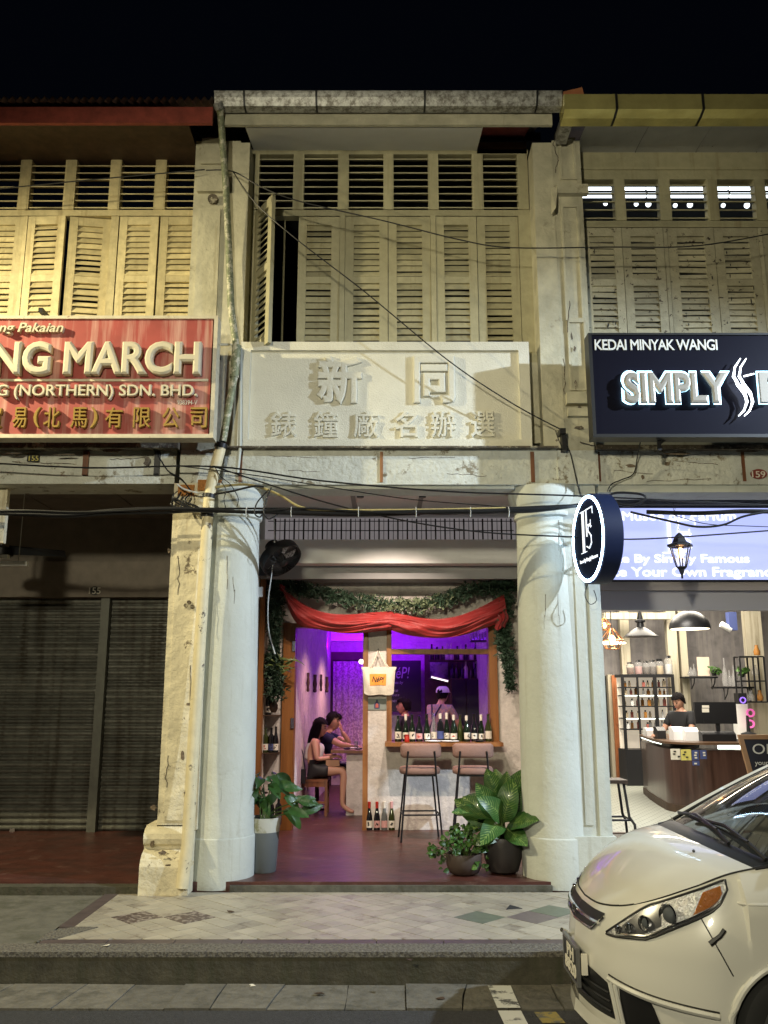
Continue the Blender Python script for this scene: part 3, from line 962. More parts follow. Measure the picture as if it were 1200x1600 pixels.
# ================================================================== right shophouse (perfume shop)
rig = thing('shophouse', 'shophouse on the right with peeling shutters above a brightly lit perfume shop', 'shophouse', (4.5, 8, 0))
XB = 7.2
x0r = 2.0
obj('beam', G().box(x0r, XB, YF, 8.35, zb0, zb1), beam_m, rig, bevel=.01)
obj('beam_trim', G().box(x0r, XB, YF + .03, 8.3, zf(768, YF), zb0), paint_w, rig)
obj('ledge', G().box(x0r - .02, XB, 7.88, 8.3, zb1 - .01, zb1 + .03), ledge_m, rig, bevel=.01, seg=2)
obj('ledge_moulding', G().box(x0r - .02, XB, 7.90, 8.3, zb1 + .03, zb1 + .16), paint_w, rig, bevel=.03, seg=2)
obj('upper_wall', G().box(x0r, XB, 8.05, 8.3, zb1 + .16, zf(535, YS)), cream, rig)
for px, wd in ((934, .05), (1162, .03)):
    xx = xf(px, 735, YF)
    obj('rusty_strip', G().box(xx - wd / 2, xx + wd / 2, YF - .008, YF + .02, zb0 + .03, zb1 - .02), wood_t, rig, bevel=.004)
q = P(1185, 741, YF)
np2 = obj('number_plate', G().lathe([(.075, 0), (.078, .012)], 24, (q.x, YF - .016, q.z), 'y', sx=1, sy=.62), rust, rig)
text_px('number', '159', label_w, np2, 1175, 1196, 736, 746, YF - .02, bold=.01)
YV = YS
zvr0, zvr1 = zf(345, YV), zf(281, YV)
vr = [(906, 961), (976, 1031), (1047, 1106), (1121, 1181), (1196, 1256), (1271, 1331)]
er = []
for a, b in vr:
    xa, xb = xf(a, 313, YV), xf(b, 313, YV)
    vent(rig, xa, xb, zvr0, zvr1, YV, shut_m, n=5)
    er.append((xa, xb))
obj('mullion', G().box(1.985, er[0][0] - .02, YV - .01, YV + .1, zvr0, zvr1), shut_m, rig)
for i in range(len(er) - 1):
    obj('mullion', G().box(er[i][1] + .01, er[i + 1][0] - .01, YV - .012, YV + .1, zvr0, zvr1), shut_m, rig, bevel=.003)
obj('window_frame', G().box(1.985, XB, YV, YV + .1, zf(355, YV), zvr0), shut_m, rig, bevel=.004)
obj('head_board', G().box(1.985, XB, YV - .01, YV + .1, zvr1, zf(239, YV)), shut_m, rig, bevel=.004)
obj('head_bead', G().box(1.985, XB, YV - .025, YV - .01, zf(267, YV), zf(263, YV)), shut_m, rig, bevel=.003)
zq0, zq1 = zf(545, YV), zf(356, YV)
for i, (a, b) in enumerate([(912, 975.5), (976.5, 1041), (1048, 1121), (1122, 1191), (1198, 1265), (1266, 1335)]):
    shutter(rig, xf(a, 440, YV), xf(b, 440, YV), zq0, zq1, YV, shut_old, seed=60 + i, zmid=zf(441, YV), old=True)
for a, b in ((905, 911), (1041.7, 1047.3), (1191.7, 1197.3)):
    obj('mullion', G().box(xf(a, 440, YV), xf(b, 440, YV), YV - .004, YV + .06, zq0, zq1), shut_old, rig)
# soffit of curved boards with joints
ys0, ys1 = zf(190, 7.62), zf(239, YV)
bx = [1.99, 2.62, 3.25, 3.88, 4.51, 5.14]
for i in range(5):
    a, b = bx[i] + .006, bx[i + 1] - .006
    def fn(u, v, a=a, b=b, o=0.0):
        return (a + (b - a) * u, 7.62 + (YV - 7.62) * v, ys0 + (ys1 - ys0) * (1 - (1 - v) ** 1.8) * 1.0 + o)
    g = G().grid(fn, 1, 8)
    g.grid(lambda u, v: fn(u, v, o=.015), 1, 8)
    obj('soffit_panel', g, mat('soffit board paint', (.50, .50, .48), .7, var=.08, vscale=3, dirt=(.12, .10, .08), dscale=8, dlo=.64, dhi=.68), rig, smooth=True)
YH = 7.38
gz0, gz1, gzm = zf(183, YH + .08), zf(147, YH), zf(171, YH)
gp = [(7.60, gz1), (YH, gz1), (YH - .006, gzm), (YH + .10, gz0), (7.60, gz0)]
gx = [880, 963, 1098, 1240, 1380]
for i in range(4):
    obj('gutter_length', G().prismx(gp, xf(gx[i], 156, YH) + .008, xf(gx[i + 1], 156, YH) - .008), tin_glare if True else zinc, rig, bevel=.004)
    xx = xf(gx[i + 1], 156, YH)
    obj('gutter_bracket', G().prismx([(y - .008 if y < 7.5 else y, z) for y, z in gp], xx - .012, xx + .012), metal_d, rig)
obj('gutter_outlet', G().box(xf(880, 175, 7.5), xf(897, 175, 7.5), 7.55, 7.9, zf(196, 7.6), zf(180, 7.6)), zinc, rig)
obj('terracotta_tile', G().prism([(xf(880, 140, 7.5), zf(147, 7.5)), (xf(880, 140, 7.5), zf(143, 7.5)), (xf(910, 140, 7.5), zf(136, 7.5)), (xf(912, 140, 7.5), zf(147, 7.5))], 7.5, 7.7), mat('terracotta', (.42, .16, .07), .8, var=.2), rig)
obj('roof', G().add([(1.95, 7.5, 7.12), (XB, 7.5, 7.12), (XB, 12, 8.9), (1.95, 12, 8.9), (1.95, 7.5, 7.17), (XB, 7.5, 7.17), (XB, 12, 8.95), (1.95, 12, 8.95)],
    [(0, 1, 2, 3), (4, 5, 6, 7), (0, 1, 5, 4), (1, 2, 6, 5), (2, 3, 7, 6), (3, 0, 4, 7)]), tin, rig)
# lit upper room with tube lights
obj('upper_room', G().box(2.0, XB, 13.5, 13.6, zb1, 7.6).box(2.0, XB, 8.3, 13.6, zb1 + .1, zb1 + .2).box(2.0, XB, 8.5, 13.6, 7.6, 7.7), mat('upper room paint', (.10, .10, .10), .9), rig)
tube_e = mat('tube light glow', (1, 1, 1), .5, emit=(.85, .95, 1), es=2.6)
for k, py in enumerate((292, 304)):
    for j in range(5):
        q = P(1000, py, 8.85)
        t = obj('tube_light', G().box(2.02 + j * .92, 2.92 + j * .92, 8.85, 8.88, q.z - .024, q.z + .024), tube_e)
        tag(t, ['white tube light glowing behind the right building\'s upper vents, upper row, %s bay', 'white tube light glowing behind the right building\'s upper vents, lower row, %s bay'][k] % ['first', 'second', 'third', 'fourth', 'fifth'][j], 'tube light', 'tube lights in the upstairs room')
for i, (px, py) in enumerate(((994, 319), (1013, 319), (1055, 321), (1078, 320), (1130, 321), (1167, 321), (946, 318))):
    q = P(px, py, 9.5)
    tag(obj('light_bulb', G().ball(q, .034 if i % 2 else .026, 10, 6), tube_e), '%s of the small round bulbs glowing behind the upstairs vents on the right' % ['second', 'third', 'fourth', 'fifth', 'sixth', 'last', 'leftmost'][i], 'light bulb', 'round bulbs in the upstairs room')

# shop on the ground floor
obj('arcade_floor', G().box(1.97, XB, 7.93, 10.58, ZP - .02, 0), granolith, rig)
obj('shop_threshold', G().box(1.97, XB, 10.58, 10.66, -.03, .012), wood_d, rig)
obj('arcade_ceiling', G().box(1.95, XB, 8.35, 10.6, 3.72, 3.8), white_p, rig)
for xx in (2.75, 3.5, 4.3):
    obj('ceiling_joint', G().box(xx - .008, xx + .008, 8.36, 10.5, 3.712, 3.72), ledge_m, rig)
ZH0, ZH1 = zf(953, 9.42), zf(922, 9.32)
obj('header', G().box(1.96, XB, 9.42, 9.55, ZH0, 3.0), mat('bluish steel box', (.58, .58, .68), .45, .2), rig, bevel=.01)
obj('header_ledge', G().box(1.96, XB, 9.32, 9.418, ZH1, zf(909, 9.32)), mat('pale ledge', (.42, .38, .38), .6), rig, bevel=.01)
obj('upper_header', G().box(1.96, XB, 9.56, 10.75, ZH0 + .12, 3.72), grey_p, rig)
hexm = mat('small hexagon floor tile', (.50, .56, .50), .3)
nt = hexm.node_tree
b_ = nt.nodes['Principled BSDF']
geo = nt.nodes.new('ShaderNodeNewGeometry')
mp = nt.nodes.new('ShaderNodeMapping')
mp.inputs['Scale'].default_value = (9, 9, 9)
br_ = nt.nodes.new('ShaderNodeTexBrick')
br_.inputs['Color1'].default_value = (.42, .44, .38, 1)
br_.inputs['Color2'].default_value = (.46, .48, .42, 1)
br_.inputs['Mortar'].default_value = (.14, .15, .13, 1)
br_.inputs['Scale'].default_value = 1.0
br_.inputs['Mortar Size'].default_value = .06
br_.inputs['Brick Width'].default_value = 1.0
br_.inputs['Row Height'].default_value = .86
nt.links.new(geo.outputs['Position'], mp.inputs['Vector'])
nt.links.new(mp.outputs[0], br_.inputs['Vector'])
nt.links.new(br_.outputs['Color'], b_.inputs['Base Color'])
obj('shop_floor', G().box(1.97, 9, 10.66, 18.2, -.1, 0), hexm, rig)
gw = mat('grey washed wall', (.155, .145, .145), .75, var=.25, vscale=3, streak=((.27, .25, .23), .45, .8))
post_m = mat('whitewashed timber', (.46, .42, .32), .7, streak=((.20, .17, .10), .5, .75), bump=.004, bscale=20)
obj('shop_back_wall', G().box(1.97, 9, 17.2, 17.35, 0, 4.2), gw, rig)
obj('shop_side_wall', G().box(1.96, 2.02, 10.76, 17.2, 0, 4.2).box(8.6, 8.7, 10.76, 17.2, 0, 4.2), gw, rig)
obj('shop_ceiling', G().box(1.97, 9, 10.7, 17.3, 3.9, 4.0), grey_p, rig)
for a, b, Y in ((970, 984, 17.0), (1043, 1058, 16.6), (1062, 1073, 16.7), (1166, 1192, 16.2)):
    obj('timber_post', G().box(xf(a, 1000, Y), xf(b, 1000, Y), Y, Y + .14, 0, 3.9), post_m, rig, bevel=.006)
obj('ceiling_beam', G().box(xf(940, 960, 16.5), xf(1045, 960, 16.5), 16.4, 16.55, zf(968, 16.5), zf(958, 16.5)), post_m, rig)
# door and dark doorway at the back
obj('dark_doorway', G().box(xf(941, 1100, 17.1), xf(957, 1100, 17.1), 17.1, 17.19, 0, zf(1056, 17.1)), dark_m, rig)
dr = obj('timber_door', G().box(xf(958, 1100, 16.9), xf(977, 1100, 16.9), 16.9, 16.95, 0, zf(1055, 16.9)), mat('orange brown door', (.36, .13, .05), .5, var=.15), rig, bevel=.005)
for a, b in ((1065, 1092), (1098, 1132), (1140, 1170), (1176, 1198)):
    obj('door_panel', G().box(xf(961, 1100, 16.9), xf(974, 1100, 16.9), 16.88, 16.9, zf(b, 16.9), zf(a, 16.9)), MATS['orange brown door'], dr, bevel=.01)
obj('door_jamb', G().box(xf(951, 1100, 17.0), xf(957.5, 1100, 17.0), 16.96, 17.1, 0, zf(1054, 17)), post_m, rig)

# ================================================================== signs
YN = 7.45
sg = thing('sign_board', 'large faded red sign board with cream raised lettering and gold Chinese characters', 'sign', (-3, YN, 4.2))
sx1 = xf(337, 590, YN)
sz0, sz1 = zf(684, YN), zf(493, YN)
redm = mat('faded red sheet', (.33, .060, .050), .6, var=.15, vscale=2, streak=((.60, .38, .32), .47, .74))
creml = mat('cream raised letter', (.58, .53, .40), .55, var=.05)
letside = mat('brown letter side', (.16, .06, .03), .7)
gold = mat('gold letter', (.30, .19, .035), .45, .3)
frm = mat('cream painted frame', (.55, .50, .38), .6, var=.15, vscale=8, dirt=(.25, .15, .10), dscale=9, dlo=.6, dhi=.66)
obj('panel', G().box(-4.9, sx1 - .05, YN + .02, YN + .14, sz0 + .04, sz1 - .03), redm, sg)
obj('frame', G().box(-4.95, sx1, YN, YN + .15, sz1 - .03, sz1).box(-4.95, sx1, YN, YN + .15, sz0, sz0 + .035).box(sx1 - .035, sx1, YN, YN + .15, sz0 + .035, sz1 - .03), frm, sg, bevel=.004)
YT = YN - .03
text_px('lettering', 'ng Pakaian', creml, sg, -2, 99, 504, 523, YT, .04, shear=.25, bold=.012)
text_px('lettering', 'NG MARCH', creml, sg, -14, 313, 532, 584, YT - .05, .09, bevel=.045, bev_res=0, extrude=.08)
text_px('lettering', 'G (NORTHERN) SDN. BHD.', creml, sg, -6, 308, 600, 624, YT - .01, .05, bevel=.03, bev_res=0, extrude=.05)
text_px('lettering', '938394-V', label_w, sg, 277, 308, 625, 632, YN + .012, .006)
for ch, a, b in (('貿', -30, 3), ('易', 19, 41), ('(', 52, 63), ('北', 68, 93), ('馬', 110, 136), (')', 141, 152), ('有', 164, 191), ('限', 208, 235), ('公', 253, 280), ('司', 297, 323)):
    text_px('gold_character', ch, gold, sg, a, b, 636, 668, YT, .04, bold=.0, bevel=.012, extrude=.05)
obj('white_rule', G().box(-4.8, xf(325, 592, YN), YN + .008, YN + .02, zf(595, YN), zf(591.5, YN)), creml, sg)
for px in (60, 330):
    q = P(px, 535 if px == 330 else 480, YN + .1)
    obj('bracket', G().box(q.x - .02, q.x + .02, YN + .15, 8.1, q.z - .02, q.z + .02), metal_d, sg)
q = P(352, 536, YN)
obj('bracket', G().tube([(sx1, YN + .08, zf(533, YN)), (xf(360, 537, 7.9), 7.92, zf(537, 7.9))], .012), frm, sg)

YN2 = 7.45
s2 = thing('sign_board', 'black shop sign board with back lit silver letters and a flame shaped emblem', 'sign', (3.2, YN2, 4.2))
bx0 = xf(923, 602, YN2)
bz0, bz1 = zf(683, YN2), zf(520, YN2)
navy = mat('black sign sheet', (.006, .006, .012), .38, spec=.12)
obj('panel', G().box(bx0 + .03, 5.4, YN2 + .012, YN2 + .14, bz0 + .03, bz1 - .02), navy, s2)
obj('frame', G().box(bx0, 5.4, YN2, YN2 + .16, bz1 - .02, bz1).box(bx0, 5.4, YN2, YN2 + .16, bz0, bz0 + .03).box(bx0, bx0 + .03, YN2, YN2 + .16, bz0 + .03, bz1 - .02), mat('black sign frame', (.02, .02, .02), .4), s2, bevel=.003)
offw = mat('flat white lettering', (.62, .62, .58), .6)
text_px('lettering', 'KEDAI MINYAK WANGI', offw, s2, 929, 1121, 530, 547, YN2 + .004, .008, bevel=.018, bev_res=0, extrude=.02, spacing=.92)
silver = mat('brushed letter face', (.30, .28, .24), .4, .2)
halo = mat('letter backlight', (.5, .8, 1), .5, emit=(.45, .80, 1.0), es=3.0)
YB = YN2 - .06
text_px('letter_backlight', 'SIMPLY', halo, s2, 971, 1143, 578, 632, YB + .030, .025, bevel=.065, bev_res=0, extrude=.01, spacing=1.0)
text_px('lettering', 'SIMPLY', silver, s2, 976, 1139, 581, 629, YB - .01, .038, bevel=.05, bev_res=0, extrude=.08, spacing=1.0)
text_px('letter_backlight', 'F', halo, s2, 1184, 1222, 579, 631, YB + .030, .025, bevel=.03, extrude=.01, bold=.02)
text_px('lettering', 'F', silver, s2, 1188, 1220, 581, 628, YB - .01, .038, bold=.03)
white_e = mat('white neon', (1, 1, 1), .4, emit=(.85, .92, 1.0), es=4.0)


def flame(dx, w):
    pts = [(1160, 560), (1151, 574), (1149, 588), (1156, 601), (1166, 614), (1170, 628), (1165, 642), (1157, 650)]
    return [P(a + dx, b, YB) for a, b in pts]


for dx, r in ((-3, .012), (6, .011)):
    fp = flame(dx, 0)
    obj('flame_emblem', G().tube(fp, lambda t, r=r: .004 + r * math.sin(PI * min(1, t * 1.0)), 8), white_e, s2, smooth=True)
fp = [P(a, b, YB) for a, b in ((1162, 588), (1170, 586), (1178, 584))]
obj('flame_emblem', G().tube(fp, .007, 6), white_e, s2)
q = P(1030, 683, YN2 + .1)
obj('bracket', G().box(q.x - .015, q.x + .015, YN2 + .1, YN2 + .13, q.z - .12, q.z + .01).tube([(q.x, YN2 + .11, q.z - .06), (q.x + .10, YN2 + .11, q.z + .01)], .012), metal_d, s2)

# lit box sign over the perfume shop
YX = 9.3
s3 = thing('light_box_sign', 'long glowing lilac light box sign with white words above the perfume shop', 'sign', (3.5, YX, 2.9))
lz0, lz1 = zf(906, YX), zf(794, YX)
lilac = mat('lilac lit acrylic', (.3, .32, .6), .4, emit=(.42, .48, .88), es=1.1)
obj('face', G().box(2.12, 6.2, YX, YX + .02, lz0, lz1), lilac, s3)
obj('case', G().box(2.10, 6.2, YX + .022, YX + .18, lz0 - .02, lz1 + .03).box(2.10, 6.2, YX - .01, YX + .021, lz1, lz1 + .03).box(2.10, 6.2, YX - .01, YX + .021, lz0 - .02, lz0), metal_d, s3)
lw = mat('white lit letter', (1, 1, 1), .5, emit=(.9, .93, 1.0), es=1.5)
text_px('lettering', 'Musée du Parfum', lw, s3, 972, 1150, 799, 813, YX - .006, .005, bevel=.012, bev_res=0)
text_px('lettering', 'Luxe By Simply Famous', lw, s3, 936, 1171, 866, 883, YX - .006, .005, bevel=.014, bev_res=0)
text_px('lettering', 'Create Your Own Fragrance', lw, s3, 905, 1218, 886, 905, YX - .006, .005, bevel=.014, bev_res=0)


def monogram(parent, m, cx, cy, w, h, place, r):
    """two tall serif letters tied together: an F over an S with a heavy stem"""
    def T(pts, rr):
        return [place(cx + a * w, cy + b * h) for a, b in pts], rr
    segs = [([(-.22, .5), (-.22, -.5)], 1.9), ([(-.42, .5), (-.05, .5)], .6), ([(-.42, -.5), (-.02, -.5)], .6),
            ([(.02, .5), (.02, -.15)], 1.1), ([(.02, .5), (.45, .5)], .9), ([(.45, .5), (.46, .34)], .6), ([(.02, .12), (.30, .12)], .7),
            ([(.30, .22), (.30, .02)], .5), ([(.34, .05), (.16, .10), (.10, -.02), (.30, -.16), (.32, -.34), (.16, -.45), (-.02, -.38)], 1.0)]
    for s_, rr in segs:
        pts, q_ = T(s_, rr)
        obj('monogram_stroke', G().tube(pts, r * q_, 6), m, parent)


monogram(s3, lw, xf(1059, 840, YX), zf(838, YX), .42, .36, lambda a, b: (a, YX - .012, b), .009)

# round ring sign on the pillar
s4 = thing('blade_sign', 'round navy blade sign with a glowing white ring and monogram on the pillar', 'sign', (1.85, 7.5, 2.4))
cc = Vector((1.755, 7.44, zf(842, 7.45)))
rr = .39
dirv = Vector((.13, -1, 0)).normalized()      # along the face, towards the street
nrm = Vector((-1, -.13, 0)).normalized()      # face normal
M4 = Matrix((( dirv.x, 0, nrm.x, cc.x), (dirv.y, 0, nrm.y, cc.y), (0, 1, 0, cc.z), (0, 0, 0, 1)))
navyb = mat('navy blue case', (.006, .012, .045), .55, spec=.25)
obj('case', G().lathe([(rr - .012, .0), (rr, -.01), (rr, -.155), (rr - .012, -.165)], 64).xf(M4), navyb, s4, smooth=True)
rg_ = G()
rg_.lathe([(rr - .040, .002), (rr - .040, .010), (rr - .016, .010), (rr - .016, .002)], 64, loop=True)
rg_.xf(M4)
obj('face_disc', G().lathe([(rr - .016, .0005), (rr - .016, .0015)], 64).xf(M4), mat('matt navy face', (.006, .010, .03), .9, spec=.05), s4)
obj('ring_light', rg_, mat('ring glow', (1, 1, 1), .4, emit=(.50, .74, 1.0), es=20), s4, smooth=True)
pl4 = lambda a, b: M4 @ Vector((-a, b, .012)) if False else M4 @ Vector((a, b, .012))
dimw = mat('dim lit letter', (.9, .9, .95), .5, emit=(.8, .88, 1.0), es=.75)
monogram(s4, dimw, .0, .07, .34, .36, pl4, .0062)
g = text_mesh('Luxe By Simply Famous', extrude=.01)
xs = [p.x for p in g.v]
g.v = [M4 @ Vector(((p.x - max(xs) / 2) / max(xs) * .42, -.19 + p.y / max(xs) * .42 * 1.0, .004 + p.z * .3)) for p in g.v]
obj('lettering', g, dimw, s4)
obj('arm', G().tube([cc + Vector((0.05, .36, .12)), (1.83, 7.98, cc.z + .12)], .016).tube([cc + Vector((0.05, .36, -.12)), (1.83, 7.98, cc.z - .12)], .016), metal_d, s4)

# ================================================================== downpipe
dp = thing('downpipe', 'long crooked rain pipe running from the gutter down the left pilaster to the pavement', 'drain pipe', (-1.7, 7.8, ZP))
up = [(344, 168, 7.50), (346, 195, 7.62), (353, 290, 7.80), (358, 400, 7.84), (361, 480, 7.84), (366, 520, 7.82), (370, 545, 7.80), (366, 590, 7.80), (357, 640, 7.80), (348, 690, 7.80)]
obj('upper_pipe', G().tube([P(*q) for q in up], .034, 12), pipe_g, dp, smooth=True)
obj('elbow', G().tube([P(340, 160, 7.46), P(344, 170, 7.50)], .05, 12), zinc, dp, smooth=True)
lo = [(345, 698, 7.80), (334, 740, 7.80), (327, 775, 7.80), (325, 800, 7.80), (316, 950, 7.80), (303, 1150, 7.78), (293, 1320, 7.74), (284, 1388, 7.70)]
obj('lower_pipe', G().tube([P(*q) for q in lo], .052, 14), pvc, dp, smooth=True)
obj('joint', G().tube([P(370, 540, 7.80), P(366, 590, 7.80)], .044, 12), pipe_g, dp, smooth=True)
for a, b in (((327, 772), (326, 778)), ((324, 802), (323.5, 808)), ((292, 1345), (291, 1350)), ((346, 693), (344, 700))):
    obj('clamp', G().tube([P(*a, 7.80), P(*b, 7.80)], .060, 12), metal_d if a[1] < 1000 else pvc, dp, smooth=True)
# second slimmer pipe on the street wall by the panel
obj('conduit', G().tube([P(376, 545, 7.9), P(375, 700, 7.88), P(371, 740, 7.88)], .016, 8), paint_w, dp, smooth=True)

# ================================================================== overhead cables


def cable(label, pts, r=.008, m=None, n=6, name='cable', cat='cable', group='overhead cables along the shophouses', parts=None):
    P3 = [P(*q) for q in pts]
    out = []
    k = len(P3)
    for i in range(k - 1):
        p0, p1, p2, p3 = P3[max(i - 1, 0)], P3[i], P3[i + 1], P3[min(i + 2, k - 1)]
        for s in range(n):
            t = s / n
            out.append(.5 * ((2 * p1) + (p2 - p0) * t + (2 * p0 - 5 * p1 + 4 * p2 - p3) * t * t + (3 * p1 - p0 - 3 * p2 + p3) * t ** 3))
    out.append(P3[-1])
    return tag(obj(name, G().tube(out, r, 6), m or cable_m, smooth=True), label, cat, group)


random.seed(11)
for i in range(6):
    o = [random.uniform(-2.6, 2.6) for _ in range(14)]
    yy = 7.70 + random.uniform(-.05, .05)
    xs = [-60, 40, 110, 180, 250, 320, 400, 470, 540, 620, 700, 760, 830, 905]
    base = [801, 800, 802, 799, 796, 797, 799, 798, 802, 801, 800, 799, 797, 790]
    cable('%s black cable of the thick bundle strung across both round columns' % ['topmost', 'second', 'third', 'fourth', 'fifth', 'lowest'][i],
          [(xs[k], base[k] + o[k] * (.6 if 4 < k < 6 else 1) + (i - 2.5) * 1.1, yy) for k in range(14)], random.choice([.010, .013, .015]))
cable('thin black cable sagging from the downpipe across to the ring sign', [(-40, 722, 7.7), (140, 731, 7.7), (335, 729, 7.72), (500, 751, 7.7), (700, 768, 7.7), (905, 775, 7.7), (1230, 791, 7.7)], .008)
cable('black cable slanting from the downpipe knot down to the right column', [(335, 729, 7.72), (420, 757, 7.7), (520, 788, 7.7), (640, 815, 7.7), (760, 832, 7.68), (900, 839, 7.7), (1010, 842, 7.7), (1230, 827, 7.7)], .007)
cable('faint black cable between the downpipe and the middle of the bundle', [(280, 728, 7.72), (400, 743, 7.7), (520, 762, 7.7), (640, 780, 7.7), (760, 790, 7.7), (840, 797, 7.7)], .005)
cable('thin wire drooping high across the shutters of the middle and right houses', [(322, 266, 7.8), (364, 268, 7.8), (410, 293, 7.75), (470, 315, 7.7), (600, 345, 7.7), (720, 375, 7.7), (800, 387, 7.7), (950, 386, 7.7), (1090, 384, 7.7), (1230, 360, 7.7)], .006)
cable('thin wire crossing the upper vents of the left house', [(-60, 300, 7.75), (50, 290, 7.75), (120, 283, 7.75), (240, 272, 7.75), (320, 265, 7.8)], .006)
cable('tight wire running down from the left shutters to the anchor on the right pilaster', [(364, 268, 7.8), (400, 318, 7.75), (466, 376, 7.7), (570, 456, 7.7), (700, 563, 7.74), (800, 630, 7.78), (878, 672, 7.82)], .006)
cable('yellowed conduit curving from the left capital to the cable bundle', [(330, 762, 7.78), (380, 757, 7.78), (412, 763, 7.76), (440, 775, 7.74), (472, 793, 7.72), (520, 797, 7.7), (620, 797, 7.7), (700, 796, 7.7), (790, 794, 7.7)], .012, cable_y)
cable('thin white cord hanging beside the wall fan', [(428, 800, 8.9), (429, 850, 8.9), (424, 900, 8.9), (419, 940, 8.9), (420, 985, 8.9), (430, 1022, 8.9)], .006, cable_w)
cable('first loop of slack cable on the left capital', [(420, 765, 7.7), (402, 785, 7.66), (398, 802, 7.66), (406, 808, 7.66), (412, 800, 7.7)], .007)
cable('second loop of slack cable on the left capital', [(424, 762, 7.7), (416, 780, 7.66), (412, 800, 7.66), (420, 811, 7.66), (436, 802, 7.7)], .007)
cable('wiry loop of flex hanging from the knot above the left column', [(336, 730, 7.7), (345, 745, 7.68), (360, 757, 7.66), (372, 778, 7.66), (370, 792, 7.68)], .004)
cable('small curl of flex on the left capital', [(345, 752, 7.68), (353, 765, 7.66), (350, 780, 7.66), (353, 794, 7.68)], .004)
cable('short black cable over the left capital', [(335, 772, 7.7), (360, 768, 7.68), (395, 760, 7.68), (412, 761, 7.7)], .010)
cable('thick black loop of cable behind the ring sign', [(960, 785, 7.7), (985, 790, 7.66), (1008, 780, 7.66), (1000, 772, 7.68), (965, 770, 7.7), (950, 775, 7.7)], .012)
cable('black cable swinging under the lantern chain to the right edge', [(985, 800, 7.8), (1050, 815, 7.75), (1090, 823, 7.7), (1130, 820, 7.7), (1165, 806, 7.7), (1230, 795, 7.7)], .011)
cable('thin cable crossing level in front of the light box', [(905, 788, 7.72), (1000, 789, 7.7), (1100, 789, 7.7), (1230, 790, 7.7)], .006)
cable('faint low cable in front of the lit words', [(1040, 800, 7.8), (1100, 818, 7.75), (1170, 822, 7.7), (1230, 824, 7.7)], .004)
cable('thick black cable above the light box on the right', [(1010, 800, 8.3), (1090, 802, 8.2), (1160, 799, 8.1), (1230, 800, 8.0)], .022)
cable('slim cable dropping from the anchor beside the black sign', [(880, 690, 7.85), (890, 705, 7.85), (899, 742, 7.85), (903, 760, 7.85), (907, 775, 7.8)], .006)
cable('loose cable hanging from the sign bracket to the arcade beam', [(1002, 684, 7.6), (996, 712, 7.85), (990, 740, 7.9), (970, 750, 7.9), (955, 757, 7.9), (949, 768, 7.9)], .006)
cable('tangle of thin flex under the ring sign', [(918, 912, 7.8), (914, 930, 7.78), (922, 944, 7.78), (932, 938, 7.8), (928, 922, 7.8)], .004)
cable('dark cable lead along the red sign bottom to the pilaster knot', [(222, 690, 7.9), (238, 700, 7.9), (247, 712, 7.9), (262, 735, 7.9), (285, 750, 7.85), (300, 775, 7.8), (288, 795, 7.75)], .006)
cable('short white flex poking from the pilaster knot', [(277, 757, 7.8), (287, 764, 7.78), (300, 768, 7.78), (318, 772, 7.8)], .009, cable_w)
cable('thin flex wound down the right pilaster', [(868, 672, 7.83), (872, 685, 7.85), (879, 700, 7.87)], .004)
random.seed(4)
for i in range(7):
    a = random.uniform(270, 300)
    b = random.uniform(765, 790)
    cable('tangled loop %s of the black cable knot on the left pilaster' % ['one', 'two', 'three', 'four', 'five', 'six', 'seven'][i],
          [(a, b, 7.82), (a + random.uniform(-16, 10), b + random.uniform(4, 16), 7.78), (a + random.uniform(-8, 20), b + random.uniform(10, 22), 7.76), (a + random.uniform(0, 26), 797, 7.74)], random.choice([.005, .008]))
for o in list(bpy.data.objects):
    if str(o.get('label', '')).startswith('tangled loop'):
        o['label'] = 'tangled black loop of the cable knot on the left pilaster'
        o['group'] = 'knot of cable on the left pilaster'

# ================================================================== wall fan on the left of the bar
fn = thing('wall_fan', 'black wall fan tilted on the side wall beside the left round column', 'fan', P(420, 885, 9.1))
fc = P(438, 872, 8.9)
ax = Vector((.52, -.40, -.75)).normalized()
Mf = Matrix.Translation(fc) @ ax.to_track_quat('Z', 'Y').to_matrix().to_4x4()
obj('guard_rim', G().lathe([(.205, -.05), (.215, -.05), (.22, 0), (.215, .05), (.205, .05)], 28, loop=True).xf(Mf), metal_d, fn, smooth=True)
gf = G()
for i in range(24):
    a = 2 * PI * i / 24
    gf.tube([Vector((.05 * math.cos(a), .05 * math.sin(a), .09)), Vector((.15 * math.cos(a), .15 * math.sin(a), .085)), Vector((.215 * math.cos(a), .215 * math.sin(a), .02))], .0022, 4)
    gf.tube([Vector((.05 * math.cos(a), .05 * math.sin(a), -.09)), Vector((.15 * math.cos(a), .15 * math.sin(a), -.085)), Vector((.215 * math.cos(a), .215 * math.sin(a), -.02))], .0022, 4)
obj('guard', gf.xf(Mf), metal_d, fn)
obj('hub', G().lathe([(.05, -.02), (.05, .08), (.02, .1)], 16).xf(Mf), metal_d, fn, smooth=True)
for i in range(5):
    a0 = 2 * PI * i / 5
    b_ = G().grid(lambda u, v, a0=a0: ((.04 + .15 * v) * math.cos(a0 + (u - .5) * .9), (.04 + .15 * v) * math.sin(a0 + (u - .5) * .9), .03 * (u - .5)), 4, 3)
    obj('blade', b_.xf(Mf), mat('fan blade plastic', (.05, .05, .055), .3), fn, smooth=True)
obj('motor', G().lathe([(.05, -.22), (.075, -.20), (.08, -.10), (.06, -.08)], 20).xf(Mf), metal_d, fn, smooth=True)
mb = Mf @ Vector((0, 0, -.18))
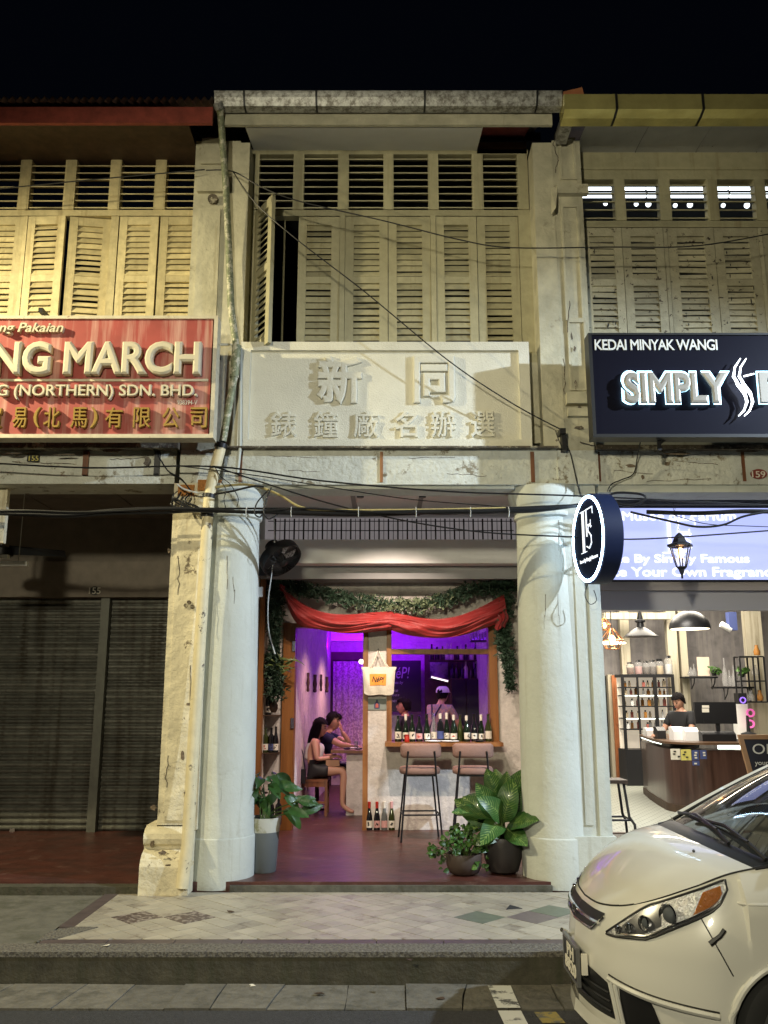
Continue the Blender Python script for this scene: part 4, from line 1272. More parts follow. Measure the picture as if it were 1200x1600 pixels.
obj('bracket', G().tube([mb, mb + Vector((-.04, .06, -.16)), mb + Vector((-.10, .12, -.20))], .025, 8).box(mb.x - .14, mb.x - .06, mb.y + .05, mb.y + .16, mb.z - .30, mb.z - .12), metal_d, fn)
q = P(406, 925, 9.1)
tag(obj('power_socket', G().box(q.x - .03, q.x + .03, q.y - .03, q.y + .03, q.z - .05, q.z + .05), white_p, bevel=.008), 'small pale socket with knotted flex below the wall fan', 'socket')

# dim ceiling fan blade and hung tube fitting on the far left
q = P(14, 850, 9.0)
cf = thing('ceiling_fan', 'dark ceiling fan in the unlit arcade at the far left', 'ceiling fan', P(5, 855, 9.2))
obj('motor', G().lathe([(.05, .06), (.11, .03), (.12, -.04), (.06, -.08)], 20, P(2, 862, 9.2)), metal_d, cf, smooth=True)
obj('downrod', G().tube([P(2, 855, 9.2), (P(2, 855, 9.2).x, 9.2, 3.7)], .014), metal_d, cf)
a, b = P(14, 858, 9.15), P(101, 862, 9.0)
obj('blade', G().add([a + Vector((0, 0, .03)), b + Vector((0, 0, .0)), b + Vector((0, .05, -.045)), a + Vector((0, .06, -.05)), a + Vector((0, 0, .04)), b + Vector((0, 0, .01)), b + Vector((0, .05, -.035)), a + Vector((0, .06, -.04))],
    [(0, 1, 2, 3), (4, 5, 6, 7), (0, 1, 5, 4), (1, 2, 6, 5), (2, 3, 7, 6), (3, 0, 4, 7)]), metal_d, cf)
hl = thing('light_fitting', 'pale batten light fitting hung on two cords in the dark arcade', 'lamp', P(0, 880, 8.9))
obj('batten', G().box(xf(-40, 880, 8.9), xf(43, 880, 8.9), 8.88, 8.94, zf(884, 8.9), zf(877, 8.9)), white_p, hl, bevel=.004)
obj('cord', G().tube([P(29, 878, 8.9), (xf(36, 800, 8.9), 8.9, 3.7)], .004, 4), cable_w, hl)
hl2 = tag(obj('light_fitting', G().box(xf(-40, 869, 8.8), xf(13, 869, 8.8), 8.78, 8.84, zf(873, 8.8), zf(867, 8.8)), white_p, bevel=.004), 'short white strip fitting above the hung batten at the frame edge', 'lamp')

# ================================================================== two ceiling spot lamps
for i, px in enumerate((563, 660)):
    Y_ = 9.06
    q = P(px, 769, Y_)
    sp = thing('spot_lamp', ['black cylinder spot lamp on the arcade ceiling, the one nearer the wall fan', 'black cylinder spot lamp on the arcade ceiling, the one nearer the ring sign'][i], 'spot lamp', q, 'ceiling spot lamps of the bar')
    obj('body', G().lathe([(.034, -.06), (.038, -.055), (.038, .06), (.02, .065)], 20, q), metal_d, sp, smooth=True)
    obj('stem', G().tube([q + Vector((0, 0, .06)), (q.x, q.y, 3.75)], .008), metal_d, sp)
    ld = bpy.data.lights.new('spot_lamp_light', 'SPOT')
    ld.energy = L_SPOT
    ld.color = (1.0, .80, .66)
    ld.spot_size = R(95)
    ld.spot_blend = 1.0
    ld.shadow_soft_size = .02
    lo_ = bpy.data.objects.new('spot_lamp_light', ld)
    COL.objects.link(lo_)
    lo_.location = q + Vector((0, .0, -.085))
    lo_.rotation_euler = (Vector((0.25 - .3 * i, 10.9, .25)) - lo_.location).to_track_quat('-Z', 'Y').to_euler()

# ================================================================== lantern
ln = thing('hanging_lantern', 'old black street lantern with a warm bulb hanging on a chain before the light box', 'lantern', P(1063, 900, 8.35))
lq = P(1063, 860, 8.35)
k_ = dep(860, 8.35) / FPX
Z = lambda py: zf(py, 8.35)
hx = lq.x
obj('ceiling_hook', G().lathe([(.012, Z(772)), (.03, Z(766)), (.065, Z(759)), (.02, Z(757))], 12, (hx - .05, 8.33, 0)), metal_d, ln)
cg_ = G()
for i in range(9):
    t = i / 8
    a = Vector((hx - .05 + .05 * t, 8.35, Z(772 + 60 * t)))
    s_ = .02
    cg_.tube([a + Vector((s_ * .5 * math.cos(th) * (1 if i % 2 else .3), s_ * .5 * math.cos(th) * (.3 if i % 2 else 1), s_ * 1.1 * math.sin(th))) for th in [2 * PI * k / 8 for k in range(9)]], .003, 4, cap=False)
obj('chain', cg_, metal_d, ln)
obj('cap', G().lathe([(.008, Z(832)), (.02, Z(834)), (.045, Z(838)), (.075, Z(848)), (.125, Z(851)), (.125, Z(854)), (.09, Z(855))][::-1], 6, (hx, 8.35, 0)), metal_d, ln)
gz = [(.10, Z(855)), (.045, Z(886))]
obj('glass', G().lathe([(.044, Z(886)), (.098, Z(855))], 6, (hx, 8.35, 0)), mat('lantern glass', (.9, .85, .8), .05, trans=1, ior=1.05, alpha=.35), ln)
for i in range(6):
    a = 2 * PI * i / 6
    obj('glazing_bar', G().tube([(hx + .10 * math.cos(a), 8.35 + .10 * math.sin(a), Z(855)), (hx + .047 * math.cos(a), 8.35 + .047 * math.sin(a), Z(886))], .006, 4), metal_d, ln)
obj('base', G().lathe([(.01, Z(904)), (.012, Z(898)), (.025, Z(893)), (.03, Z(890)), (.055, Z(886)), (.03, Z(885))], 6, (hx, 8.35, 0)), metal_d, ln)
bulb_w = mat('warm bulb glow', (1, .8, .5), .4, emit=(1.0, .50, .20), es=9)
obj('bulb', G().ball((hx, 8.35, Z(864)), .035, 12, 8, sz=1.5), bulb_w, ln, smooth=True)

# ================================================================== red cloth swag over the bar front
YC = 10.62
redcl = mat('red satin cloth', (.23, .008, .007), .60, var=.2, vscale=5, bump=.004, bscale=60)
redcl.node_tree.nodes['Principled BSDF'].inputs['Sheen Weight'].default_value = .2


def crom(pts, t):
    k = len(pts) - 1
    u = min(max(t, 0), 1) * k
    i = min(int(u), k - 1)
    f = u - i
    p0, p1, p2, p3 = [Vector(pts[max(0, min(k, j))]) for j in (i - 1, i, i + 1, i + 2)]
    return .5 * ((2 * p1) + (p2 - p0) * f + (2 * p0 - 5 * p1 + 4 * p2 - p3) * f * f + (3 * p1 - p0 - 3 * p2 + p3) * f ** 3)


def swag(top, bot, folds, amp, sag):
    def fnc(u, v):
        a, b = crom(top, u), crom(bot, u)
        p = a.lerp(b, v)
        env = math.sin(PI * min(1, .12 + u * .88) * .98) ** .5 if True else 1
        w1 = v + .16 * math.sin(u * 4.2 + v * 3) + .05 * math.sin(u * 11)
        fade = .25 + .75 * math.sin(PI * u) * (.6 + .4 * math.sin(u * 9 + v * 4))
        y = YC - .08 * math.sin(PI * v) + amp * fade * (abs(math.sin(w1 * folds * 1.1)) ** .7 * 1.6 - .8 + .5 * math.sin(w1 * folds * 3.1 + u * 7) + .22 * math.sin(w1 * folds * 7.3 + u * 13)) + .006 * math.sin(u * 23 + v * 9)
        p.y += 1.6 * math.sin(v * folds * PI + u * 3.0) * math.sin(PI * u) * .0 
        return P(p.x, p.y, y)
    return fnc


cs = thing('red_cloth', 'red satin cloth swagged in two dips over the bar door and window', 'drape', P(612, 960, YC))
tp1 = [(438, 915), (465, 938), (500, 955), (540, 960), (580, 957), (612, 955)]
bt1 = [(441, 921), (462, 972), (500, 984), (545, 990), (585, 987), (612, 984)]
tp2 = [(608, 955), (640, 962), (680, 967), (720, 961), (760, 944), (787, 928)]
bt2 = [(608, 984), (640, 993), (685, 997), (725, 992), (762, 980), (794, 968)]
obj('swag', G().grid(swag(tp1, bt1, 7, .024, 0), 90, 50), redcl, cs, smooth=True)
obj('swag', G().grid(swag(tp2, bt2, 7, .024, 0), 90, 50), redcl, cs, smooth=True)
obj('cloth_tail', G().grid(lambda u, v: P(776 + 16 * u + 3 * math.sin(v * 5), 958 + 24 * v + 3 * math.sin(u * 6), YC - .06 - .05 * math.sin(u * PI) + .012 * math.sin(u * 18)), 14, 10), redcl, cs, smooth=True)
obj('tassel_point', G().grid(lambda u, v: P(437 + 8 * u, 912 + 10 * v + 4 * u, YC - .03 * math.sin(PI * u)), 4, 4), redcl, cs, smooth=True)

# ================================================================== garlands of artificial pine


def garland(name, label, path, rad, n, seed, extra=None):
    rnd = random.Random(seed)
    t_ = thing(name, label, 'garland', P(*path[0]), 'artificial pine garlands round the bar front')
    g, g2 = G(), G()
    pts = [P(*q) for q in path]
    for i in range(n):
        u = rnd.random()
        c = crom(pts, u)
        th = rnd.uniform(0, 2 * PI)
        rr_ = rad(u) * rnd.uniform(.05, 1)
        c = c + Vector((math.cos(th) * rr_, -abs(rnd.gauss(0, .05)), math.sin(th) * rr_))
        d = Vector((rnd.gauss(0, 1), rnd.gauss(-.6, .6), rnd.gauss(0, 1))).normalized()
        gg = g2 if (extra and extra(u) > rnd.random()) else g
        L = rnd.uniform(.035, .075)
        for k in range(5):
            e = (d + Vector((rnd.gauss(0, .6), rnd.gauss(0, .5), rnd.gauss(0, .6)))).normalized()
            s = e.cross(Vector((rnd.gauss(0, 1), rnd.gauss(0, 1), rnd.gauss(0, 1)))).normalized() * rnd.uniform(.005, .010)
            gg.add([c - s, c + s, c + e * L + s * .5, c + e * L - s * .5], [(0, 1, 2, 3)])
    w = G().tube([crom(pts, i / 24) for i in range(25)], .012, 5)
    obj('twisted_stem', w, wood_d, t_)
    tag(obj('needles', g, pine_m, t_), kind='stuff')
    if g2.v:
        tag(obj('frosted_needles', g2, pine_w, t_), kind='stuff')
    return t_


garland('garland', 'pine garland looping along the top of the bar front above the red cloth', [(425, 908, 10.72), (470, 920, 10.72), (520, 932, 10.72), (570, 942, 10.72), (620, 946, 10.70), (670, 944, 10.72), (710, 932, 10.72), (750, 918, 10.72), (800, 912, 10.72)],
        lambda u: .11 - .02 * math.sin(PI * u), 1500, 1, lambda u: max(0, .65 - abs(u - .55) * 2.6))
garland('garland', 'pine garland hanging thickly down the left side of the bar door', [(434, 905, 10.72), (428, 950, 10.72), (430, 1000, 10.72), (427, 1040, 10.72), (432, 1082, 10.72)], lambda u: .10 + .05 * math.sin(u * 9), 1300, 2)
garland('garland', 'pine garland hanging down the right side of the bar window', [(785, 905, 10.70), (788, 950, 10.70), (784, 990, 10.70), (792, 1030, 10.70), (797, 1075, 10.72)], lambda u: .12 - .06 * u + .02 * math.sin(u * 12), 1000, 3)

# ================================================================== bottles
def bottle_mesh(kind):
    if kind == 'slim':
        pr = [(.002, .0), (.036, .0), (.038, .01), (.038, .12), (.034, .16), (.020, .215), (.0145, .25), (.0145, .30), (.016, .302), (.016, .315), (.012, .316)]
    elif kind == 'burg':
        pr = [(.002, .0), (.039, .0), (.041, .01), (.041, .13), (.038, .155), (.025, .195), (.0155, .225), (.0145, .28), (.017, .282), (.017, .295), (.012, .296)]
    else:
        pr = [(.002, .0), (.035, .0), (.037, .01), (.037, .18), (.034, .20), (.016, .225), (.0145, .28), (.017, .282), (.017, .298), (.012, .30)]
    return G().lathe(pr, 18)


BM = {}


def bottle(label, loc, kind='slim', glass=glass_b, lab=label_w, foil=None, mark=0, sc=1.0, group=None, lh=.5, rz=0):
    key = (kind, glass.name)
    if key not in BM:
        BM[key] = build_mesh('bottle_glass', bottle_mesh(kind), glass, True)
    t = thing('wine_bottle', label, 'bottle', loc, group)
    t.scale = (sc, sc, sc)
    t.rotation_euler = (0, 0, rz)
    local('glass_body', BM[key], parent=t)
    r = .0392 if kind != 'burg' else .042
    if lab:
        z0, z1 = .03, .03 + .15 * lh

        def fn(u, v):
            a = -PI / 2 + (u - .5) * 2.3
            return (r * math.cos(a), r * math.sin(a), z0 + (z1 - z0) * v)
        lb = local('paper_label', G().grid(fn, 10, 1), lab, t, smooth=True)
        if mark:
            rk = random.Random(mark)
            g = G()
            for i in range(4):
                u0, v0 = rk.uniform(.25, .6), rk.uniform(.15, .7)
                w_, h_ = rk.uniform(.06, .22), rk.uniform(.08, .3)
                g.grid(lambda u, v: tuple(Vector(fn(u0 + w_ * u, min(.95, v0 + h_ * v))) * 1.0 + Vector((0, -.0012, 0))), 4, 1)
            local('label_print', g, label_k if mark % 3 else label_r, lb)
    if foil:
        local('foil', G().lathe([(.0165, .245), (.0170, .25), (.0182, .318 if kind == 'slim' else .30), (.012, .319 if kind == 'slim' else .302)], 14), foil, t, smooth=True)
    return t


zc_ = zsill + .001
row = [  # px, kind, glass, label, foil, mark, words
    (622, 'burg', glass_b, label_w, None, 1, 'stout dark green bottle with a pale side label'),
    (634, 'slim', glass_b, label_w, label_w, 4, 'tall green bottle with a white capsule and small label'),
    (644, 'slim', glass_b, label_w, None, 2, 'dark slim bottle with a black and white portrait label'),
    (655, 'burg', glass_bl, label_p, None, 3, 'dark bottle with a pink picture label'),
    (667, 'slim', glass_b, label_w, None, 5, 'slim bottle with a wide cream label of printed figures'),
    (678, 'slim', glass_c, label_w, None, 7, 'clear glass bottle with faded white label'),
    (688, 'bord', glass_bl, label_b, label_w, 0, 'black bottle with a blue label and white capsule'),
    (698, 'slim', glass_b, label_w, label_w, 8, 'tall dark bottle with a square white label and white capsule'),
    (709, 'burg', glass_b, label_w, label_w, 9, 'broad bottle with a cream label and thick white cap'),
    (719, 'slim', glass_g, None, None, 0, 'olive bottle without a label'),
    (729, 'burg', glass_b, label_w, label_w, 10, 'dark bottle with a drawn face on its white label'),
    (741, 'slim', glass_bl, label_w, None, 11, 'black slim bottle with a two tone picture label'),
    (752, 'slim', glass_b, label_w, label_w, 13, 'dark bottle with a plain white label near the frame'),
    (763, 'burg', glass_g, label_w, None, 0, 'olive bottle with low cream band label by the window frame')]
ords = ['leftmost', 'second', 'third', 'fourth', 'fifth', 'sixth', 'seventh', 'eighth', 'ninth', 'tenth', 'eleventh', 'twelfth', 'thirteenth', 'last']
for i, (px, kd, gl, lb, fo, mk, wd) in enumerate(row):
    y_ = 10.80 + random.uniform(-.03, .05)
    bottle('%s, %s on the bar counter' % (wd, ords[i]), (xf(px, 1140, y_), y_, zc_), kd, gl, lb, fo, mk, random.uniform(.98, 1.08), 'wine bottles standing along the bar counter', random.choice([.42, .5, .55]), random.uniform(-.3, .3))
tag(obj('jar', G().lathe([(.001, 0), (.028, 0), (.03, .01), (.03, .06), (.026, .065), (.028, .068), (.028, .085), (.001, .086)], 16, (xf(636, 1150, 10.66), 10.66, zc_)), label_r, smooth=True), 'small red lidded jar between the bar counter bottles', 'jar')
for i, (px, rr_, wd) in enumerate(((677, .10, 'white plate lying before the clear bottle on the counter'), (703, .11, 'flat white dish on the bar counter below the square label'), (749, .06, 'small dark saucer on the counter near the window frame'))):
    tag(obj('plate', G().lathe([(.001, .003), (rr_ * .6, .0), (rr_, .012), (rr_, .016), (rr_ * .6, .006), (.001, .007)], 24, (xf(px, 1155, 10.66), 10.66, zc_)), white_p if i < 2 else metal_d, smooth=True), wd, 'plate')

# four bottles on the floor against the white pillar
Yb = 10.72
for i, (px, kd, gl, lb, fo, mk, wd) in enumerate((
        (577, 'slim', glass_bl, label_w, label_r, 14, 'black bottle with red foil and portrait label, leftmost of four on the floor'),
        (589, 'slim', glass_bl, label_p, label_r, 16, 'black bottle with round pinkish label, second of four on the floor'),
        (600.5, 'slim', glass_c, label_p, label_w, 0, 'clear glass bottle with pale label among the four on the floor'),
        (612, 'slim', glass_g, label_w, label_p, 17, 'olive bottle with square cream label, rightmost of four on the floor'))):
    yb = yz(1297, 0)
    bottle(wd, (xf(px, 1290, yb), yb, .001), kd, gl, lb, fo, mk, 1.0, 'wine bottles on the floor beside the white pillar', .52)

# niche shelves with bottles on the left
for k, py in enumerate((1117, 1176)):
    zz = zf(py, 10.75)
    sh = tag(obj('wall_shelf', G().box(X(413), X(439), 10.68, YW, zz - .012, zz), wood_d, bevel=.002), ['upper small wooden shelf in the niche left of the bar door', 'lower small wooden shelf in the niche left of the bar door'][k], 'shelf')
for i, (px, zpy, kd, gl, lb, wd) in enumerate(((418, 1117, 'bord', glass_bl, label_w, 'dark bottle with a white picture label on the upper niche shelf'),
                                        (415, 1176, 'bord', glass_g, label_w, 'amber green bottle with cream label at the left of the lower niche shelf'),
                                        (424, 1176, 'bord', glass_bl, label_b, 'dark bottle with bluish label in the middle of the lower niche shelf'),
                                        (431, 1176, 'slim', glass_bl, label_w, 'slim black bottle at the right of the lower niche shelf'))):
    bottle(wd, (xf(px, 1150, 10.76), 10.76, zf(zpy, 10.75) + .001), kd, gl, lb, None, 20 + i, .95, 'bottles on the niche shelves')
q = P(427, 1104, 10.77)
tag(obj('gourd_vase', G().lathe([(.002, -.07), (.03, -.07), (.055, -.03), (.055, .02), (.03, .06), (.012, .08), (.01, .10)], 18, q), wood_d, smooth=True), 'round brown gourd shaped vase on the upper niche shelf', 'vase')
for i, px in enumerate((408, 419, 431)):
    y_ = 10.62
    bottle('dark bottle standing on the floor behind the grey planter, %s of three' % ['leftmost', 'middle', 'rightmost'][i], (xf(px + 4, 1270, y_), y_, .10), 'bord', glass_bl, None, None, 0, 1.05, 'bottles behind the grey planter')
tag(obj('crate', G().box(X(412), X(440), 10.52, 10.74, 0, .10), wood_d, bevel=.004), 'low dark box under the bottles behind the grey planter', 'box')

# ================================================================== tote bag on the pillar
YB2 = 10.84
tb = thing('tote_bag', 'cream canvas tote bag with an orange patch hung by its handles on the white pillar', 'bag', P(592, 1085, YB2))
canvas = mat('cream canvas', (.66, .61, .50), .85, var=.06, vscale=8, bump=.006, bscale=60)


def bagf(sgn):
    def fn(u, v):
        px = 566 + 52 * u + (1 - v) * (3 - 6 * u) * 1.0 + (0 if v < .9 else (-1 + 2 * u) * 1.5)
        py = 1086 - 44 * v + 0.6 * math.sin(u * 9) * (1 - v) - 3.0 * (1 - v) ** 3 * (abs(u - .5) * 2) ** 8
        bul = math.sin(PI * min(1, max(0, u))) ** .5 * (.25 + .75 * math.sin(PI * min(1, v * .9 + .05)))
        y = YB2 - .03 - sgn * .045 * bul + .006 * math.sin(u * 17 + v * 5)
        return P(px, py, y)
    return fn


bgm = G().grid(bagf(1), 22, 16)
bgm.grid(bagf(-.5), 22, 16)
obj('bag_body', bgm, canvas, tb, smooth=True)
for a, b in (((579, 1043), (604, 1043)), ((582, 1043), (607, 1043))):
    top_ = (591, 1016)
    obj('handle', G().tube([P(a[0], a[1], YB2 - .05), P((a[0] + top_[0]) / 2, 1030, YB2 - .03), P(top_[0] - 1, top_[1] + 1, YB2 - .02), P(top_[0] + 1, top_[1] + 1, YB2 - .02), P((b[0] + top_[0]) / 2, 1030, YB2 - .03), P(b[0], b[1], YB2 - .05)], .007, 6), canvas, tb, smooth=True)
obj('hook', G().tube([P(591, 1014, YB2 + .06), P(591, 1014, YB2 - .03), P(591, 1018, YB2 - .04)], .006, 6), metal_d, tb)
orange = mat('orange print', (.80, .30, .05), .8)
fb = bagf(1)
og = G().grid(lambda u, v: Vector(fb((577 + 27 * u - 566) / 52, .34 + .41 * v)) + Vector((0, -.004, 0)), 12, 8)
op = obj('orange_patch', og, orange, tb, smooth=True)
g = text_mesh('NéP!', extrude=.01, bold=.02, shear=.35)
mx, my = max(p.x for p in g.v), max(p.y for p in g.v)
g.v = [Vector(fb((580 + 21 * p.x / mx - 566) / 52, .47 + .18 * p.y / my + .02 * math.sin(p.x * 6))) + Vector((0, -.0065 - p.z * .05, 0)) for p in g.v]
obj('lettering', g, label_k, tb)
# plaque with a bottle emblem below the bag
pq = tag(obj('sign_plaque', pbox(573.5, 603.5, 1092, 1109, YW - .012, YW - .001), mat('grey green plaque', (.20, .23, .21), .5)), 'small grey green plaque with a red and blue bottle emblem under the tote bag', 'plaque')
q = P(589, 1107, YW - .014)
em = G().prism([(q.x - .032, q.z), (q.x + .032, q.z), (q.x + .034, q.z + .05), (q.x + .012, q.z + .08), (q.x + .010, q.z + .105), (q.x - .010, q.z + .105), (q.x - .012, q.z + .08), (q.x - .034, q.z + .05)], YW - .016, YW - .012)
obj('emblem', em, mat('navy print', (.03, .04, .12), .6), pq)
obj('emblem_centre', G().prism([(q.x - .018, q.z + .01), (q.x + .018, q.z + .01), (q.x + .018, q.z + .045), (q.x, q.z + .065), (q.x - .018, q.z + .045)], YW - .018, YW - .016), mat('brick red print', (.40, .09, .07), .6), pq)

# ================================================================== bar stools
stool_f = mat('taupe stool fabric', (.27, .165, .13), .85, var=.06, vscale=20, bump=.003, bscale=300)


def make_stool(label, cx, cy, rz):
    t = thing('bar_stool', label, 'stool', (cx, cy, 0), 'upholstered bar stools at the bar counter')
    t.rotation_euler = (0, 0, rz)
    # seat, facing the bar (+y); the backrest is on the street side
    g = G()
    pr = []
    for z, s in ((.70, .90), (.705, .97), (.72, 1.0), (.75, 1.0), (.768, .96), (.775, .85)):
        pr.append((z, s))
    n = 32

    def ring(z, s, w=.225, dd=.20, e=3.2):
        out = []
        for i in range(n):
            a = 2 * PI * i / n
            c, d_ = math.cos(a), math.sin(a)
            out.append(Vector((w * s * abs(c) ** (2 / e) * (1 if c > 0 else -1), dd * s * abs(d_) ** (2 / e) * (1 if d_ > 0 else -1), z)))
        return out
    v = []
    for z, s in pr:
        v += ring(z, s)
    f = [(i * n + j, i * n + (j + 1) % n, (i + 1) * n + (j + 1) % n, (i + 1) * n + j) for i in range(len(pr) - 1) for j in range(n)]
    f += [tuple(range(n))[::-1], tuple(range((len(pr) - 1) * n, len(pr) * n))]
    g.add(v, f)
    local('seat', g, stool_f, t, smooth=True)
    bk = G()

    def fb_(u, v_, o):
        a = (u - .5) * 2
        x_ = .225 * a
        y_ = -.235 + .065 * a * a + o
        ed = min(1, (1 - abs(a)) * 9) ** .5
        z_ = .975 + (v_ - .5) * .155 * (.72 + .28 * ed)
        y_ += -.0 + .02 * (v_ - .5)
        return (x_, y_ - (o * (1 - ed * .9)) * 0 , z_)
    nu, nv = 24, 8
    ring_ = []
    sec = [(-.026, .0), (-.026, .5), (-.018, .9), (0, 1), (.018, .9), (.026, .5), (.026, 0), (.018, -.9 + .0), (0, -1), (-.018, -.9)]
    sec = [(.026 * math.cos(th), math.copysign(abs(math.sin(th)) ** .5, math.sin(th))) for th in [2 * PI * k / 16 for k in range(16)]]
    v, f = [], []
    for i in range(nu + 1):
        u = i / nu
        a = (u - .5) * 2
        ed = min(1, (1 - abs(a)) * 7 + .12) ** .6
        for o, h in sec:
            v.append((.225 * a, -.215 + .06 * a * a - o * ed, .955 + h * .078 * (.55 + .45 * ed)))
    m_ = len(sec)
    f = [(i * m_ + j, i * m_ + (j + 1) % m_, (i + 1) * m_ + (j + 1) % m_, (i + 1) * m_ + j) for i in range(nu) for j in range(m_)]
    f += [tuple(range(m_)), tuple(range(nu * m_, (nu + 1) * m_))[::-1]]
    bk.add(v, f)
    local('backrest', bk, stool_f, t, smooth=True)
    tops = {}
    for sx in (-1, 1):
        for sy in (-1, 1):
            b = Vector((sx * .225, sy * .20, 0))
            tp = Vector((sx * .155, sy * .14, .70))
            pts = [b, tp]
            if sy < 0:
                pts = [b, Vector((sx * .165, -.175, .70)), Vector((sx * .145, -.222, .95))]
            local('leg', G().tube(pts, .0105, 8), metal_d, t, smooth=True)
            tops[sx, sy] = b.lerp(pts[1], .40)
    fr = G()
    for a, b in (((-1, -1), (1, -1)), ((1, -1), (1, 1)), ((1, 1), (-1, 1)), ((-1, 1), (-1, -1))):
        fr.tube([tops[a], tops[b]], .009, 8)
    local('foot_rail', fr, metal_d, t, smooth=True)
    local('seat_frame', G().box(-.17, .17, -.17, -.15, .68, .70).box(-.17, .17, .14, .16, .68, .70), metal_d, t)
    return t


ys_ = 10.18
make_stool('taupe upholstered bar stool with thin black legs nearer the four floor bottles', xf(656, 1240, ys_), ys_, R(3))
make_stool('taupe upholstered bar stool partly hidden behind the broad leaved potted plant', xf(739, 1240, ys_), ys_, R(-2))

# ================================================================== potted plants


def leaf_geo(L, w, cup, bend, wav=0.0, n=8, tipw=1.0):
    def fn(u, v):
        x_ = (u - .5) * 2
        hw = w * math.sin(PI * min(1, v ** .8 * .97 + .02)) ** .8
        return (x_ * hw, L * (v if bend == 0 else math.sin(v * bend) / bend), L * ((1 - math.cos(v * bend)) / bend if bend else 0) * -1 + cup * abs(x_) * hw + wav * math.sin(v * 14 + x_) * abs(x_))
    return G().grid(fn, 4, n)


def place_leaf(parent, me, base, direction, roll=0.0, sc=1.0):
    d_ = Vector(direction).normalized()
    nn = Vector((random.gauss(0, .35), -1, random.uniform(.2, 1.1)))
    nn = (nn - d_ * nn.dot(d_)).normalized()
    xx_ = d_.cross(nn)
    q_ = Matrix((xx_, d_, nn)).transposed()
    o = bpy.data.objects.new('leaf', me)
    COL.objects.link(o)
    o.parent = parent
    o.location = Vector(base) - wloc(parent)
    M_ = q_.to_4x4() @ Matrix.Rotation(roll, 4, 'Y')
    o.rotation_euler = M_.to_euler()
    o.scale = (sc, sc, sc)
    return o


# broad leaved dieffenbachia in a dark pot
yd = yz(1368, 0) + .13
random.seed(2)
dx = xf(786, 1340, yd)
dz = thing('potted_plant', 'broad leaved dumb cane with cream speckled leaves in a black pot by the right column', 'plant', (dx, yd, 0))
pot_d = mat('dark pot', (.035, .03, .03), .45, var=.1)
obj('pot', G().lathe([(.10, .0), (.135, .02), (.165, .12), (.185, .24), (.19, .30), (.185, .31), (.175, .30), (.17, .27), (.01, .27)], 36, (dx, yd, 0)), pot_d, dz, smooth=True)
obj('soil', G().lathe([(.001, .272), (.168, .272), (.168, .268), (.001, .268)], 24, (dx, yd, 0)), soil_m, dz)
random.seed(21)
lm = [build_mesh('leaf', leaf_geo(.34, .088, .22, b, .006), leaf_v, True) for b in (.5, .9, 1.3, .25)]
stems = G()
spec = [  # base height, azimuth deg, elevation deg, scale, roll
    (.62, 100, 62, 1.15, 0), (.60, 80, 78, .95, .2), (.58, 150, 45, 1.25, .1), (.60, 40, 58, 1.25, -.1), (.55, 200, 20, 1.15, .3), (.52, 340, 25, 1.1, -.2),
    (.55, 260, 30, 1.1, 0), (.50, 300, 15, 1.15, .2), (.56, 225, 48, 1.1, 0), (.58, 320, 55, 1.15, 0), (.48, 180, 5, 1.05, .3), (.46, 0, 10, 1.0, -.3),
    (.42, 330, -30, .95, 0), (.40, 20, -25, .9, 0), (.45, 240, -5, .9, .2), (.62, 60, 70, 1.0, .3), (.5, 170, 30, 1.2, 0), (.5, 20, 40, 1.05, .1), (.60, 290, 66, 1.1, 0),
    (.38, 215, -20, .8, 0), (.60, 120, 70, 1.2, .1), (.63, 75, 55, 1.1, -.2), (.5, 250, 8, 1.1, .2), (.46, 290, -12, 1.0, 0), (.40, 5, -35, 1.1, 0), (.55, 195, 35, 1.0, -.2), (.52, 275, 50, 1.15, -.1), (.44, 345, -8, 1.0, 0)]
for i, (h, az, el, sc, rl) in enumerate(spec):
    a, e = R(az), R(el)
    d_ = Vector((math.cos(a) * math.cos(e), -math.sin(a) * math.cos(e) if az > 180 else math.sin(a) * math.cos(e) * .6, math.sin(e)))
    if 180 < az < 360:
        d_ = Vector((math.cos(a) * math.cos(e), math.sin(a) * math.cos(e), math.sin(e)))
    b0 = Vector((dx + random.uniform(-.06, .06), yd + random.uniform(-.05, .05), .27))
    b1 = Vector((dx + d_.x * .10, yd + d_.y * .08, h - .08))
    stems.tube([b0, b0.lerp(b1, .5) + Vector((0, 0, .03)), b1], .012, 6, r2=.006)
    place_leaf(dz, lm[i % 4], b1, d_, rl, sc)
obj('stem', stems, stem_m, dz, smooth=True)

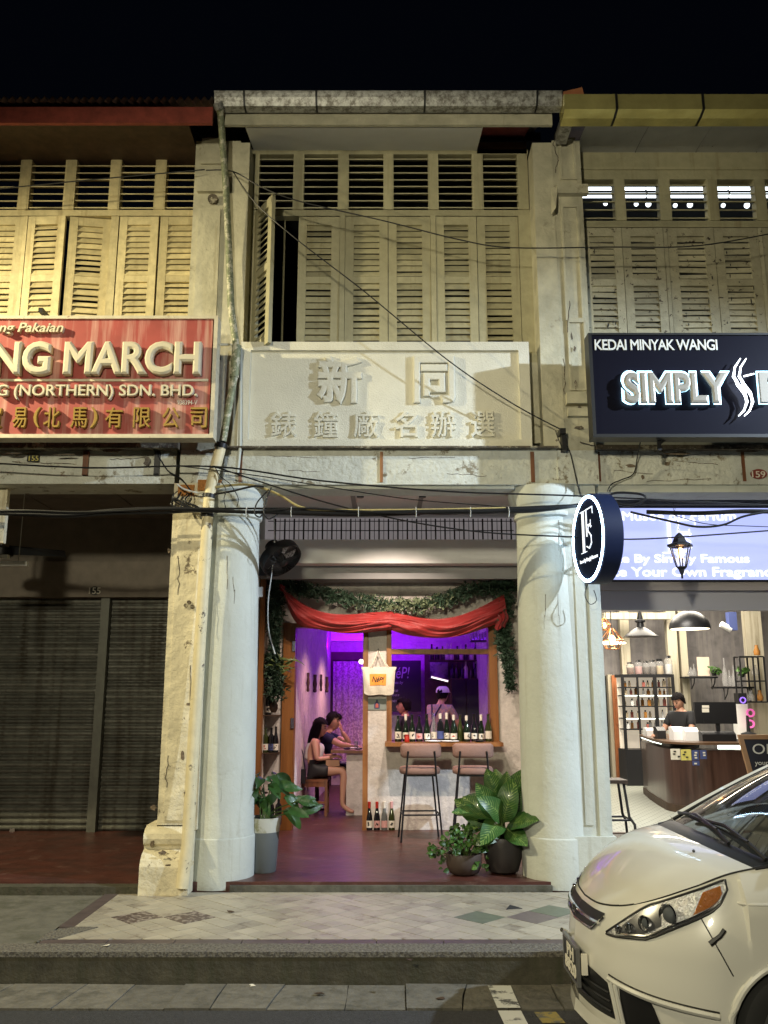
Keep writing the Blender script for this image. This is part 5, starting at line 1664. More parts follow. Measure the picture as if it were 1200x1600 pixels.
# low bushy plant in a bowl pot
yb_ = yz(1371, 0) + .14
bx_ = xf(725, 1350, yb_)
bp_ = thing('potted_plant', 'small bushy bright green plant spilling over a squat brown bowl pot', 'plant', (bx_, yb_, 0))
obj('pot', G().lathe([(.09, 0), (.13, .02), (.155, .08), (.16, .17), (.155, .18), (.145, .17), (.14, .15), (.01, .15)], 36, (bx_, yb_, 0)), mat('brown bowl pot', (.06, .042, .035), .55), bp_, smooth=True)
obj('soil', G().lathe([(.001, .152), (.138, .152), (.138, .148), (.001, .148)], 24, (bx_, yb_, 0)), soil_m, bp_)
sl = [build_mesh('leaf', leaf_geo(.062, .026, .3, b, 0, 4), leaf_s, True) for b in (.8, 1.3)]
st = G()
for i in range(230):
    a = random.uniform(0, 2 * PI)
    rr_ = random.uniform(.02, .20)
    h = .20 + (1 - (rr_ / .22) ** 2) * random.uniform(.05, .24)
    if random.random() < .15 and math.sin(a) < 0:
        h, rr_ = random.uniform(.04, .16), random.uniform(.16, .20)
    if random.random() < .12:
        a, rr_, h = random.uniform(2.8, 3.5), random.uniform(.2, .30), random.uniform(.15, .24)
    b0 = Vector((bx_ + rr_ * math.cos(a), yb_ + rr_ * math.sin(a) * .9, h))
    if i % 5 == 0:
        st.tube([Vector((bx_ + .4 * rr_ * math.cos(a), yb_ + .4 * rr_ * math.sin(a), .15)), b0], .003, 4)
    place_leaf(bp_, sl[i % 2], b0, (math.cos(a) + random.gauss(0, .5), math.sin(a) + random.gauss(0, .5) - .3, random.uniform(-.5, .8)), random.uniform(-1, 1), random.uniform(.5, 1.0))
obj('stem', st, stem_m, bp_)

# tall grey planter on the left
yp = yz(1366, 0) + .12
px_ = xf(412, 1330, yp)
tp = thing('potted_plant', 'dark glossy plant in a tall grey planter with marbled rim by the left column', 'plant', (px_, yp, 0))
obj('pot', G().lathe([(.105, 0), (.115, .01), (.135, .33), (.138, .345)], 36, (px_, yp, 0)), mat('grey planter', (.13, .145, .15), .5, var=.05), tp, smooth=True)
obj('pot_rim', G().lathe([(.138, .345), (.152, .46), (.152, .468), (.140, .468), (.136, .44), (.01, .44)], 36, (px_, yp, 0)), mat('marbled rim', (.52, .52, .46), .4, col2=(.28, .27, .15), vscale=9, mix_lo=.52, mix_hi=.62), tp, smooth=True)
obj('soil', G().lathe([(.001, .442), (.135, .442), (.135, .438), (.001, .438)], 24, (px_, yp, 0)), soil_m, tp)
lm2 = [build_mesh('leaf', leaf_geo(.22, .046, .25, b, .003), leaf_m, True) for b in (.6, 1.0, 1.5)]
stems = G()
random.seed(5)
for i in range(60):
    a = random.uniform(0, 2 * PI)
    k = random.random()
    reach = random.uniform(.02, .20)
    h = .60 + random.uniform(0, .24)
    cxx = px_ - .03
    if i % 5 == 0:
        a, reach, h = random.uniform(-.5, .3), random.uniform(.20, .36), random.uniform(.50, .66)
    b1 = Vector((cxx + reach * math.cos(a), yp + reach * math.sin(a) * .7, h))
    if i % 11 == 3:
        a, reach, h = random.uniform(2.8, 3.5), random.uniform(.08, .16), random.uniform(.68, .80)
        b1 = Vector((cxx + reach * math.cos(a), yp - .05, h))
    if i % 3 == 0:
        stems.tube([Vector((px_ + random.uniform(-.04, .04), yp, .44)), Vector((px_ + .3 * reach * math.cos(a), yp, .44 + (h - .44) * .6)), b1], .006, 5)
    e = random.uniform(-.55, .35)
    place_leaf(tp, lm2[i % 3], b1, (math.cos(a), math.sin(a), e), random.uniform(-.4, .4), random.uniform(.7, 1.1))
obj('stem', stems, stem_m, tp, smooth=True)
# feathery fern hanging under the left garland
q = P(440, 1045, 10.66)
fe = thing('hanging_fern', 'feathery pale green fern hanging under the left garland beside the door post', 'plant', q)
lf = build_mesh('frond', leaf_geo(.24, .012, .2, 1.3, 0, 8), mat('fern green', (.09, .13, .035), .5, var=.3, vscale=10), True)
random.seed(8)
for i in range(34):
    a = random.uniform(0, 2 * PI)
    o = place_leaf(fe, lf, q + Vector((random.uniform(-.10, .10), random.uniform(-.04, .03), random.uniform(-.12, .10))), (math.cos(a), math.sin(a) * .4 - .2, random.uniform(-.3, .7)), random.uniform(-1, 1), random.uniform(.6, 1.0))
    o.name = 'frond'

# ================================================================== inside the bar
# peninsula counter with dark table top
obj('peninsula_wall', G().box(xf(541, 1220, 12.2), .95, 12.2, 12.5, 0, .80), plaster, mid)
tt = thing('bar_table', 'dark wooden ledge table where the seated couple leans inside the bar door', 'table', (-.6, 12.4, 0))
obj('tabletop', G().box(xf(517, 1175, 12.1), -.15, 12.08, 12.75, .80, .84), wood_t, tt, bevel=.004)
obj('support', G().box(-.42, -.36, 12.52, 12.60, 0, .80), wood_d, tt)
for i, (dx_, dy_) in enumerate(((-.50, 12.25), (-.42, 12.35), (-.34, 12.25))):
    tag(obj('dish', G().lathe([(.001, .002), (.03, 0), (.05, .015), (.05, .02), (.001, .006)], 16, (dx_, dy_, .84)), [metal_d, white_p, metal_d][i], smooth=True), ['small dark dish on the ledge table nearest the woman', 'white dish in the middle of the ledge table', 'small dark dish on the ledge table by the pillar'][i], 'dish')
gl_ = tag(obj('drinking_glass', G().lathe([(.001, 0), (.022, 0), (.028, .10), (.026, .10), (.02, .006), (.001, .006)], 14, (-.38, 12.42, .84)), glass_c, smooth=True), 'clear drinking glass on the ledge table in the bar', 'glass')
# pictures: four slim carved pieces on the side wall
for i, px in enumerate((470, 483, 495, 505)):
    Y_ = [12.4, 13.3, 14.2, 15.2][i]
    xw = -1.12 + (Y_ - 11.09) / (16.3 - 11.09) * .155
    zz0, zz1 = zf([1081, 1082, 1080, 1082][i], Y_), zf([1055, 1056, 1057, 1060][i], Y_)
    g = G()
    pr = [(.012, 0), (.022, .02), (.016, .06), (.024, .12), (.016, .2), (.02, .26), (.008, (zz1 - zz0))]
    pr = [(a * (1 + .3 * (i % 2)), b * (zz1 - zz0) / pr[-1][1]) for a, b in pr]
    g.lathe(pr, 8, (xw + .03, Y_, zz0), sx=1, sy=2.2)
    tag(obj('wall_carving', g, wood_d, smooth=True), ['slim dark carving on the purple wall, nearest the door post', 'knobbly dark carving on the purple wall, second from the door post', 'straight dark carving on the purple wall, third from the door post', 'thin dark carving on the purple wall, nearest the back doorway'][i], 'wall carving', 'four carvings on the purple wall')
# blackboard at the back
Yk = 15.9
kb = thing('blackboard', 'large black menu board with chalk lettering on the back wall of the bar', 'blackboard', P(632, 1105, Yk))
board = mat('blackboard', (.012, .010, .014), .6)
obj('board', pbox(594, 658, 1032, 1112, Yk, Yk + .03), board, kb)
chalk = mat('chalk', (.32, .32, .32), .9, emit=(.6, .5, .8), es=.0)
for s_, a, b, c, d_ in (('NéP!', 605, 640, 1042, 1060), ('fine wines by', 600, 630, 1064, 1070), ('sake', 606, 622, 1076, 1081), ('wines', 604, 624, 1084, 1088), ('beer', 606, 622, 1092, 1097)):
    text_px('chalk_lettering', s_, chalk, kb, a, b, c, d_, Yk - .006, .004, shear=.2)
# dark glass door fridge and cabinets, bottle shelf
cab = thing('bottle_cabinet', 'dark bar cabinet with upper shelves of bottles at the back of the bar', 'cabinet', P(730, 1160, 15.2))
obj('carcass', G().box(xf(705, 1100, 15.2), 1.595, 15.2, 16.2, 0, zf(1060, 15.2)), wood_d, cab)
obj('door', pbox(707, 728, 1062, 1160, 15.17, 15.198), metal_d, cab)
obj('door', pbox(730, 755, 1062, 1160, 15.17, 15.198), metal_d, cab)
for py in (1031, 1060):
    obj('shelf', G().box(xf(672, 1031, 15.3), 1.595, 15.3, 15.8, zf(py, 15.3) - .02, zf(py, 15.3)), wood_d, cab)
obj('dark_backing', G().box(xf(664, 1100, 15.95), 1.595, 15.95, 16.0, 0, zf(1018, 15.95)), wood_d, cab)
obj('poster_panel', pbox(672, 700, 1034, 1060, 15.9, 15.92), mat('patterned paper', (.30, .25, .30), .8, col2=(.06, .05, .08), vscale=7), cab)
random.seed(14)
for r_, py in enumerate((1031, 1060)):
    for i in range(12):
        px = 676 + i * 7.6 + random.uniform(-1.5, 1.5)
        if r_ and px < 702:
            continue
        q = P(px, py, 15.45)
        h = random.uniform(.20, .30)
        tag(obj('spirit_bottle', G().lathe([(.001, 0), (.04, 0), (.04, h * .6), (.015, h * .75), (.015, h), (.001, h)], 10, q), random.choice([glass_bl, glass_b, label_w, glass_g]), smooth=True),
            '%s bottle from the left on the %s shelf of the bar\'s back cabinet' % (['first', 'second', 'third', 'fourth', 'fifth', 'sixth', 'seventh', 'eighth', 'ninth', 'tenth', 'eleventh', 'last'][i], ['upper', 'lower'][r_]), 'bottle', ['bottles on the upper back shelf of the bar', 'bottles on the lower back shelf of the bar'][r_])
for i in range(6):
    q = P(738 + i * 4.6, 1012 - (i % 3) * 2, 12.2)
    tag(obj('hanging_glass', G().lathe([(.03, 0), (.002, .006), (.003, .08), (.03, .11), (.034, .15), (.028, .19)], 12, q), glass_c, smooth=True), 'upturned wine glass hanging in the top of the bar window', 'glass', 'wine glasses hanging behind the transom')
obj('glass_rack', G().box(xf(735, 1003, 12.2), xf(765, 1003, 12.2), 12.1, 12.3, zf(1003, 12.2), zf(1001, 12.2)), metal_d, mid)
q = P(687, 1061, 13.6)
lt = thing('strip_lamp', 'tilted white strip lamp hanging over the barman with the cap', 'lamp', q)
lt.rotation_euler = (0, R(14), 0)
local('diffuser', G().box(-.13, .13, -.02, .02, -.012, .006), mat('strip lamp glow', (1, 1, 1), .4, emit=(1, .93, .85), es=1.6), lt)
local('case', G().box(-.135, .135, -.025, .025, .007, .02), white_p, lt)
q = P(565, 1034, 15.0)
tag(obj('wall_spot', G().ball(q, .05, 12, 8, sz=.8), mat('small lamp glow', (1, 1, 1), .4, emit=(1, .85, .75), es=3), smooth=True), 'small bright lamp beside the white pillar over the curtain', 'lamp')
q = P(545, 993, 15.5)
tag(obj('air_conditioner', G().box(q.x - .35, q.x + .42, 16.05, 16.28, q.z - .06, q.z + .14), white_p, bevel=.03, seg=2), 'white air conditioner high on the purple back wall', 'air conditioner')

# ================================================================== people


def skin_geo(nodes, edges, root, sub=2):
    names = list(nodes)
    me = bpy.data.meshes.new('body')
    me.from_pydata([nodes[n_][0] for n_ in names], [(names.index(a), names.index(b)) for a, b in edges], [])
    o = bpy.data.objects.new('body', me)
    COL.objects.link(o)
    md = o.modifiers.new('skin', 'SKIN')
    for i, n_ in enumerate(names):
        r = nodes[n_][1]
        me.skin_vertices[0].data[i].radius = (r, r) if not isinstance(r, tuple) else r
        me.skin_vertices[0].data[i].use_root = (n_ == root)
    md.use_smooth_shade = True
    s = o.modifiers.new('sub', 'SUBSURF')
    s.levels = s.render_levels = sub
    dg = bpy.context.evaluated_depsgraph_get()
    m2 = bpy.data.meshes.new_from_object(o.evaluated_get(dg))
    g = G().add([v.co.copy() for v in m2.vertices], [tuple(p.vertices) for p in m2.polygons])
    bpy.data.objects.remove(o)
    bpy.data.meshes.remove(m2)
    return g


def head_geo(c, yaw, tilt=0.0, sc=1.0):
    """head looking along +x turned by yaw; tilt > 0 looks down"""
    g = G()
    n, m = 28, 20

    def fn(u, v):
        th = 2 * PI * u
        ph = PI * v
        x_, y_, z_ = math.sin(ph) * math.cos(th), math.sin(ph) * math.sin(th), -math.cos(ph)
        X_, Y_, Z_ = x_ * .096, y_ * .076, z_ * .118
        if z_ < 0:                                   # jaw narrows and comes forward
            Y_ *= 1 + .28 * z_
            X_ = X_ * (1 + .18 * z_) + .018 * (-z_)
        if x_ > .5:
            d2 = (y_ / .14) ** 2
            nose = math.exp(-d2) * math.exp(-((z_ + .10) / .16) ** 2) * .022
            brow = math.exp(-(((abs(y_) - .3) / .2) ** 2)) * math.exp(-((z_ - .22) / .10) ** 2) * .005
            eye = -math.exp(-(((abs(y_) - .36) / .14) ** 2)) * math.exp(-((z_ - .04) / .10) ** 2) * .007
            lip = math.exp(-((y_ / .25) ** 2)) * (math.exp(-((z_ + .44) / .05) ** 2) + math.exp(-((z_ + .55) / .05) ** 2)) * .005
            chin = math.exp(-((y_ / .3) ** 2)) * math.exp(-((z_ + .85) / .12) ** 2) * .008
            X_ += nose + brow + eye + lip + chin
        return (X_, Y_, Z_)
    g.grid(fn, n, m)
    for s in (-1, 1):                                # ears
        g.ball((-.005, s * .078, -.01), .026, 8, 6, sx=.75, sy=.35, sz=1.2)
    M_ = Matrix.Translation(c) @ Matrix.Rotation(yaw, 4, 'Z') @ Matrix.Rotation(tilt, 4, 'Y') @ Matrix.Scale(sc, 4)
    return g.xf(M_), M_


def eyes_hair(parent, M_, style='short', cap=None):
    e = G()
    for s in (-1, 1):
        e.ball((.084, s * .029, .006), .010, 8, 6)
    obj('eyes', e.xf(M_), label_k, parent, smooth=True)
    b = G()
    for s in (-1, 1):
        b.tube([(.092, s * .014, .028), (.092, s * .03, .034), (.080, s * .05, .026)], .004, 5)
    obj('eyebrows', b.xf(M_), hair_m, parent, smooth=True)
    lips = G().tube([(.094, -.020, -.058), (.1, 0, -.055), (.094, .020, -.058)], .005, 6)
    obj('lips', lips.xf(M_), mat('lips', (.35, .12, .10), .5), parent, smooth=True)
    h = G()

    def fn(u, v):
        th = 2 * PI * u
        front = math.cos(th)
        lo = .40 if front > .45 else (.62 if style != 'long' else .8)      # how far down the hair reaches
        k = min(1, max(0, (front + .1) / .55))
        reach = (1 - k) * (.66 if style != 'long' else .72) + k * .36
        ph = PI * (1 - v * reach)
        x_, y_, z_ = math.sin(ph) * math.cos(th), math.sin(ph) * math.sin(th), -math.cos(ph)
        t = .013 + .005 * math.sin(th * 9) * math.sin(v * 14) + (.008 if z_ > .3 else 0)
        return ((x_ * (.096 + t)) - .004, y_ * (.078 + t), z_ * (.116 + t))
    h.grid(fn, 36, 14)
    if style == 'fringe':
        for i in range(14):
            y_ = -.05 + i * .0075
            h.tube([(.05, y_ * .8, .115), (.095, y_, .085), (.104, y_ * 1.1, .045 + .01 * math.sin(i * 3))], .008, 5)
    if style == 'long':
        for i in range(26):
            a = PI * .38 + (PI * 1.24) * i / 25
            x_, y_ = math.cos(a), math.sin(a)
            h.tube([(x_ * .085, y_ * .072, .05), (x_ * .108 - .01, y_ * .088, -.06), (x_ * .10 - .03, y_ * .085, -.17), (x_ * .085 - .045, y_ * .07, -.30 - .03 * math.sin(i * 2.1))], .017, 6)
    obj('hair', h.xf(M_), hair_m, parent, smooth=True)


def hand(g, w, d_, up, sc=1.0, curl=.5):
    """palm with five bent fingers; w wrist, d_ direction of the fingers, up the back of the hand"""
    d_ = Vector(d_).normalized()
    up = Vector(up)
    up = (up - d_ * up.dot(d_)).normalized()
    s = d_.cross(up)
    w = Vector(w)
    g.add([w + d_ * a + s * b + up * c for a, b, c in ((-.01, -.028, .013), (-.01, .028, .013), (.085 * sc, .038, .010), (.085 * sc, -.038, .010), (-.01, -.028, -.013), (-.01, .028, -.013), (.085 * sc, .038, -.010), (.085 * sc, -.038, -.010))],
          [(0, 1, 2, 3), (7, 6, 5, 4), (0, 4, 5, 1), (1, 5, 6, 2), (2, 6, 7, 3), (3, 7, 4, 0)])
    for i, (b, L) in enumerate(((-.029, .070), (-.010, .080), (.010, .075), (.029, .058))):
        p0 = w + d_ * .07 * sc + s * b
        p1 = p0 + d_ * (L * .5)
        p2 = p1 + (d_ * math.cos(curl) - up * math.sin(curl)) * (L * .32)
        p3 = p2 + (d_ * math.cos(curl * 2) - up * math.sin(curl * 2)) * (L * .25)
        g.tube([p0, p1, p2, p3], .0088, 7, r2=.0065)
    p0 = w + d_ * .02 - s * .026
    g.tube([p0, p0 + d_ * .025 - s * .026 - up * .006, p0 + d_ * .055 - s * .034 - up * .014], .011, 7, r2=.008)


def V(*a):
    return Vector(a)


# --- woman on the chair, seen from behind her right side, arms folded on the bag
wx, wy = -.955, 12.30
pw = thing('person', 'woman with long black hair in a white sleeveless top seated on a wooden chair', 'person', (wx, wy, 0))
N_ = dict(pelvis=(V(wx - .02, wy, .60), (.13, .15)), waist=(V(wx + .00, wy, .74), (.10, .12)), chest=(V(wx + .03, wy, .88), (.10, .14)), neckb=(V(wx + .035, wy, .985), .05), neck=(V(wx + .055, wy, 1.03), .042), skull=(V(wx + .07, wy, 1.08), .05),
          shr=(V(wx + .03, wy - .15, .945), .047), elr=(V(wx + .06, wy - .19, .72), .036), wrr=(V(wx + .24, wy - .10, .74), .024),
          shl=(V(wx + .03, wy + .15, .945), .047), ell=(V(wx + .12, wy + .17, .73), .036), wrl=(V(wx + .27, wy + .02, .76), .024),
          hpr=(V(wx + .04, wy - .09, .57), .09), knr=(V(wx + .42, wy - .10, .57), .058), anr=(V(wx + .40, wy - .10, .13), .034), ftr=(V(wx + .50, wy - .12, .06), .03), tor=(V(wx + .56, wy - .13, .05), .022),
          hpl=(V(wx + .04, wy + .09, .57), .09), knl=(V(wx + .42, wy + .09, .57), .058), anl=(V(wx + .44, wy + .08, .13), .034), ftl=(V(wx + .54, wy + .08, .06), .03), tol=(V(wx + .60, wy + .08, .05), .022))
E_ = [('pelvis', 'waist'), ('waist', 'chest'), ('chest', 'neckb'), ('neckb', 'neck'), ('neck', 'skull'), ('chest', 'shr'), ('shr', 'elr'), ('elr', 'wrr'), ('chest', 'shl'), ('shl', 'ell'), ('ell', 'wrl'),
      ('pelvis', 'hpr'), ('hpr', 'knr'), ('knr', 'anr'), ('anr', 'ftr'), ('ftr', 'tor'), ('pelvis', 'hpl'), ('hpl', 'knl'), ('knl', 'anl'), ('anl', 'ftl'), ('ftl', 'tol')]
g = skin_geo(N_, E_, 'pelvis')
hg, Mh = head_geo(V(wx + .085, wy, 1.125), R(-18), R(8))
g.add(hg.v, hg.f)
hand(g, N_['wrr'][0], (.8, .5, .2), (0, 0, 1))
hand(g, N_['wrl'][0], (.7, -.6, -.1), (0, 0, 1))
obj('body', g, skin_m, pw, smooth=True)
eyes_hair(pw, Mh, 'long')
up_ = {k: (N_[k][0], tuple(np_ + .010 for np_ in N_[k][1]) if isinstance(N_[k][1], tuple) else N_[k][1] + .01) for k in ('waist', 'chest')}
up_['low'] = (V(wx - .01, wy, .67), (.125, .14))
up_['top'] = (V(wx + .035, wy, .945), (.075, .095))
obj('top', skin_geo(up_, [('low', 'waist'), ('waist', 'chest'), ('chest', 'top')], 'low'), mat('white cotton', (.60, .58, .55), .8), pw, smooth=True)
sh_ = {k: (N_[k][0], .1 if k != 'pelvis' else (.142, .162)) for k in ('pelvis', 'hpr', 'hpl')}
sh_['r2'] = (V(wx + .24, wy - .10, .575), .088)
sh_['l2'] = (V(wx + .24, wy + .09, .575), .088)
obj('shorts', skin_geo(sh_, [('pelvis', 'hpr'), ('pelvis', 'hpl'), ('hpr', 'r2'), ('hpl', 'l2')], 'pelvis'), label_k, pw, smooth=True)
hb = thing('handbag', 'small black handbag with a long strap hung on the back of the wooden chair', 'bag', (wx - .20, wy - .24, .45))
obj('body', G().box(wx - .30, wx - .08, wy - .29, wy - .21, .42, .60), metal_d, hb, bevel=.03, seg=3)
obj('strap', G().tube([(wx - .29, wy - .25, .58), (wx - .22, wy - .24, .80), (wx - .16, wy - .23, .92), (wx - .12, wy - .24, .80), (wx - .09, wy - .25, .58)], .007, 6), metal_d, hb, smooth=True)
wt = tag(obj('tote', G().box(wx + .18, wx + .36, wy - .14, wy + .02, .63, .71), mat('brown leather', (.30, .16, .09), .5), bevel=.03, seg=3), 'small brown clutch held in the seated woman\'s lap', 'bag')
# wooden chair
ch = thing('wooden_chair', 'dark wooden chair with slatted back under the seated woman', 'chair', (wx, wy, 0))
obj('seat', G().box(wx - .21, wx + .21, wy - .21, wy + .21, .43, .465), wood_t, ch, bevel=.008)
for a in (-.19, .19):
    for b in (-.19, .19):
        obj('leg', G().box(wx + a - .018, wx + a + .018, wy + b - .018, wy + b + .018, 0, .43 if a > 0 else .90), wood_t, ch, bevel=.004)
obj('seat_rail', G().box(wx - .19, wx + .19, wy - .20, wy - .185, .37, .43).box(wx - .19, wx + .19, wy + .185, wy + .20, .37, .43).box(wx - .19, wx + .19, wy - .197, wy - .185, .16, .19), wood_t, ch)
for z_ in (.64, .74, .84):
    obj('back_slat', G().box(wx - .20, wx - .18, wy - .17, wy + .17, z_, z_ + .05), wood_t, ch, bevel=.003)

# --- man leaning his head on his hand
mx_, my_ = -.86, 12.88
pm = thing('person', 'man in a navy t-shirt leaning his head on his hand over the ledge table', 'person', (mx_, my_, 0))
N_ = dict(pelvis=(V(mx_ - .1, my_, .58), (.14, .17)), waist=(V(mx_ - .05, my_, .76), (.13, .16)), chest=(V(mx_ + .03, my_, .92), (.12, .18)), neckb=(V(mx_ + .07, my_ - .01, 1.04), .062), neck=(V(mx_ + .10, my_ - .02, 1.09), .055), skull=(V(mx_ + .12, my_ - .02, 1.14), .05),
          shr=(V(mx_ + .05, my_ - .20, .99), .062), elr=(V(mx_ + .26, my_ - .30, .885), .045), wrr=(V(mx_ + .42, my_ - .38, .875), .029),
          shl=(V(mx_ + .05, my_ + .18, .99), .062), ell=(V(mx_ + .38, my_ - .02, .885), .045), wrl=(V(mx_ + .265, my_ - .08, 1.06), .030),
          hpr=(V(mx_, my_ - .10, .56), .10), knr=(V(mx_ + .38, my_ - .12, .56), .065), anr=(V(mx_ + .36, my_ - .12, .12), .04), ftr=(V(mx_ + .50, my_ - .12, .05), .035),
          hpl=(V(mx_, my_ + .10, .56), .10), knl=(V(mx_ + .38, my_ + .12, .56), .065), anl=(V(mx_ + .36, my_ + .12, .12), .04), ftl=(V(mx_ + .50, my_ + .12, .05), .035))
E2 = [e for e in E_ if 'tor' not in e and 'tol' not in e]
g = skin_geo(N_, E2, 'pelvis')
hg, Mh = head_geo(V(mx_ + .14, my_ - .03, 1.195), R(-22), R(6))
g.add(hg.v, hg.f)
hand(g, N_['wrr'][0], (.9, -.3, -.05), (0, 0, 1), curl=.3)
hand(g, N_['wrl'][0], (-.25, .05, 1), (1, -.2, .2), curl=.35)
obj('body', g, skin_m, pm, smooth=True)
eyes_hair(pm, Mh, 'fringe')
navy_c = mat('navy cotton', (.018, .022, .06), .85)
cl_ = dict(low=(V(mx_ - .09, my_, .60), (.155, .185)), waist=(N_['waist'][0], (.145, .175)), chest=(N_['chest'][0], (.135, .19)), top=(V(mx_ + .065, my_ - .01, 1.02), (.075, .10)),
           shr=(N_['shr'][0], .074), ar=(N_['shr'][0].lerp(N_['elr'][0], .62), .064), shl=(N_['shl'][0], .074), al=(N_['shl'][0].lerp(N_['ell'][0], .55), .064))
obj('t_shirt', skin_geo(cl_, [('low', 'waist'), ('waist', 'chest'), ('chest', 'top'), ('chest', 'shr'), ('shr', 'ar'), ('chest', 'shl'), ('shl', 'al')], 'low'), navy_c, pm, smooth=True)
tr_ = {k: (N_[k][0], r_) for k, r_ in (('pelvis', (.15, .18)), ('hpr', .11), ('knr', .078), ('hpl', .11), ('knl', .078))}
obj('trousers', skin_geo(tr_, [('pelvis', 'hpr'), ('hpr', 'knr'), ('pelvis', 'hpl'), ('hpl', 'knl')], 'pelvis'), label_k, pm, smooth=True)
tag(obj('stool', G().lathe([(.16, 0), (.17, .02), (.03, .05), (.03, .38), (.17, .40), (.17, .44), (.001, .445)], 20, (mx_ - .08, my_, 0)), wood_d, smooth=True), 'low round dark stool under the man in navy', 'stool')


def standing(label, x_, y_, hz, yaw, shirt, trouser, lean=0.0, arms='down', style='short', skinm=skin_m, tilt=0.0):
    """a standing adult whose head centre is at height hz; yaw is where the person faces"""
    k = hz / 1.56
    t = thing('person', label, 'person', (x_, y_, 0))
    f = V(math.cos(yaw), math.sin(yaw), 0)
    s = V(-math.sin(yaw), math.cos(yaw), 0)
    B = V(x_, y_, 0)

    def pt(a, b, z_):
        return B + f * a + s * b + V(0, 0, z_ * k)
    N = dict(pelvis=(pt(0, 0, .92), (.12, .16)), waist=(pt(lean * .3, 0, 1.08), (.11, .14)), chest=(pt(lean * .7, 0, 1.26), (.12, .17)), neckb=(pt(lean, 0, 1.40), .06), neck=(pt(lean * 1.1, 0, 1.45), .052), skull=(pt(lean * 1.2, 0, 1.50), .05))
    for nm, q in (('r', -1), ('l', 1)):
        N['sh' + nm] = (pt(lean * .9, q * .19, 1.35), .06)
        if arms == 'fwd':
            N['el' + nm] = (pt(lean + .10, q * .26, 1.10), .043)
            N['wr' + nm] = (pt(lean + .34, q * .16, 1.06), .028)
        else:
            N['el' + nm] = (pt(lean * .8, q * .26, 1.08), .043)
            N['wr' + nm] = (pt(lean * .8 + .08, q * .27, .84), .028)
        N['hp' + nm] = (pt(0, q * .09, .86), .09)
        N['kn' + nm] = (pt(.02, q * .10, .47), .06)
        N['an' + nm] = (pt(0, q * .10, .09), .04)
        N['ft' + nm] = (pt(.12, q * .11, .04), .035)
    g = skin_geo(N, E2, 'pelvis')
    hg, Mh = head_geo(pt(lean * 1.3 + .02, 0, 1.56), yaw, tilt)
    g.add(hg.v, hg.f)
    for nm in 'rl':
        hand(g, N['wr' + nm][0], (f + V(0, 0, -.2)) if arms == 'fwd' else V(0, 0, -1), V(0, 0, 1) if arms == 'fwd' else s * (1 if nm == 'l' else -1))
    obj('body', g, skinm, t, smooth=True)
    eyes_hair(t, Mh, style)
    c = dict(low=(pt(0, 0, .90), (.135, .175)), waist=(N['waist'][0], (.125, .155)), chest=(N['chest'][0], (.135, .18)), top=(pt(lean, 0, 1.39), (.075, .10)))
    for nm in 'rl':
        c['sh' + nm] = (N['sh' + nm][0], .072)
        c['a' + nm] = (N['sh' + nm][0].lerp(N['el' + nm][0], .75), .062)
    obj('t_shirt', skin_geo(c, [('low', 'waist'), ('waist', 'chest'), ('chest', 'top'), ('chest', 'shr'), ('shr', 'ar'), ('chest', 'shl'), ('shl', 'al')], 'low'), shirt, t, smooth=True)
    c = dict(p=(pt(0, 0, .90), (.13, .17)))
    ed = []
    for nm in 'rl':
        c['h' + nm] = (N['hp' + nm][0], .10)
        c['k' + nm] = (N['kn' + nm][0], .075)
        c['a' + nm] = (pt(0, (-.10 if nm == 'r' else .10), .12), .062)
        ed += [('p', 'h' + nm), ('h' + nm, 'k' + nm), ('k' + nm, 'a' + nm)]
    obj('trousers', skin_geo(c, ed, 'p'), trouser, t, smooth=True)
    return t, Mh


dark_c = mat('black cotton', (.014, .014, .016), .85)
pwx = xf(633, 1105, 13.2)
standing('woman in black with dark bobbed hair facing left behind the bottle row', pwx, 13.2, 1.40, R(185), dark_c, dark_c, style='fringe')
cap_shirt = mat('patterned grey shirt', (.26, .22, .22), .85, col2=(.42, .26, .20), vscale=26, mix_lo=.5, mix_hi=.56, detail=2)
pc, Mc = standing('barman in a white cap and patterned grey shirt seen from behind', xf(682, 1100, 13.9), 13.9, 1.57, R(52), cap_shirt, dark_c, lean=.12, arms='fwd')
cg2 = G().lathe([(.108, .03), (.106, .06), (.092, .10), (.06, .125), (.001, .132)], 24)
cg2.grid(lambda u, v: (.08 + .09 * v * math.sin(PI * (.1 + .8 * u)), (u - .5) * .17, .04 - .012 * v), 8, 3)
obj('cap', cg2.xf(Mc), white_p, pc, smooth=True)
f52, s52 = V(math.cos(R(52)), math.sin(R(52)), 0), V(-math.sin(R(52)), math.cos(R(52)), 0)
bq = V(xf(682, 1100, 13.9), 13.9, 0)
ap = G()
for q in (-1, 1):
    ap.tube([bq + s52 * q * .09 + f52 * .0 + V(0, 0, 1.42), bq - f52 * .09 + s52 * q * .02 + V(0, 0, 1.24), bq - f52 * .135 + s52 * (-q) * .07 + V(0, 0, 1.0)], .012, 6)
obj('apron_strap', ap, mat('navy strap', (.03, .03, .05), .8), pc)
pcx = xf(1066, 1095, 13.6)
ps, _ = standing('shop assistant in a black t-shirt looking down behind the perfume shop counter', pcx, 13.6, 1.47, R(212), dark_c, dark_c, lean=.05, arms='fwd', tilt=R(24))

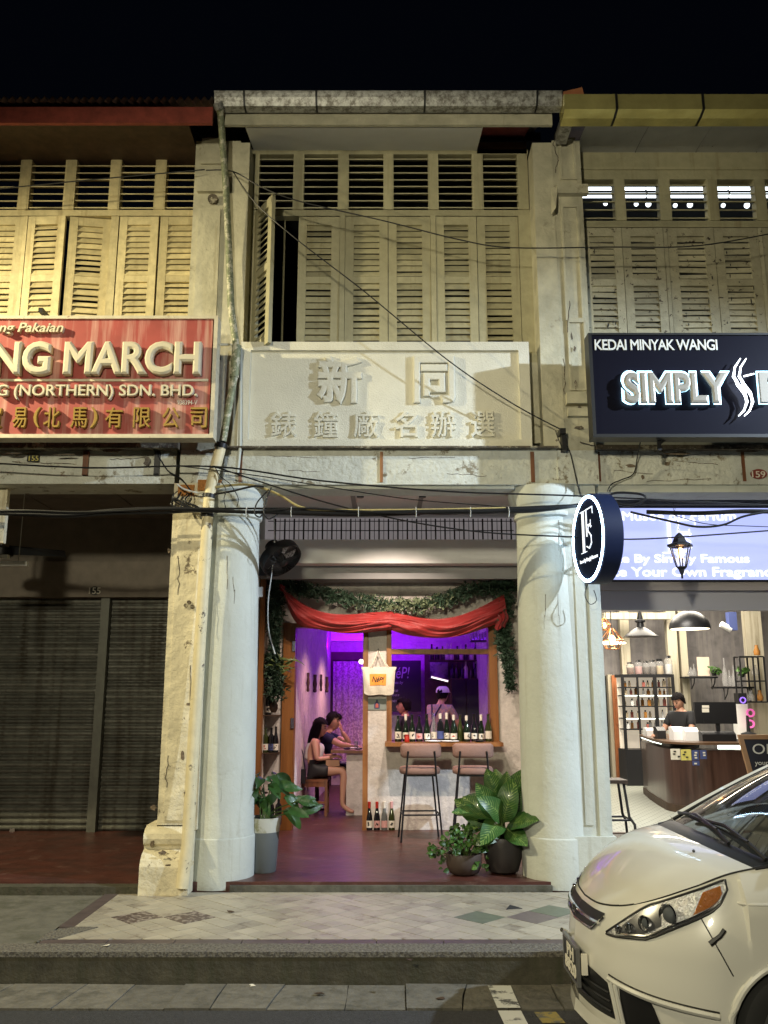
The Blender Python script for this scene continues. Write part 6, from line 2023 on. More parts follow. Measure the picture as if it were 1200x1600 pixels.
# ================================================================== perfume shop furnishing
ct = thing('shop_counter', 'long dark brown shop counter with a curved corner and a glowing strip under its top', 'counter', (4.6, 13, 0))
cwood = mat('dark wood veneer', (.070, .036, .027), .28, streak=((.028, .012, .008), .4, .7), coat=.3)
plan = [(4.22, 14.9), (4.10, 14.2), (3.99, 13.4), (3.93, 12.8)]
for i in range(9):
    a = PI + i / 8 * PI / 2
    plan.append((4.43 + .5 * math.cos(a), 12.75 + .5 * math.sin(a)))
plan += [(5.6, 12.17), (6.6, 12.10)]
inner = [(x_ + .55 * (1 if y_ > 12.6 else .6), y_ + .45) for x_, y_ in plan][::-1]
ztop = .93
obj('front', G().prismz(plan + inner, .10, ztop - .10), cwood, ct, smooth=True)
obj('plinth', G().prismz([(x_ - .015, y_ - .012) for x_, y_ in plan] + inner, 0, .10), wood_d, ct, smooth=True)
obj('worktop', G().prismz([(x_ - .03, y_ - .03) for x_, y_ in plan] + inner, ztop - .03, ztop), mat('counter top', (.10, .055, .03), .3), ct, bevel=.004)
strip = mat('counter strip glow', (1, 1, 1), .4, emit=(.82, 1, .88), es=3.2)
for i, (a, b) in enumerate(((4.50, 4.80), (4.83, 5.22), (5.25, 5.6))):
    obj('glow_strip', G().box(a, b, 12.235 - .02 * i, 12.25 - .02 * i, ztop - .085, ztop - .035), strip, ct)
obj('glow_strip', G().tube([(plan[0][0] - .02, 14.8, ztop - .045), (plan[2][0] - .02, 13.4, ztop - .045), (plan[3][0] - .02, 12.8, ztop - .045)], .006, 5), strip, ct)
for (a, b, c, d_, mm, wd) in ((1048, 1063, 1170, 1187, label_w, 'white payment notice'), (1064, 1080, 1171, 1188, label_y, 'yellow payment notice'), (1081, 1092, 1172, 1188, label_b, 'blue card notice, left of two'), (1094, 1104, 1172, 1186, label_b, 'blue card notice, right of two'), (1082, 1093, 1189, 1196, label_b, 'small blue notice below the others')):
    Yp = 12.22
    n_ = tag(obj('notice', pbox(a, b, c, d_, Yp, Yp + .004), mm), wd + ' stuck on the counter front', 'notice')
    rk = random.Random(a)
    g = G()
    for k in range(3):
        u = a + 2 + rk.random() * (b - a - 6)
        v = c + 3 + k * 4
        if v < d_ - 3:
            q0, q1 = P(u, v, Yp - .003), P(u + 4, v + 2.2, Yp - .003)
            g.box(q0.x, q1.x, Yp - .004, Yp - .001, q1.z, q0.z)
    if g.v:
        obj('print_mark', g, label_k if mm is label_y or mm is label_w else label_w, n_)
mo = thing('computer_monitor', 'large black monitor seen from behind on the shop counter', 'monitor', P(1118, 1150, 12.7))
Ym = 12.7
obj('back_case', pbox(1086, 1151, 1097, 1131, Ym, Ym + .05), metal_d, mo, bevel=.012, seg=2)
obj('stand', G().box(xf(1120, 1140, Ym), xf(1126, 1140, Ym), Ym + .01, Ym + .04, ztop, zf(1131, Ym)).box(xf(1108, 1140, Ym), xf(1138, 1140, Ym), Ym - .06, Ym + .12, ztop, ztop + .012), metal_d, mo)
obj('sticker', pbox(1097, 1108, 1102, 1106, Ym - .004, Ym - .001), label_w, mo)
obj('sticker', pbox(1097, 1108, 1107, 1113, Ym - .004, Ym - .001), label_w, mo)
obj('port_block', pbox(1100, 1110, 1123, 1131, Ym - .012, Ym), metal_d, mo)
for a, b, c, d_, Y_, mm, nm, wd in ((1053, 1070, 1136, 1152, 12.9, white_p, 'card_printer', 'white angular card reader left of the monitor on the counter'), (1072, 1092, 1137, 1154, 12.75, white_p, 'receipt_printer', 'boxy white receipt printer beside the monitor'),
                                 (1098, 1150, 1143, 1158, 12.6, metal_d, 'keyboard_tray', 'dark tray and keyboard under the monitor'), (1011, 1025, 1138, 1145, 14.2, white_p, 'tissue_box', 'low white box on the far end of the counter'), (1028, 1040, 1136, 1152, 13.3, metal_d, 'card_terminal', 'small black terminal on the counter bend')):
    q0, q1 = P(a, d_, Y_), P(b, c, Y_)
    z1 = max(q1.z, ztop + .03)
    g = G().prismx([(Y_, ztop), (Y_, ztop + (z1 - ztop) * .7), (Y_ + .08, z1), (Y_ + .22, z1), (Y_ + .22, ztop)], q0.x, q1.x)
    tag(obj(nm, g, mm, bevel=.008), wd, nm.replace('_', ' '))

# shelf cabinet
cb = thing('display_cabinet', 'black framed display cabinet with lit shelves of perfume bottles at the back of the shop', 'cabinet', P(1015, 1200, 16.2))
Yc = 16.2
c0, c1 = xf(975, 1100, Yc), xf(1053, 1100, Yc)
cz0, cz1 = zf(1140, Yc), zf(1058, Yc)
obj('frame', G().box(c0 - .03, c1 + .03, Yc - .02, Yc + .45, cz1, cz1 + .05).box(c0 - .03, c0 + .02, Yc - .02, Yc + .02, .6, cz1).box(c1 - .02, c1 + .03, Yc - .02, Yc + .02, .6, cz1)
    .box((c0 + c1) / 2 + .10, (c0 + c1) / 2 + .16, Yc - .02, Yc + .02, .6, cz1).box((c0 + c1) / 2 - .20, (c0 + c1) / 2 - .17, Yc - .02, Yc + .02, .6, cz1), metal_d, cb)
obj('base_cabinet', G().box(c0 - .03, c1 + .03, Yc - .05, Yc + .45, 0, .62), metal_d, cb, bevel=.01)
obj('lit_back', G().box(c0, c1, Yc + .40, Yc + .44, .6, cz1), mat('shelf back glow', (.9, .8, .65), .5, emit=(1, .86, .66), es=.38), cb)
random.seed(31)
sy = [1073, 1086, 1103, 1122, 1139]
for r_, py in enumerate(sy):
    zz = zf(py, Yc)
    obj('shelf', G().box(c0, c1, Yc + .02, Yc + .40, zz - .02, zz), metal_d, cb)
    obj('shelf_light', G().box(c0 + .02, c1 - .02, Yc + .015, Yc + .019, zz - .018, zz - .004), strip, cb) if r_ in (1, 3) else None
    x_ = c0 + .07
    nb = 0
    while x_ < c1 - .05:
        nb += 1
        h = random.uniform(.07, .12)
        w_ = random.uniform(.018, .03)
        Y_ = Yc + random.uniform(.05, .2)
        t_ = thing('perfume_bottle', '%s small perfume bottle from the left on the %s lit shelf of the display cabinet' % (['first', 'second', 'third', 'fourth', 'fifth', 'sixth', 'seventh', 'eighth', 'ninth', 'tenth', 'eleventh'][nb - 1], ['top', 'second', 'middle', 'fourth', 'bottom'][r_]), 'bottle', (x_, Y_, zz), 'perfume bottles on the %s cabinet shelf' % ['top', 'second', 'middle', 'fourth', 'bottom'][r_])
        obj('flask', G().box(x_ - w_, x_ + w_, Y_ - w_ * .6, Y_ + w_ * .6, zz + .001, zz + h), random.choice([mat('amber perfume', (.35, .16, .04), .15), mat('pale perfume', (.6, .5, .35), .15), white_p, mat('rose perfume', (.35, .12, .10), .15)]), t_)
        obj('cap', G().lathe([(w_ * .6, h), (w_ * .6, h + .035), (.001, h + .036)], 8, (x_, Y_, zz)), metal_d, t_)
        x_ += random.uniform(.085, .125)
for i, px in enumerate((985, 998, 1010, 1020, 1031, 1045)):
    jz = cz1 + .051
    xx = xf(px, 1050, Yc + .15)
    hj = [.22, .26, .24, .26, .28, .34][i]
    j = thing('glass_jar', '%s glass storage jar standing on top of the display cabinet' % ['leftmost', 'second', 'third', 'fourth', 'fifth', 'tallest rightmost'][i], 'jar', (xx, Yc + .15, jz), 'glass jars on the display cabinet')
    obj('jar_body', G().lathe([(.001, 0), (.06, 0), (.07, .02), (.07, hj * .75), (.05, hj * .86)], 16, (xx, Yc + .15, jz)), mat('jar glass', (.8, .8, .8), .08, trans=.7, ior=1.1, alpha=.5), j, smooth=True)
    obj('contents', G().lathe([(.001, .008), (.058, .008), (.062, .03), (.062, hj * .55), (.001, hj * .56)], 14, (xx, Yc + .15, jz)), [wood_t, label_p, wood_d, wood_d, mat('pale grain', (.6, .45, .25), .8), white_p][i], j, smooth=True)
    obj('lid', G().lathe([(.052, hj * .86), (.055, hj), (.001, hj + .01)], 14, (xx, Yc + .15, jz)), chrome if i != 4 else metal_d, j, smooth=True)
# wall shelves with brackets
for k, (a, b, py, Y_, wd) in enumerate(((1070, 1122, 1057, 16.4, 'upper black wall shelf with an iron bracket behind the shop assistant'), (1120, 1180, 1073, 16.0, 'lower black wall shelf above the monitor'))):
    s_ = thing('wall_shelf', wd, 'shelf', P((a + b) / 2, py, Y_))
    x0_, x1_, zz = xf(a, py, Y_), xf(b, py, Y_), zf(py, Y_)
    obj('board', G().box(x0_, x1_, Y_, Y_ + .3, zz - .03, zz), metal_d, s_, bevel=.004)
    for u in (.30, .92):
        xx = x0_ + (x1_ - x0_) * u
        obj('bracket', G().tube([(xx, Y_ + .02, zz - .03), (xx, Y_ + .06, zz - .12), (xx, Y_ + .2, zz - .22), (xx, Y_ + .22, zz - .03)], .012, 6), metal_d, s_)
q0, q1 = P(1091, 1056, 16.45), P(1109, 1026, 16.45)
cd_ = thing('leaning_card', 'cream printed card leaning against the grey wall on the upper shelf', 'card', q0)
obj('card', G().add([(q0.x, 16.45, q0.z), (q1.x - .02, 16.45, q0.z), (q1.x + .04, 16.6, q1.z), (q0.x + .05, 16.6, q1.z), (q0.x, 16.47, q0.z), (q1.x - .02, 16.47, q0.z), (q1.x + .04, 16.62, q1.z), (q0.x + .05, 16.62, q1.z)],
    [(0, 1, 2, 3), (4, 5, 6, 7), (0, 1, 5, 4), (1, 2, 6, 5), (2, 3, 7, 6), (3, 0, 4, 7)]), mat('kraft card', (.50, .40, .32), .8), cd_)
for i, (px, py, Y_, r_, h, wd) in enumerate(((1080, 1056, 16.5, .06, .16, 'round glass flask left of the leaning card'), (1085, 1056, 16.6, .04, .22, 'tall slim glass behind the round flask'), (1134, 1072, 16.1, .05, .5, 'tall pointed glass decanter on the lower shelf'),
                                         (1141, 1072, 16.1, .05, .28, 'short glass vessel next to the tall decanter'), (1148, 1072, 16.05, .05, .36, 'ribbed glass bottle on the lower shelf'), (1158, 1072, 16.05, .05, .52, 'tall glass vase near the iron rack'))):
    q = P(px, py, Y_)
    tag(obj('glass_vessel', G().lathe([(.001, 0), (r_, 0), (r_ * 1.1, h * .2), (r_ * .8, h * .5), (r_ * .3, h * .7), (r_ * .25, h), (.001, h)], 14, q + V(0, 0, .001)), MATS['jar glass'], smooth=True), wd, 'glass vessel')
for px, py, Y_, wd in ((1116, 1056, 16.4, 'trailing green plant at the end of the upper wall shelf'), (1160, 1058, 15.9, 'small leafy green plant by the iron rack')):
    q = P(px, py, Y_)
    t_ = thing('shelf_plant', wd, 'plant', q)
    obj('pot', G().lathe([(.04, 0), (.055, .09), (.001, .08)], 12, q), metal_d, t_)
    for i in range(26):
        a = random.uniform(0, 2 * PI)
        o = place_leaf(t_, sl[i % 2], q + V(random.uniform(-.08, .08), random.uniform(-.06, .04), random.uniform(.05, .16)), (math.cos(a), math.sin(a), random.uniform(-.6, .8)), 0, random.uniform(1, 1.7))
# iron cube rack
rk_ = thing('wire_rack', 'black square framed iron rack with glassware on the wall at the right edge', 'rack', P(1175, 1095, 15.7))
Yq = 15.7
g = G()
xa, xb = xf(1158, 1060, Yq), xf(1196, 1060, Yq)
za, zb = zf(1097, Yq), zf(1026, Yq)
for xx in (xa, (xa * .45 + xb * .55), xb):
    for yy in (Yq, Yq + .25):
        g.box(xx - .012, xx + .012, yy - .012, yy + .012, za, zb)
for f_ in (0, .46, 1):
    zz = za + (zb - za) * f_
    for yy in (Yq, Yq + .25):
        g.box(xa, xb, yy - .01, yy + .01, zz - .012, zz + .012)
    g.box(xa, xb, Yq, Yq + .25, zz - .006, zz)
obj('frame', g, metal_d, rk_)
for i, (px, py) in enumerate(((1180, 1056), (1188, 1096), (1174, 1096), (1183, 1025))):
    q = P(px, py, Yq + .12)
    tag(obj('glass_vessel', G().lathe([(.001, 0), (.05, 0), (.06, .06), (.03, .14), (.03, .18), (.001, .18)], 14, q + V(0, 0, .014)), MATS['jar glass'] if i % 2 == 0 else MATS['amber perfume'], smooth=True), ['clear glass on the rack\'s middle level', 'amber glass at the right of the rack\'s lowest level', 'clear glass at the left of the rack\'s lowest level', 'brown topped jar on the very top of the iron rack'][i], 'glass vessel')
spk = thing('speaker', 'small black speaker with a purple glow hung below the lower shelf', 'speaker', P(1161, 1090, 15.6))
obj('case', pbox(1154, 1167, 1083, 1100, 15.5, 15.7), metal_d, spk, bevel=.01)
obj('glow_ring', G().lathe([(.035, 0), (.055, .0), (.055, .01), (.035, .01)], 20, P(1161, 1094, 15.49) , 'y', loop=True), mat('violet glow', (.2, .1, .8), .4, emit=(.35, .2, 1), es=.8), spk)
for i, (py, c_) in enumerate(((1114, (1, .2, .75)), (1131, (.95, .25, .75)))):
    q = P(1173, py, 16.0)
    tag(obj('neon_ring', G().lathe([(.045, 0), (.075, 0), (.075, .02), (.045, .02)], 20, q, 'y', loop=True), mat('pink neon', (1, .2, .6), .4, emit=(1, .16, .55), es=.5)), ['upper pink neon rosette on the shop wall', 'lower pink neon rosette on the shop wall'][i], 'neon light')
tag(obj('white_cabinet', G().box(xf(1150, 1100, 16.1), xf(1168, 1100, 16.1), 16.1, 16.3, .8, zf(1098, 16.1)), white_p), 'narrow white board behind the monitor stand', 'board')
tag(obj('desk_fan', G().lathe([(.12, 0), (.12, .02), (.03, .05), (.02, .3), (.001, .3)], 16, P(1170, 1148, 14.5)), metal_d, smooth=True), 'black desk fan base right of the monitor', 'fan')
cq = P(1138, 976, 15.6)
cm_ = thing('security_camera', 'white security camera under a blue cover high on the grey wall', 'camera', cq)
obj('body', G().lathe([(.05, -.12), (.055, -.11), (.055, .08), (.03, .09)], 14, (0, 0, 0)).xf(Matrix.Translation(cq + V(-.06, 0, -.03)) @ Matrix.Rotation(R(-60), 4, 'Y')), white_p, cm_, smooth=True)
obj('cover', G().box(cq.x + .0, cq.x + .14, cq.y - .05, cq.y + .1, cq.z - .10, cq.z + .22), label_b, cm_, bevel=.01)
# pendant lamps
for i, (px, py, Y_, kind, wd) in enumerate(((1001, 985, 14.0, 'cone', 'black cone pendant lamp with a ribbed neck over the shop cabinet'), (1077, 970, 13.2, 'dome', 'black dome pendant lamp hanging above the shop assistant'),
                                         (944, 975, 12.6, 'wire', 'small bare filament pendant at the shop\'s left edge'), (956, 998, 12.4, 'wire', 'larger diamond wire cage pendant at the shop\'s left edge'), (948, 1006, 14.2, 'disc', 'flat white disc lamp glimpsed below the wire pendants'))):
    q = P(px, py, Y_)
    t_ = thing('pendant_lamp', wd, 'lamp', q)
    obj('cord', G().tube([q + V(0, 0, .1), (q.x, q.y, 3.9)], .006, 5), metal_d, t_)
    if kind == 'cone':
        obj('shade', G().lathe([(.27, -.10), (.265, -.09), (.12, .02), (.06, .05), (.05, .12), (.08, .13), (.08, .16), (.05, .17), (.03, .28)], 28, q), metal_d, t_, smooth=True)
        obj('glow_disc', G().lathe([(.001, -.092), (.25, -.092), (.25, -.098), (.001, -.098)], 28, q), mat('pendant glow', (1, .9, .7), .4, emit=(1, .85, .6), es=3), t_)
    elif kind == 'dome':
        obj('shade', G().lathe([(.30 * math.cos(a), -.12 + .27 * math.sin(a)) for a in [PI / 2 * k / 8 for k in range(9)]][:8] + [(.02, .16)], 28, q), metal_d, t_, smooth=True)
        obj('glow_disc', G().lathe([(.001, -.118), (.28, -.118), (.28, -.124), (.001, -.124)], 28, q), MATS['pendant glow'], t_)
    elif kind == 'wire':
        sc_ = 1 if i == 3 else .6
        g = G()
        for k in range(6):
            a, a2 = 2 * PI * k / 6, 2 * PI * (k + 1) / 6
            g.tube([q + V(.03 * sc_ * math.cos(a), .03 * sc_ * math.sin(a), .14 * sc_), q + V(.16 * sc_ * math.cos(a), .16 * sc_ * math.sin(a), -.02 * sc_), q + V(.09 * sc_ * math.cos(a), .09 * sc_ * math.sin(a), -.14 * sc_)], .007, 5)
            g.tube([q + V(.16 * sc_ * math.cos(a), .16 * sc_ * math.sin(a), -.02 * sc_), q + V(.16 * sc_ * math.cos(a2), .16 * sc_ * math.sin(a2), -.02 * sc_)], .006, 5)
            g.tube([q + V(.09 * sc_ * math.cos(a), .09 * sc_ * math.sin(a), -.14 * sc_), q + V(.09 * sc_ * math.cos(a2), .09 * sc_ * math.sin(a2), -.14 * sc_)], .006, 5)
        obj('cage', g, mat('copper wire', (.5, .22, .08), .3, .8), t_)
        obj('bulb', G().ball(q + V(0, 0, -.02), .055 * sc_, 12, 8, sz=1.3), mat('amber bulb glow', (1, .7, .3), .4, emit=(1, .55, .18), es=7), t_, smooth=True)
    else:
        obj('disc', G().lathe([(.001, 0), (.30, 0), (.30, .02), (.001, .03)], 28, q), MATS['pendant glow'], t_)

# bar stool outside the perfume shop
ts = thing('bar_stool', 'backless black metal stool with a dark wooden seat beside the moulded pilaster', 'stool', (0, 0, 0))
ys2 = 9.5
sxx = xf(962, 1260, ys2)
zt_ = zf(1217, ys2)
ts.location = (sxx, ys2, 0)
WL[ts.name] = V(sxx, ys2, 0)
obj('seat', G().box(sxx - .17, sxx + .10, ys2 - .15, ys2 + .15, zt_ - .035, zt_), wood_d, ts, bevel=.01)
for a in (-1, 1):
    for b in (-1, 1):
        obj('leg', G().tube([(sxx - .035 + a * .10, ys2 + b * .11, zt_ - .035), (sxx - .03 + a * .13, ys2 + b * .13, .34), (sxx - .03 + a * .17, ys2 + b * .17, .27), (sxx - .03 + a * .19, ys2 + b * .18, 0)], .014, 8), metal_d, ts, smooth=True)
obj('foot_rail', G().tube([(sxx - .19, ys2 - .14, .31), (sxx + .12, ys2 - .14, .31), (sxx + .12, ys2 + .14, .31), (sxx - .19, ys2 + .14, .31), (sxx - .19, ys2 - .14, .31)], .011, 8), metal_d, ts)

# chalk A-board
ya = 10.4
ab = thing('chalk_board', 'chalk A-board with a wooden frame standing in front of the shop counter', 'sign', P(1190, 1290, ya))
xl, xr, zt2 = xf(1154, 1160, ya), xf(1154, 1160, ya) + .62, zf(1148, ya)


def abd(x_, z_, o=0.0):
    return (x_ - .14 * (1 - z_ / zt2) * -1, ya - .20 * (1 - z_ / zt2) + o - .0, z_)


def slab(x0_, x1_, z0_, z1_, o0, o1):
    return G().add([abd(x0_, z0_, o0), abd(x1_, z0_, o0), abd(x1_, z1_, o0), abd(x0_, z1_, o0), abd(x0_, z0_, o1), abd(x1_, z0_, o1), abd(x1_, z1_, o1), abd(x0_, z1_, o1)],
                   [(0, 1, 2, 3), (4, 5, 6, 7), (0, 1, 5, 4), (1, 2, 6, 5), (2, 3, 7, 6), (3, 0, 4, 7)])


afr = mat('pale timber frame', (.36, .19, .08), .5, var=.1)
obj('board', slab(xl + .05, xr - .05, .12, zt2 - .05, 0, .02), board, ab)
fr_ = slab(xl, xl + .05, .0, zt2, -.01, .03)
for q in (slab(xr - .05, xr, 0, zt2, -.01, .03), slab(xl + .05, xr - .05, zt2 - .05, zt2, -.01, .03), slab(xl + .05, xr - .05, .07, .12, -.01, .03)):
    fr_.add(q.v, q.f)
obj('frame', fr_, afr, ab)
for s_, x0_, x1_, z0_, z1_ in (('OIL', xl + .10, xl + .40, zt2 - .21, zt2 - .10), ('your Scent', xl + .10, xl + .46, zt2 - .33, zt2 - .28), ('Sense', xl + .14, xl + .40, zt2 - .45, zt2 - .39)):
    g = text_mesh(s_, extrude=.01, shear=.2)
    mx2, my2 = max(p.x for p in g.v), max(p.y for p in g.v)
    g.v = [V(*abd(x0_ + (x1_ - x0_) * p.x / mx2, z0_ + (z1_ - z0_) * p.y / my2, -.004 - p.z * .1)) for p in g.v]
    obj('chalk_lettering', g, label_w, ab)

# ================================================================== parked car
CX0, CYC, CZ0 = 1.045, 5.14, ZG - .008          # nose, centre line, road level
car = thing('parked_car', 'cream compact people carrier parked at the kerb with its nose towards the bar', 'car', (CX0 + 2, CYC, CZ0))
paint = mat('cream car paint', (.60, .59, .54), .32, .0, spec=.5, coat=.9)
paint.node_tree.nodes['Principled BSDF'].inputs['Coat Roughness'].default_value = .06
blk = mat('black plastic trim', (.010, .010, .011), .45)
seam = mat('shut line', (.015, .014, .012), .7)


def cw(a, b, z_):
    """car coordinates (behind the nose, towards the street, above the road) -> world"""
    return V(CX0 + a, CYC - b, CZ0 + z_)


def cr(tab, t):
    k = len(tab) - 1
    t = min(max(t, 0), k)
    i = min(int(t), k - 1)
    f = t - i
    p0, p1, p2, p3 = [Vector(tab[max(0, min(k, j))]) for j in (i - 1, i, i + 1, i + 2)]
    return .5 * ((2 * p1) + (p2 - p0) * f + (2 * p0 - 5 * p1 + 4 * p2 - p3) * f * f + (3 * p1 - p0 - 3 * p2 + p3) * f ** 3)


OUT = [(0, 0, 0), (.025, .27, 0), (.10, .50, 0), (.23, .67, 0), (.42, .79, 0), (.62, .835, 0), (.90, .85, 0), (1.4, .85, 0), (2.6, .85, 0), (3.5, .84, 0), (3.95, .76, 0), (4.14, .48, 0), (4.18, 0, 0)]
TOP = [(.055, 0, .735), (.075, .25, .745), (.15, .44, .775), (.27, .585, .835), (.44, .685, .915), (.62, .73, .985), (.90, .76, 1.03), (1.4, .785, 1.06), (2.6, .785, 1.08), (3.5, .75, 1.12), (3.92, .67, 1.12), (4.08, .44, 1.12), (4.12, 0, 1.12)]


def belt(p, z_, sgn=1, off=0.0):
    """a point on the body side and bumper: p runs from the nose centre round to the tail, z_ is the height"""
    o, t = cr(OUT, p), cr(TOP, p)
    zt_ = t.z
    z_ = min(z_, zt_)
    zs_ = .60 if p < 5 else .80
    w = 0 if z_ < zs_ else ((z_ - zs_) / max(.05, zt_ - zs_)) ** 1.9
    q = o.lerp(Vector((t.x, t.y, 0)), w)
    tuck = 0
    front = max(0, 1 - p / 4.5)
    if z_ < .42:
        tuck = .05 * ((.42 - z_) / .24) ** 2 * (1 - front) 
    # inset direction: towards the middle of the car
    d_ = cr(OUT, p + .05) - cr(OUT, max(0, p - .05))
    n_ = Vector((-d_.y, d_.x, 0))
    n_ = n_.normalized() if n_.length > 1e-6 else Vector((-1, 0, 0))
    if n_.dot(Vector((q.x - 2, q.y, 0))) < 0:
        n_ = -n_
    # bumper band stands a little proud, the grille zone is set back
    bump_ = .018 * math.exp(-((z_ - .47) / .09) ** 2) * front
    q = q + n_ * (off + bump_ - tuck)
    return cw(q.x, sgn * q.y, z_)


WA, WZ, WR = .84, .30, .335
ZB = .19
for sgn in (1, -1):
    g = G()
    nu, nv = 340, 62
    pts, keep = [], []

    def prm(i):
        u = i / nu
        return 12 * (u ** 1.25)
    for j in range(nv + 1):
        for i in range(nu + 1):
            p = prm(i)
            zt_ = cr(TOP, p).z
            q = belt(p, ZB + (zt_ - ZB) * j / nv, sgn)
            for wa in (WA, 3.36):
                dx_, dz_ = q.x - CX0 - wa, q.z - CZ0 - WZ
                dd = math.hypot(dx_, dz_)
                if abs(q.y - CYC) > .55 and WR - .014 < dd < WR + .013:
                    q.x, q.z = CX0 + wa + dx_ / dd * WR, CZ0 + WZ + dz_ / dd * WR
            pts.append(q)
    f = []
    for j in range(nv):
        for i in range(nu):
            ids = (j * (nu + 1) + i, j * (nu + 1) + i + 1, (j + 1) * (nu + 1) + i + 1, (j + 1) * (nu + 1) + i)
            c = (pts[ids[0]] + pts[ids[2]]) / 2
            if any(math.hypot(c.x - CX0 - wa, c.z - CZ0 - WZ) < WR - .001 for wa in (WA, 3.36)) and abs(c.y - CYC) > .5:
                continue
            f.append(ids)
    g.add(pts, f)
    obj('body_side', g, paint, car, smooth=True)
    # arch lip and wheel well
    for wa in (WA, 3.36):
        yy = .845 if wa < 2 else .845
        lip = [V(0, 0, 0)] * 0
        for k in range(33):
            th = R(-18) + (PI + R(36)) * k / 32
            a_, z_ = wa + WR * math.cos(th), WZ + WR * math.sin(th)
            # find lateral position on the belt at this a
            best = None
            for p_ in [2.6 + .1 * s for s in range(80)]:
                q = belt(p_, max(ZB, z_), sgn)
                if best is None or abs(q.x - CX0 - a_) < best[0]:
                    best = (abs(q.x - CX0 - a_), q)
            lip.append(V(CX0 + a_, best[1].y, CZ0 + max(ZB, z_)))
        obj('arch_lip', G().tube(lip, .017, 8), paint, car, smooth=True)
        wg = G().lathe([(WR + .005, -.26), (WR + .02, .24)] if sgn > 0 else [(WR + .005, .26), (WR + .02, -.24)], 40, (CX0 + wa, CYC - sgn * .57, CZ0 + WZ), 'y')
        wg.f.pop(-2)
        obj('wheel_well', wg, blk, car, smooth=True)

# wheels
tyre_m = mat('tyre rubber', (.018, .018, .018), .75)
rim_m = mat('alloy rim', (.42, .42, .42), .28, .9)
wheel = thing  # parts are built once and copied
tyre_g = G().lathe([(.19, -.095), (.25, -.105), (.285, -.095), (.298, -.07), (.30, 0), (.298, .07), (.285, .095), (.25, .105), (.19, .095)], 48, axis='y', loop=True)
rim_g = G().lathe([(.20, -.09), (.205, -.10), (.19, -.10), (.178, -.06), (.17, .08), (.20, .09)], 40, axis='y', loop=True)
spk_g = G()
for k in range(7):
    a = 2 * PI * k / 7
    for s_ in (-.09, .09):
        spk_g.tube([(.035 * math.cos(a), -.055, .035 * math.sin(a)), (.185 * math.cos(a + s_), -.075, .185 * math.sin(a + s_))], .011, 6)
spk_g.lathe([(.05, -.07), (.045, -.08), (.001, -.082)], 16, axis='y')
spk_g.lathe([(.175, .0), (.001, .0), (.001, .01)], 24, (0, 0, 0), axis='y')
tm, rm_, sm_ = build_mesh('tyre', tyre_g, tyre_m, True), build_mesh('rim', rim_g, rim_m, True), build_mesh('spokes', spk_g, rim_m, True)
for wa in (WA, 3.36):
    for sgn in (1, -1):
        w_ = bpy.data.objects.new('wheel', tm)
        COL.objects.link(w_)
        w_.parent = car
        w_.location = cw(wa, sgn * .745, .30) - wloc(car)
        w_.rotation_euler = (0, 0, 0 if sgn > 0 else PI)
        local('rim', rm_, parent=w_)
        local('spokes', sm_, parent=w_)

# coons patch helper


def coons(F, B_, L, Rr, bulge=None):
    def fn(u, v):
        s_ = F(u) * (1 - v) + B_(u) * v + L(v) * (1 - u) + Rr(v) * u - (F(0) * (1 - u) * (1 - v) + F(1) * u * (1 - v) + B_(0) * (1 - u) * v + B_(1) * u * v)
        if bulge:
            s_ = s_ + bulge(u, v)
        return s_
    return fn


PS, PCW = 1.85, 5.35         # where the bonnet's side edge begins and ends


def topw(p, sgn):
    t = cr(TOP, p)
    return cw(t.x, sgn * t.y, t.z)


def cowl(u, da=0.0, dz=0.0):
    b = (u - .5) * 2
    t = cr(TOP, PCW)
    return cw(t.x - .13 * (1 - b * b) + da, b * t.y, t.z + .055 * (1 - b * b) + dz)


G4 = .004
hood = G().grid(coons(lambda u: topw(abs(u - .5) * 2 * PS, 1 if u > .5 else -1) + V(0, 0, .0), lambda u: cowl(u), lambda v: topw(PS + (PCW - PS) * v, -1), lambda v: topw(PS + (PCW - PS) * v, 1),
                      lambda u, v: V(-.012 * math.sin(PI * v), 0, .055 * math.sin(PI * v) ** .8 * (1 - ((u - .5) * 2) ** 2) + .004 * math.exp(-((abs(u - .5) * 2 - .66) / .16) ** 2) * math.sin(PI * v))), 56, 40)
obj('bonnet', hood, paint, car, smooth=True)
sl_ = G()
for sgn in (1, -1):
    sl_.tube([topw(PS + (PCW - PS) * k / 30, sgn) + V(0, 0, .001) for k in range(31)], .0045, 6)
sl_.tube([topw(abs(k / 15 - 1) * PS, 1 if k > 15 else -1) + V(-.002, 0, .002) for k in range(31)], .0045, 6)
obj('bonnet_gap', sl_, seam, car)
# cowl panel, windscreen, roof
WT = lambda u: cw(1.86 - .08 * (1 - ((u - .5) * 2) ** 2), (u - .5) * 2 * .57, 1.545 + .035 * (1 - ((u - .5) * 2) ** 2))
WB = lambda u: cowl(u, .10, .02)
obj('scuttle', G().grid(lambda u, v: cowl(u, -.01 + .12 * v, -.012 + .034 * math.sin(v * PI * .6)), 40, 4), blk, car, smooth=True)
glass_car = mat('windscreen glass', (.02, .022, .02), .03, spec=.8, coat=1.0, trans=.0)
gl_n = glass_car.node_tree.nodes['Principled BSDF']
gl_n.inputs['Alpha'].default_value = .72
ws = coons(WB, WT, lambda v: WB(0).lerp(WT(0), v), lambda v: WB(1).lerp(WT(1), v), lambda u, v: V(-.07 * math.sin(PI * v) * .5, 0, .05 * math.sin(PI * v)) * (1 - ((u - .5) * 2) ** 2 * .6))
obj('windscreen', G().grid(ws, 30, 20), glass_car, car, smooth=True)
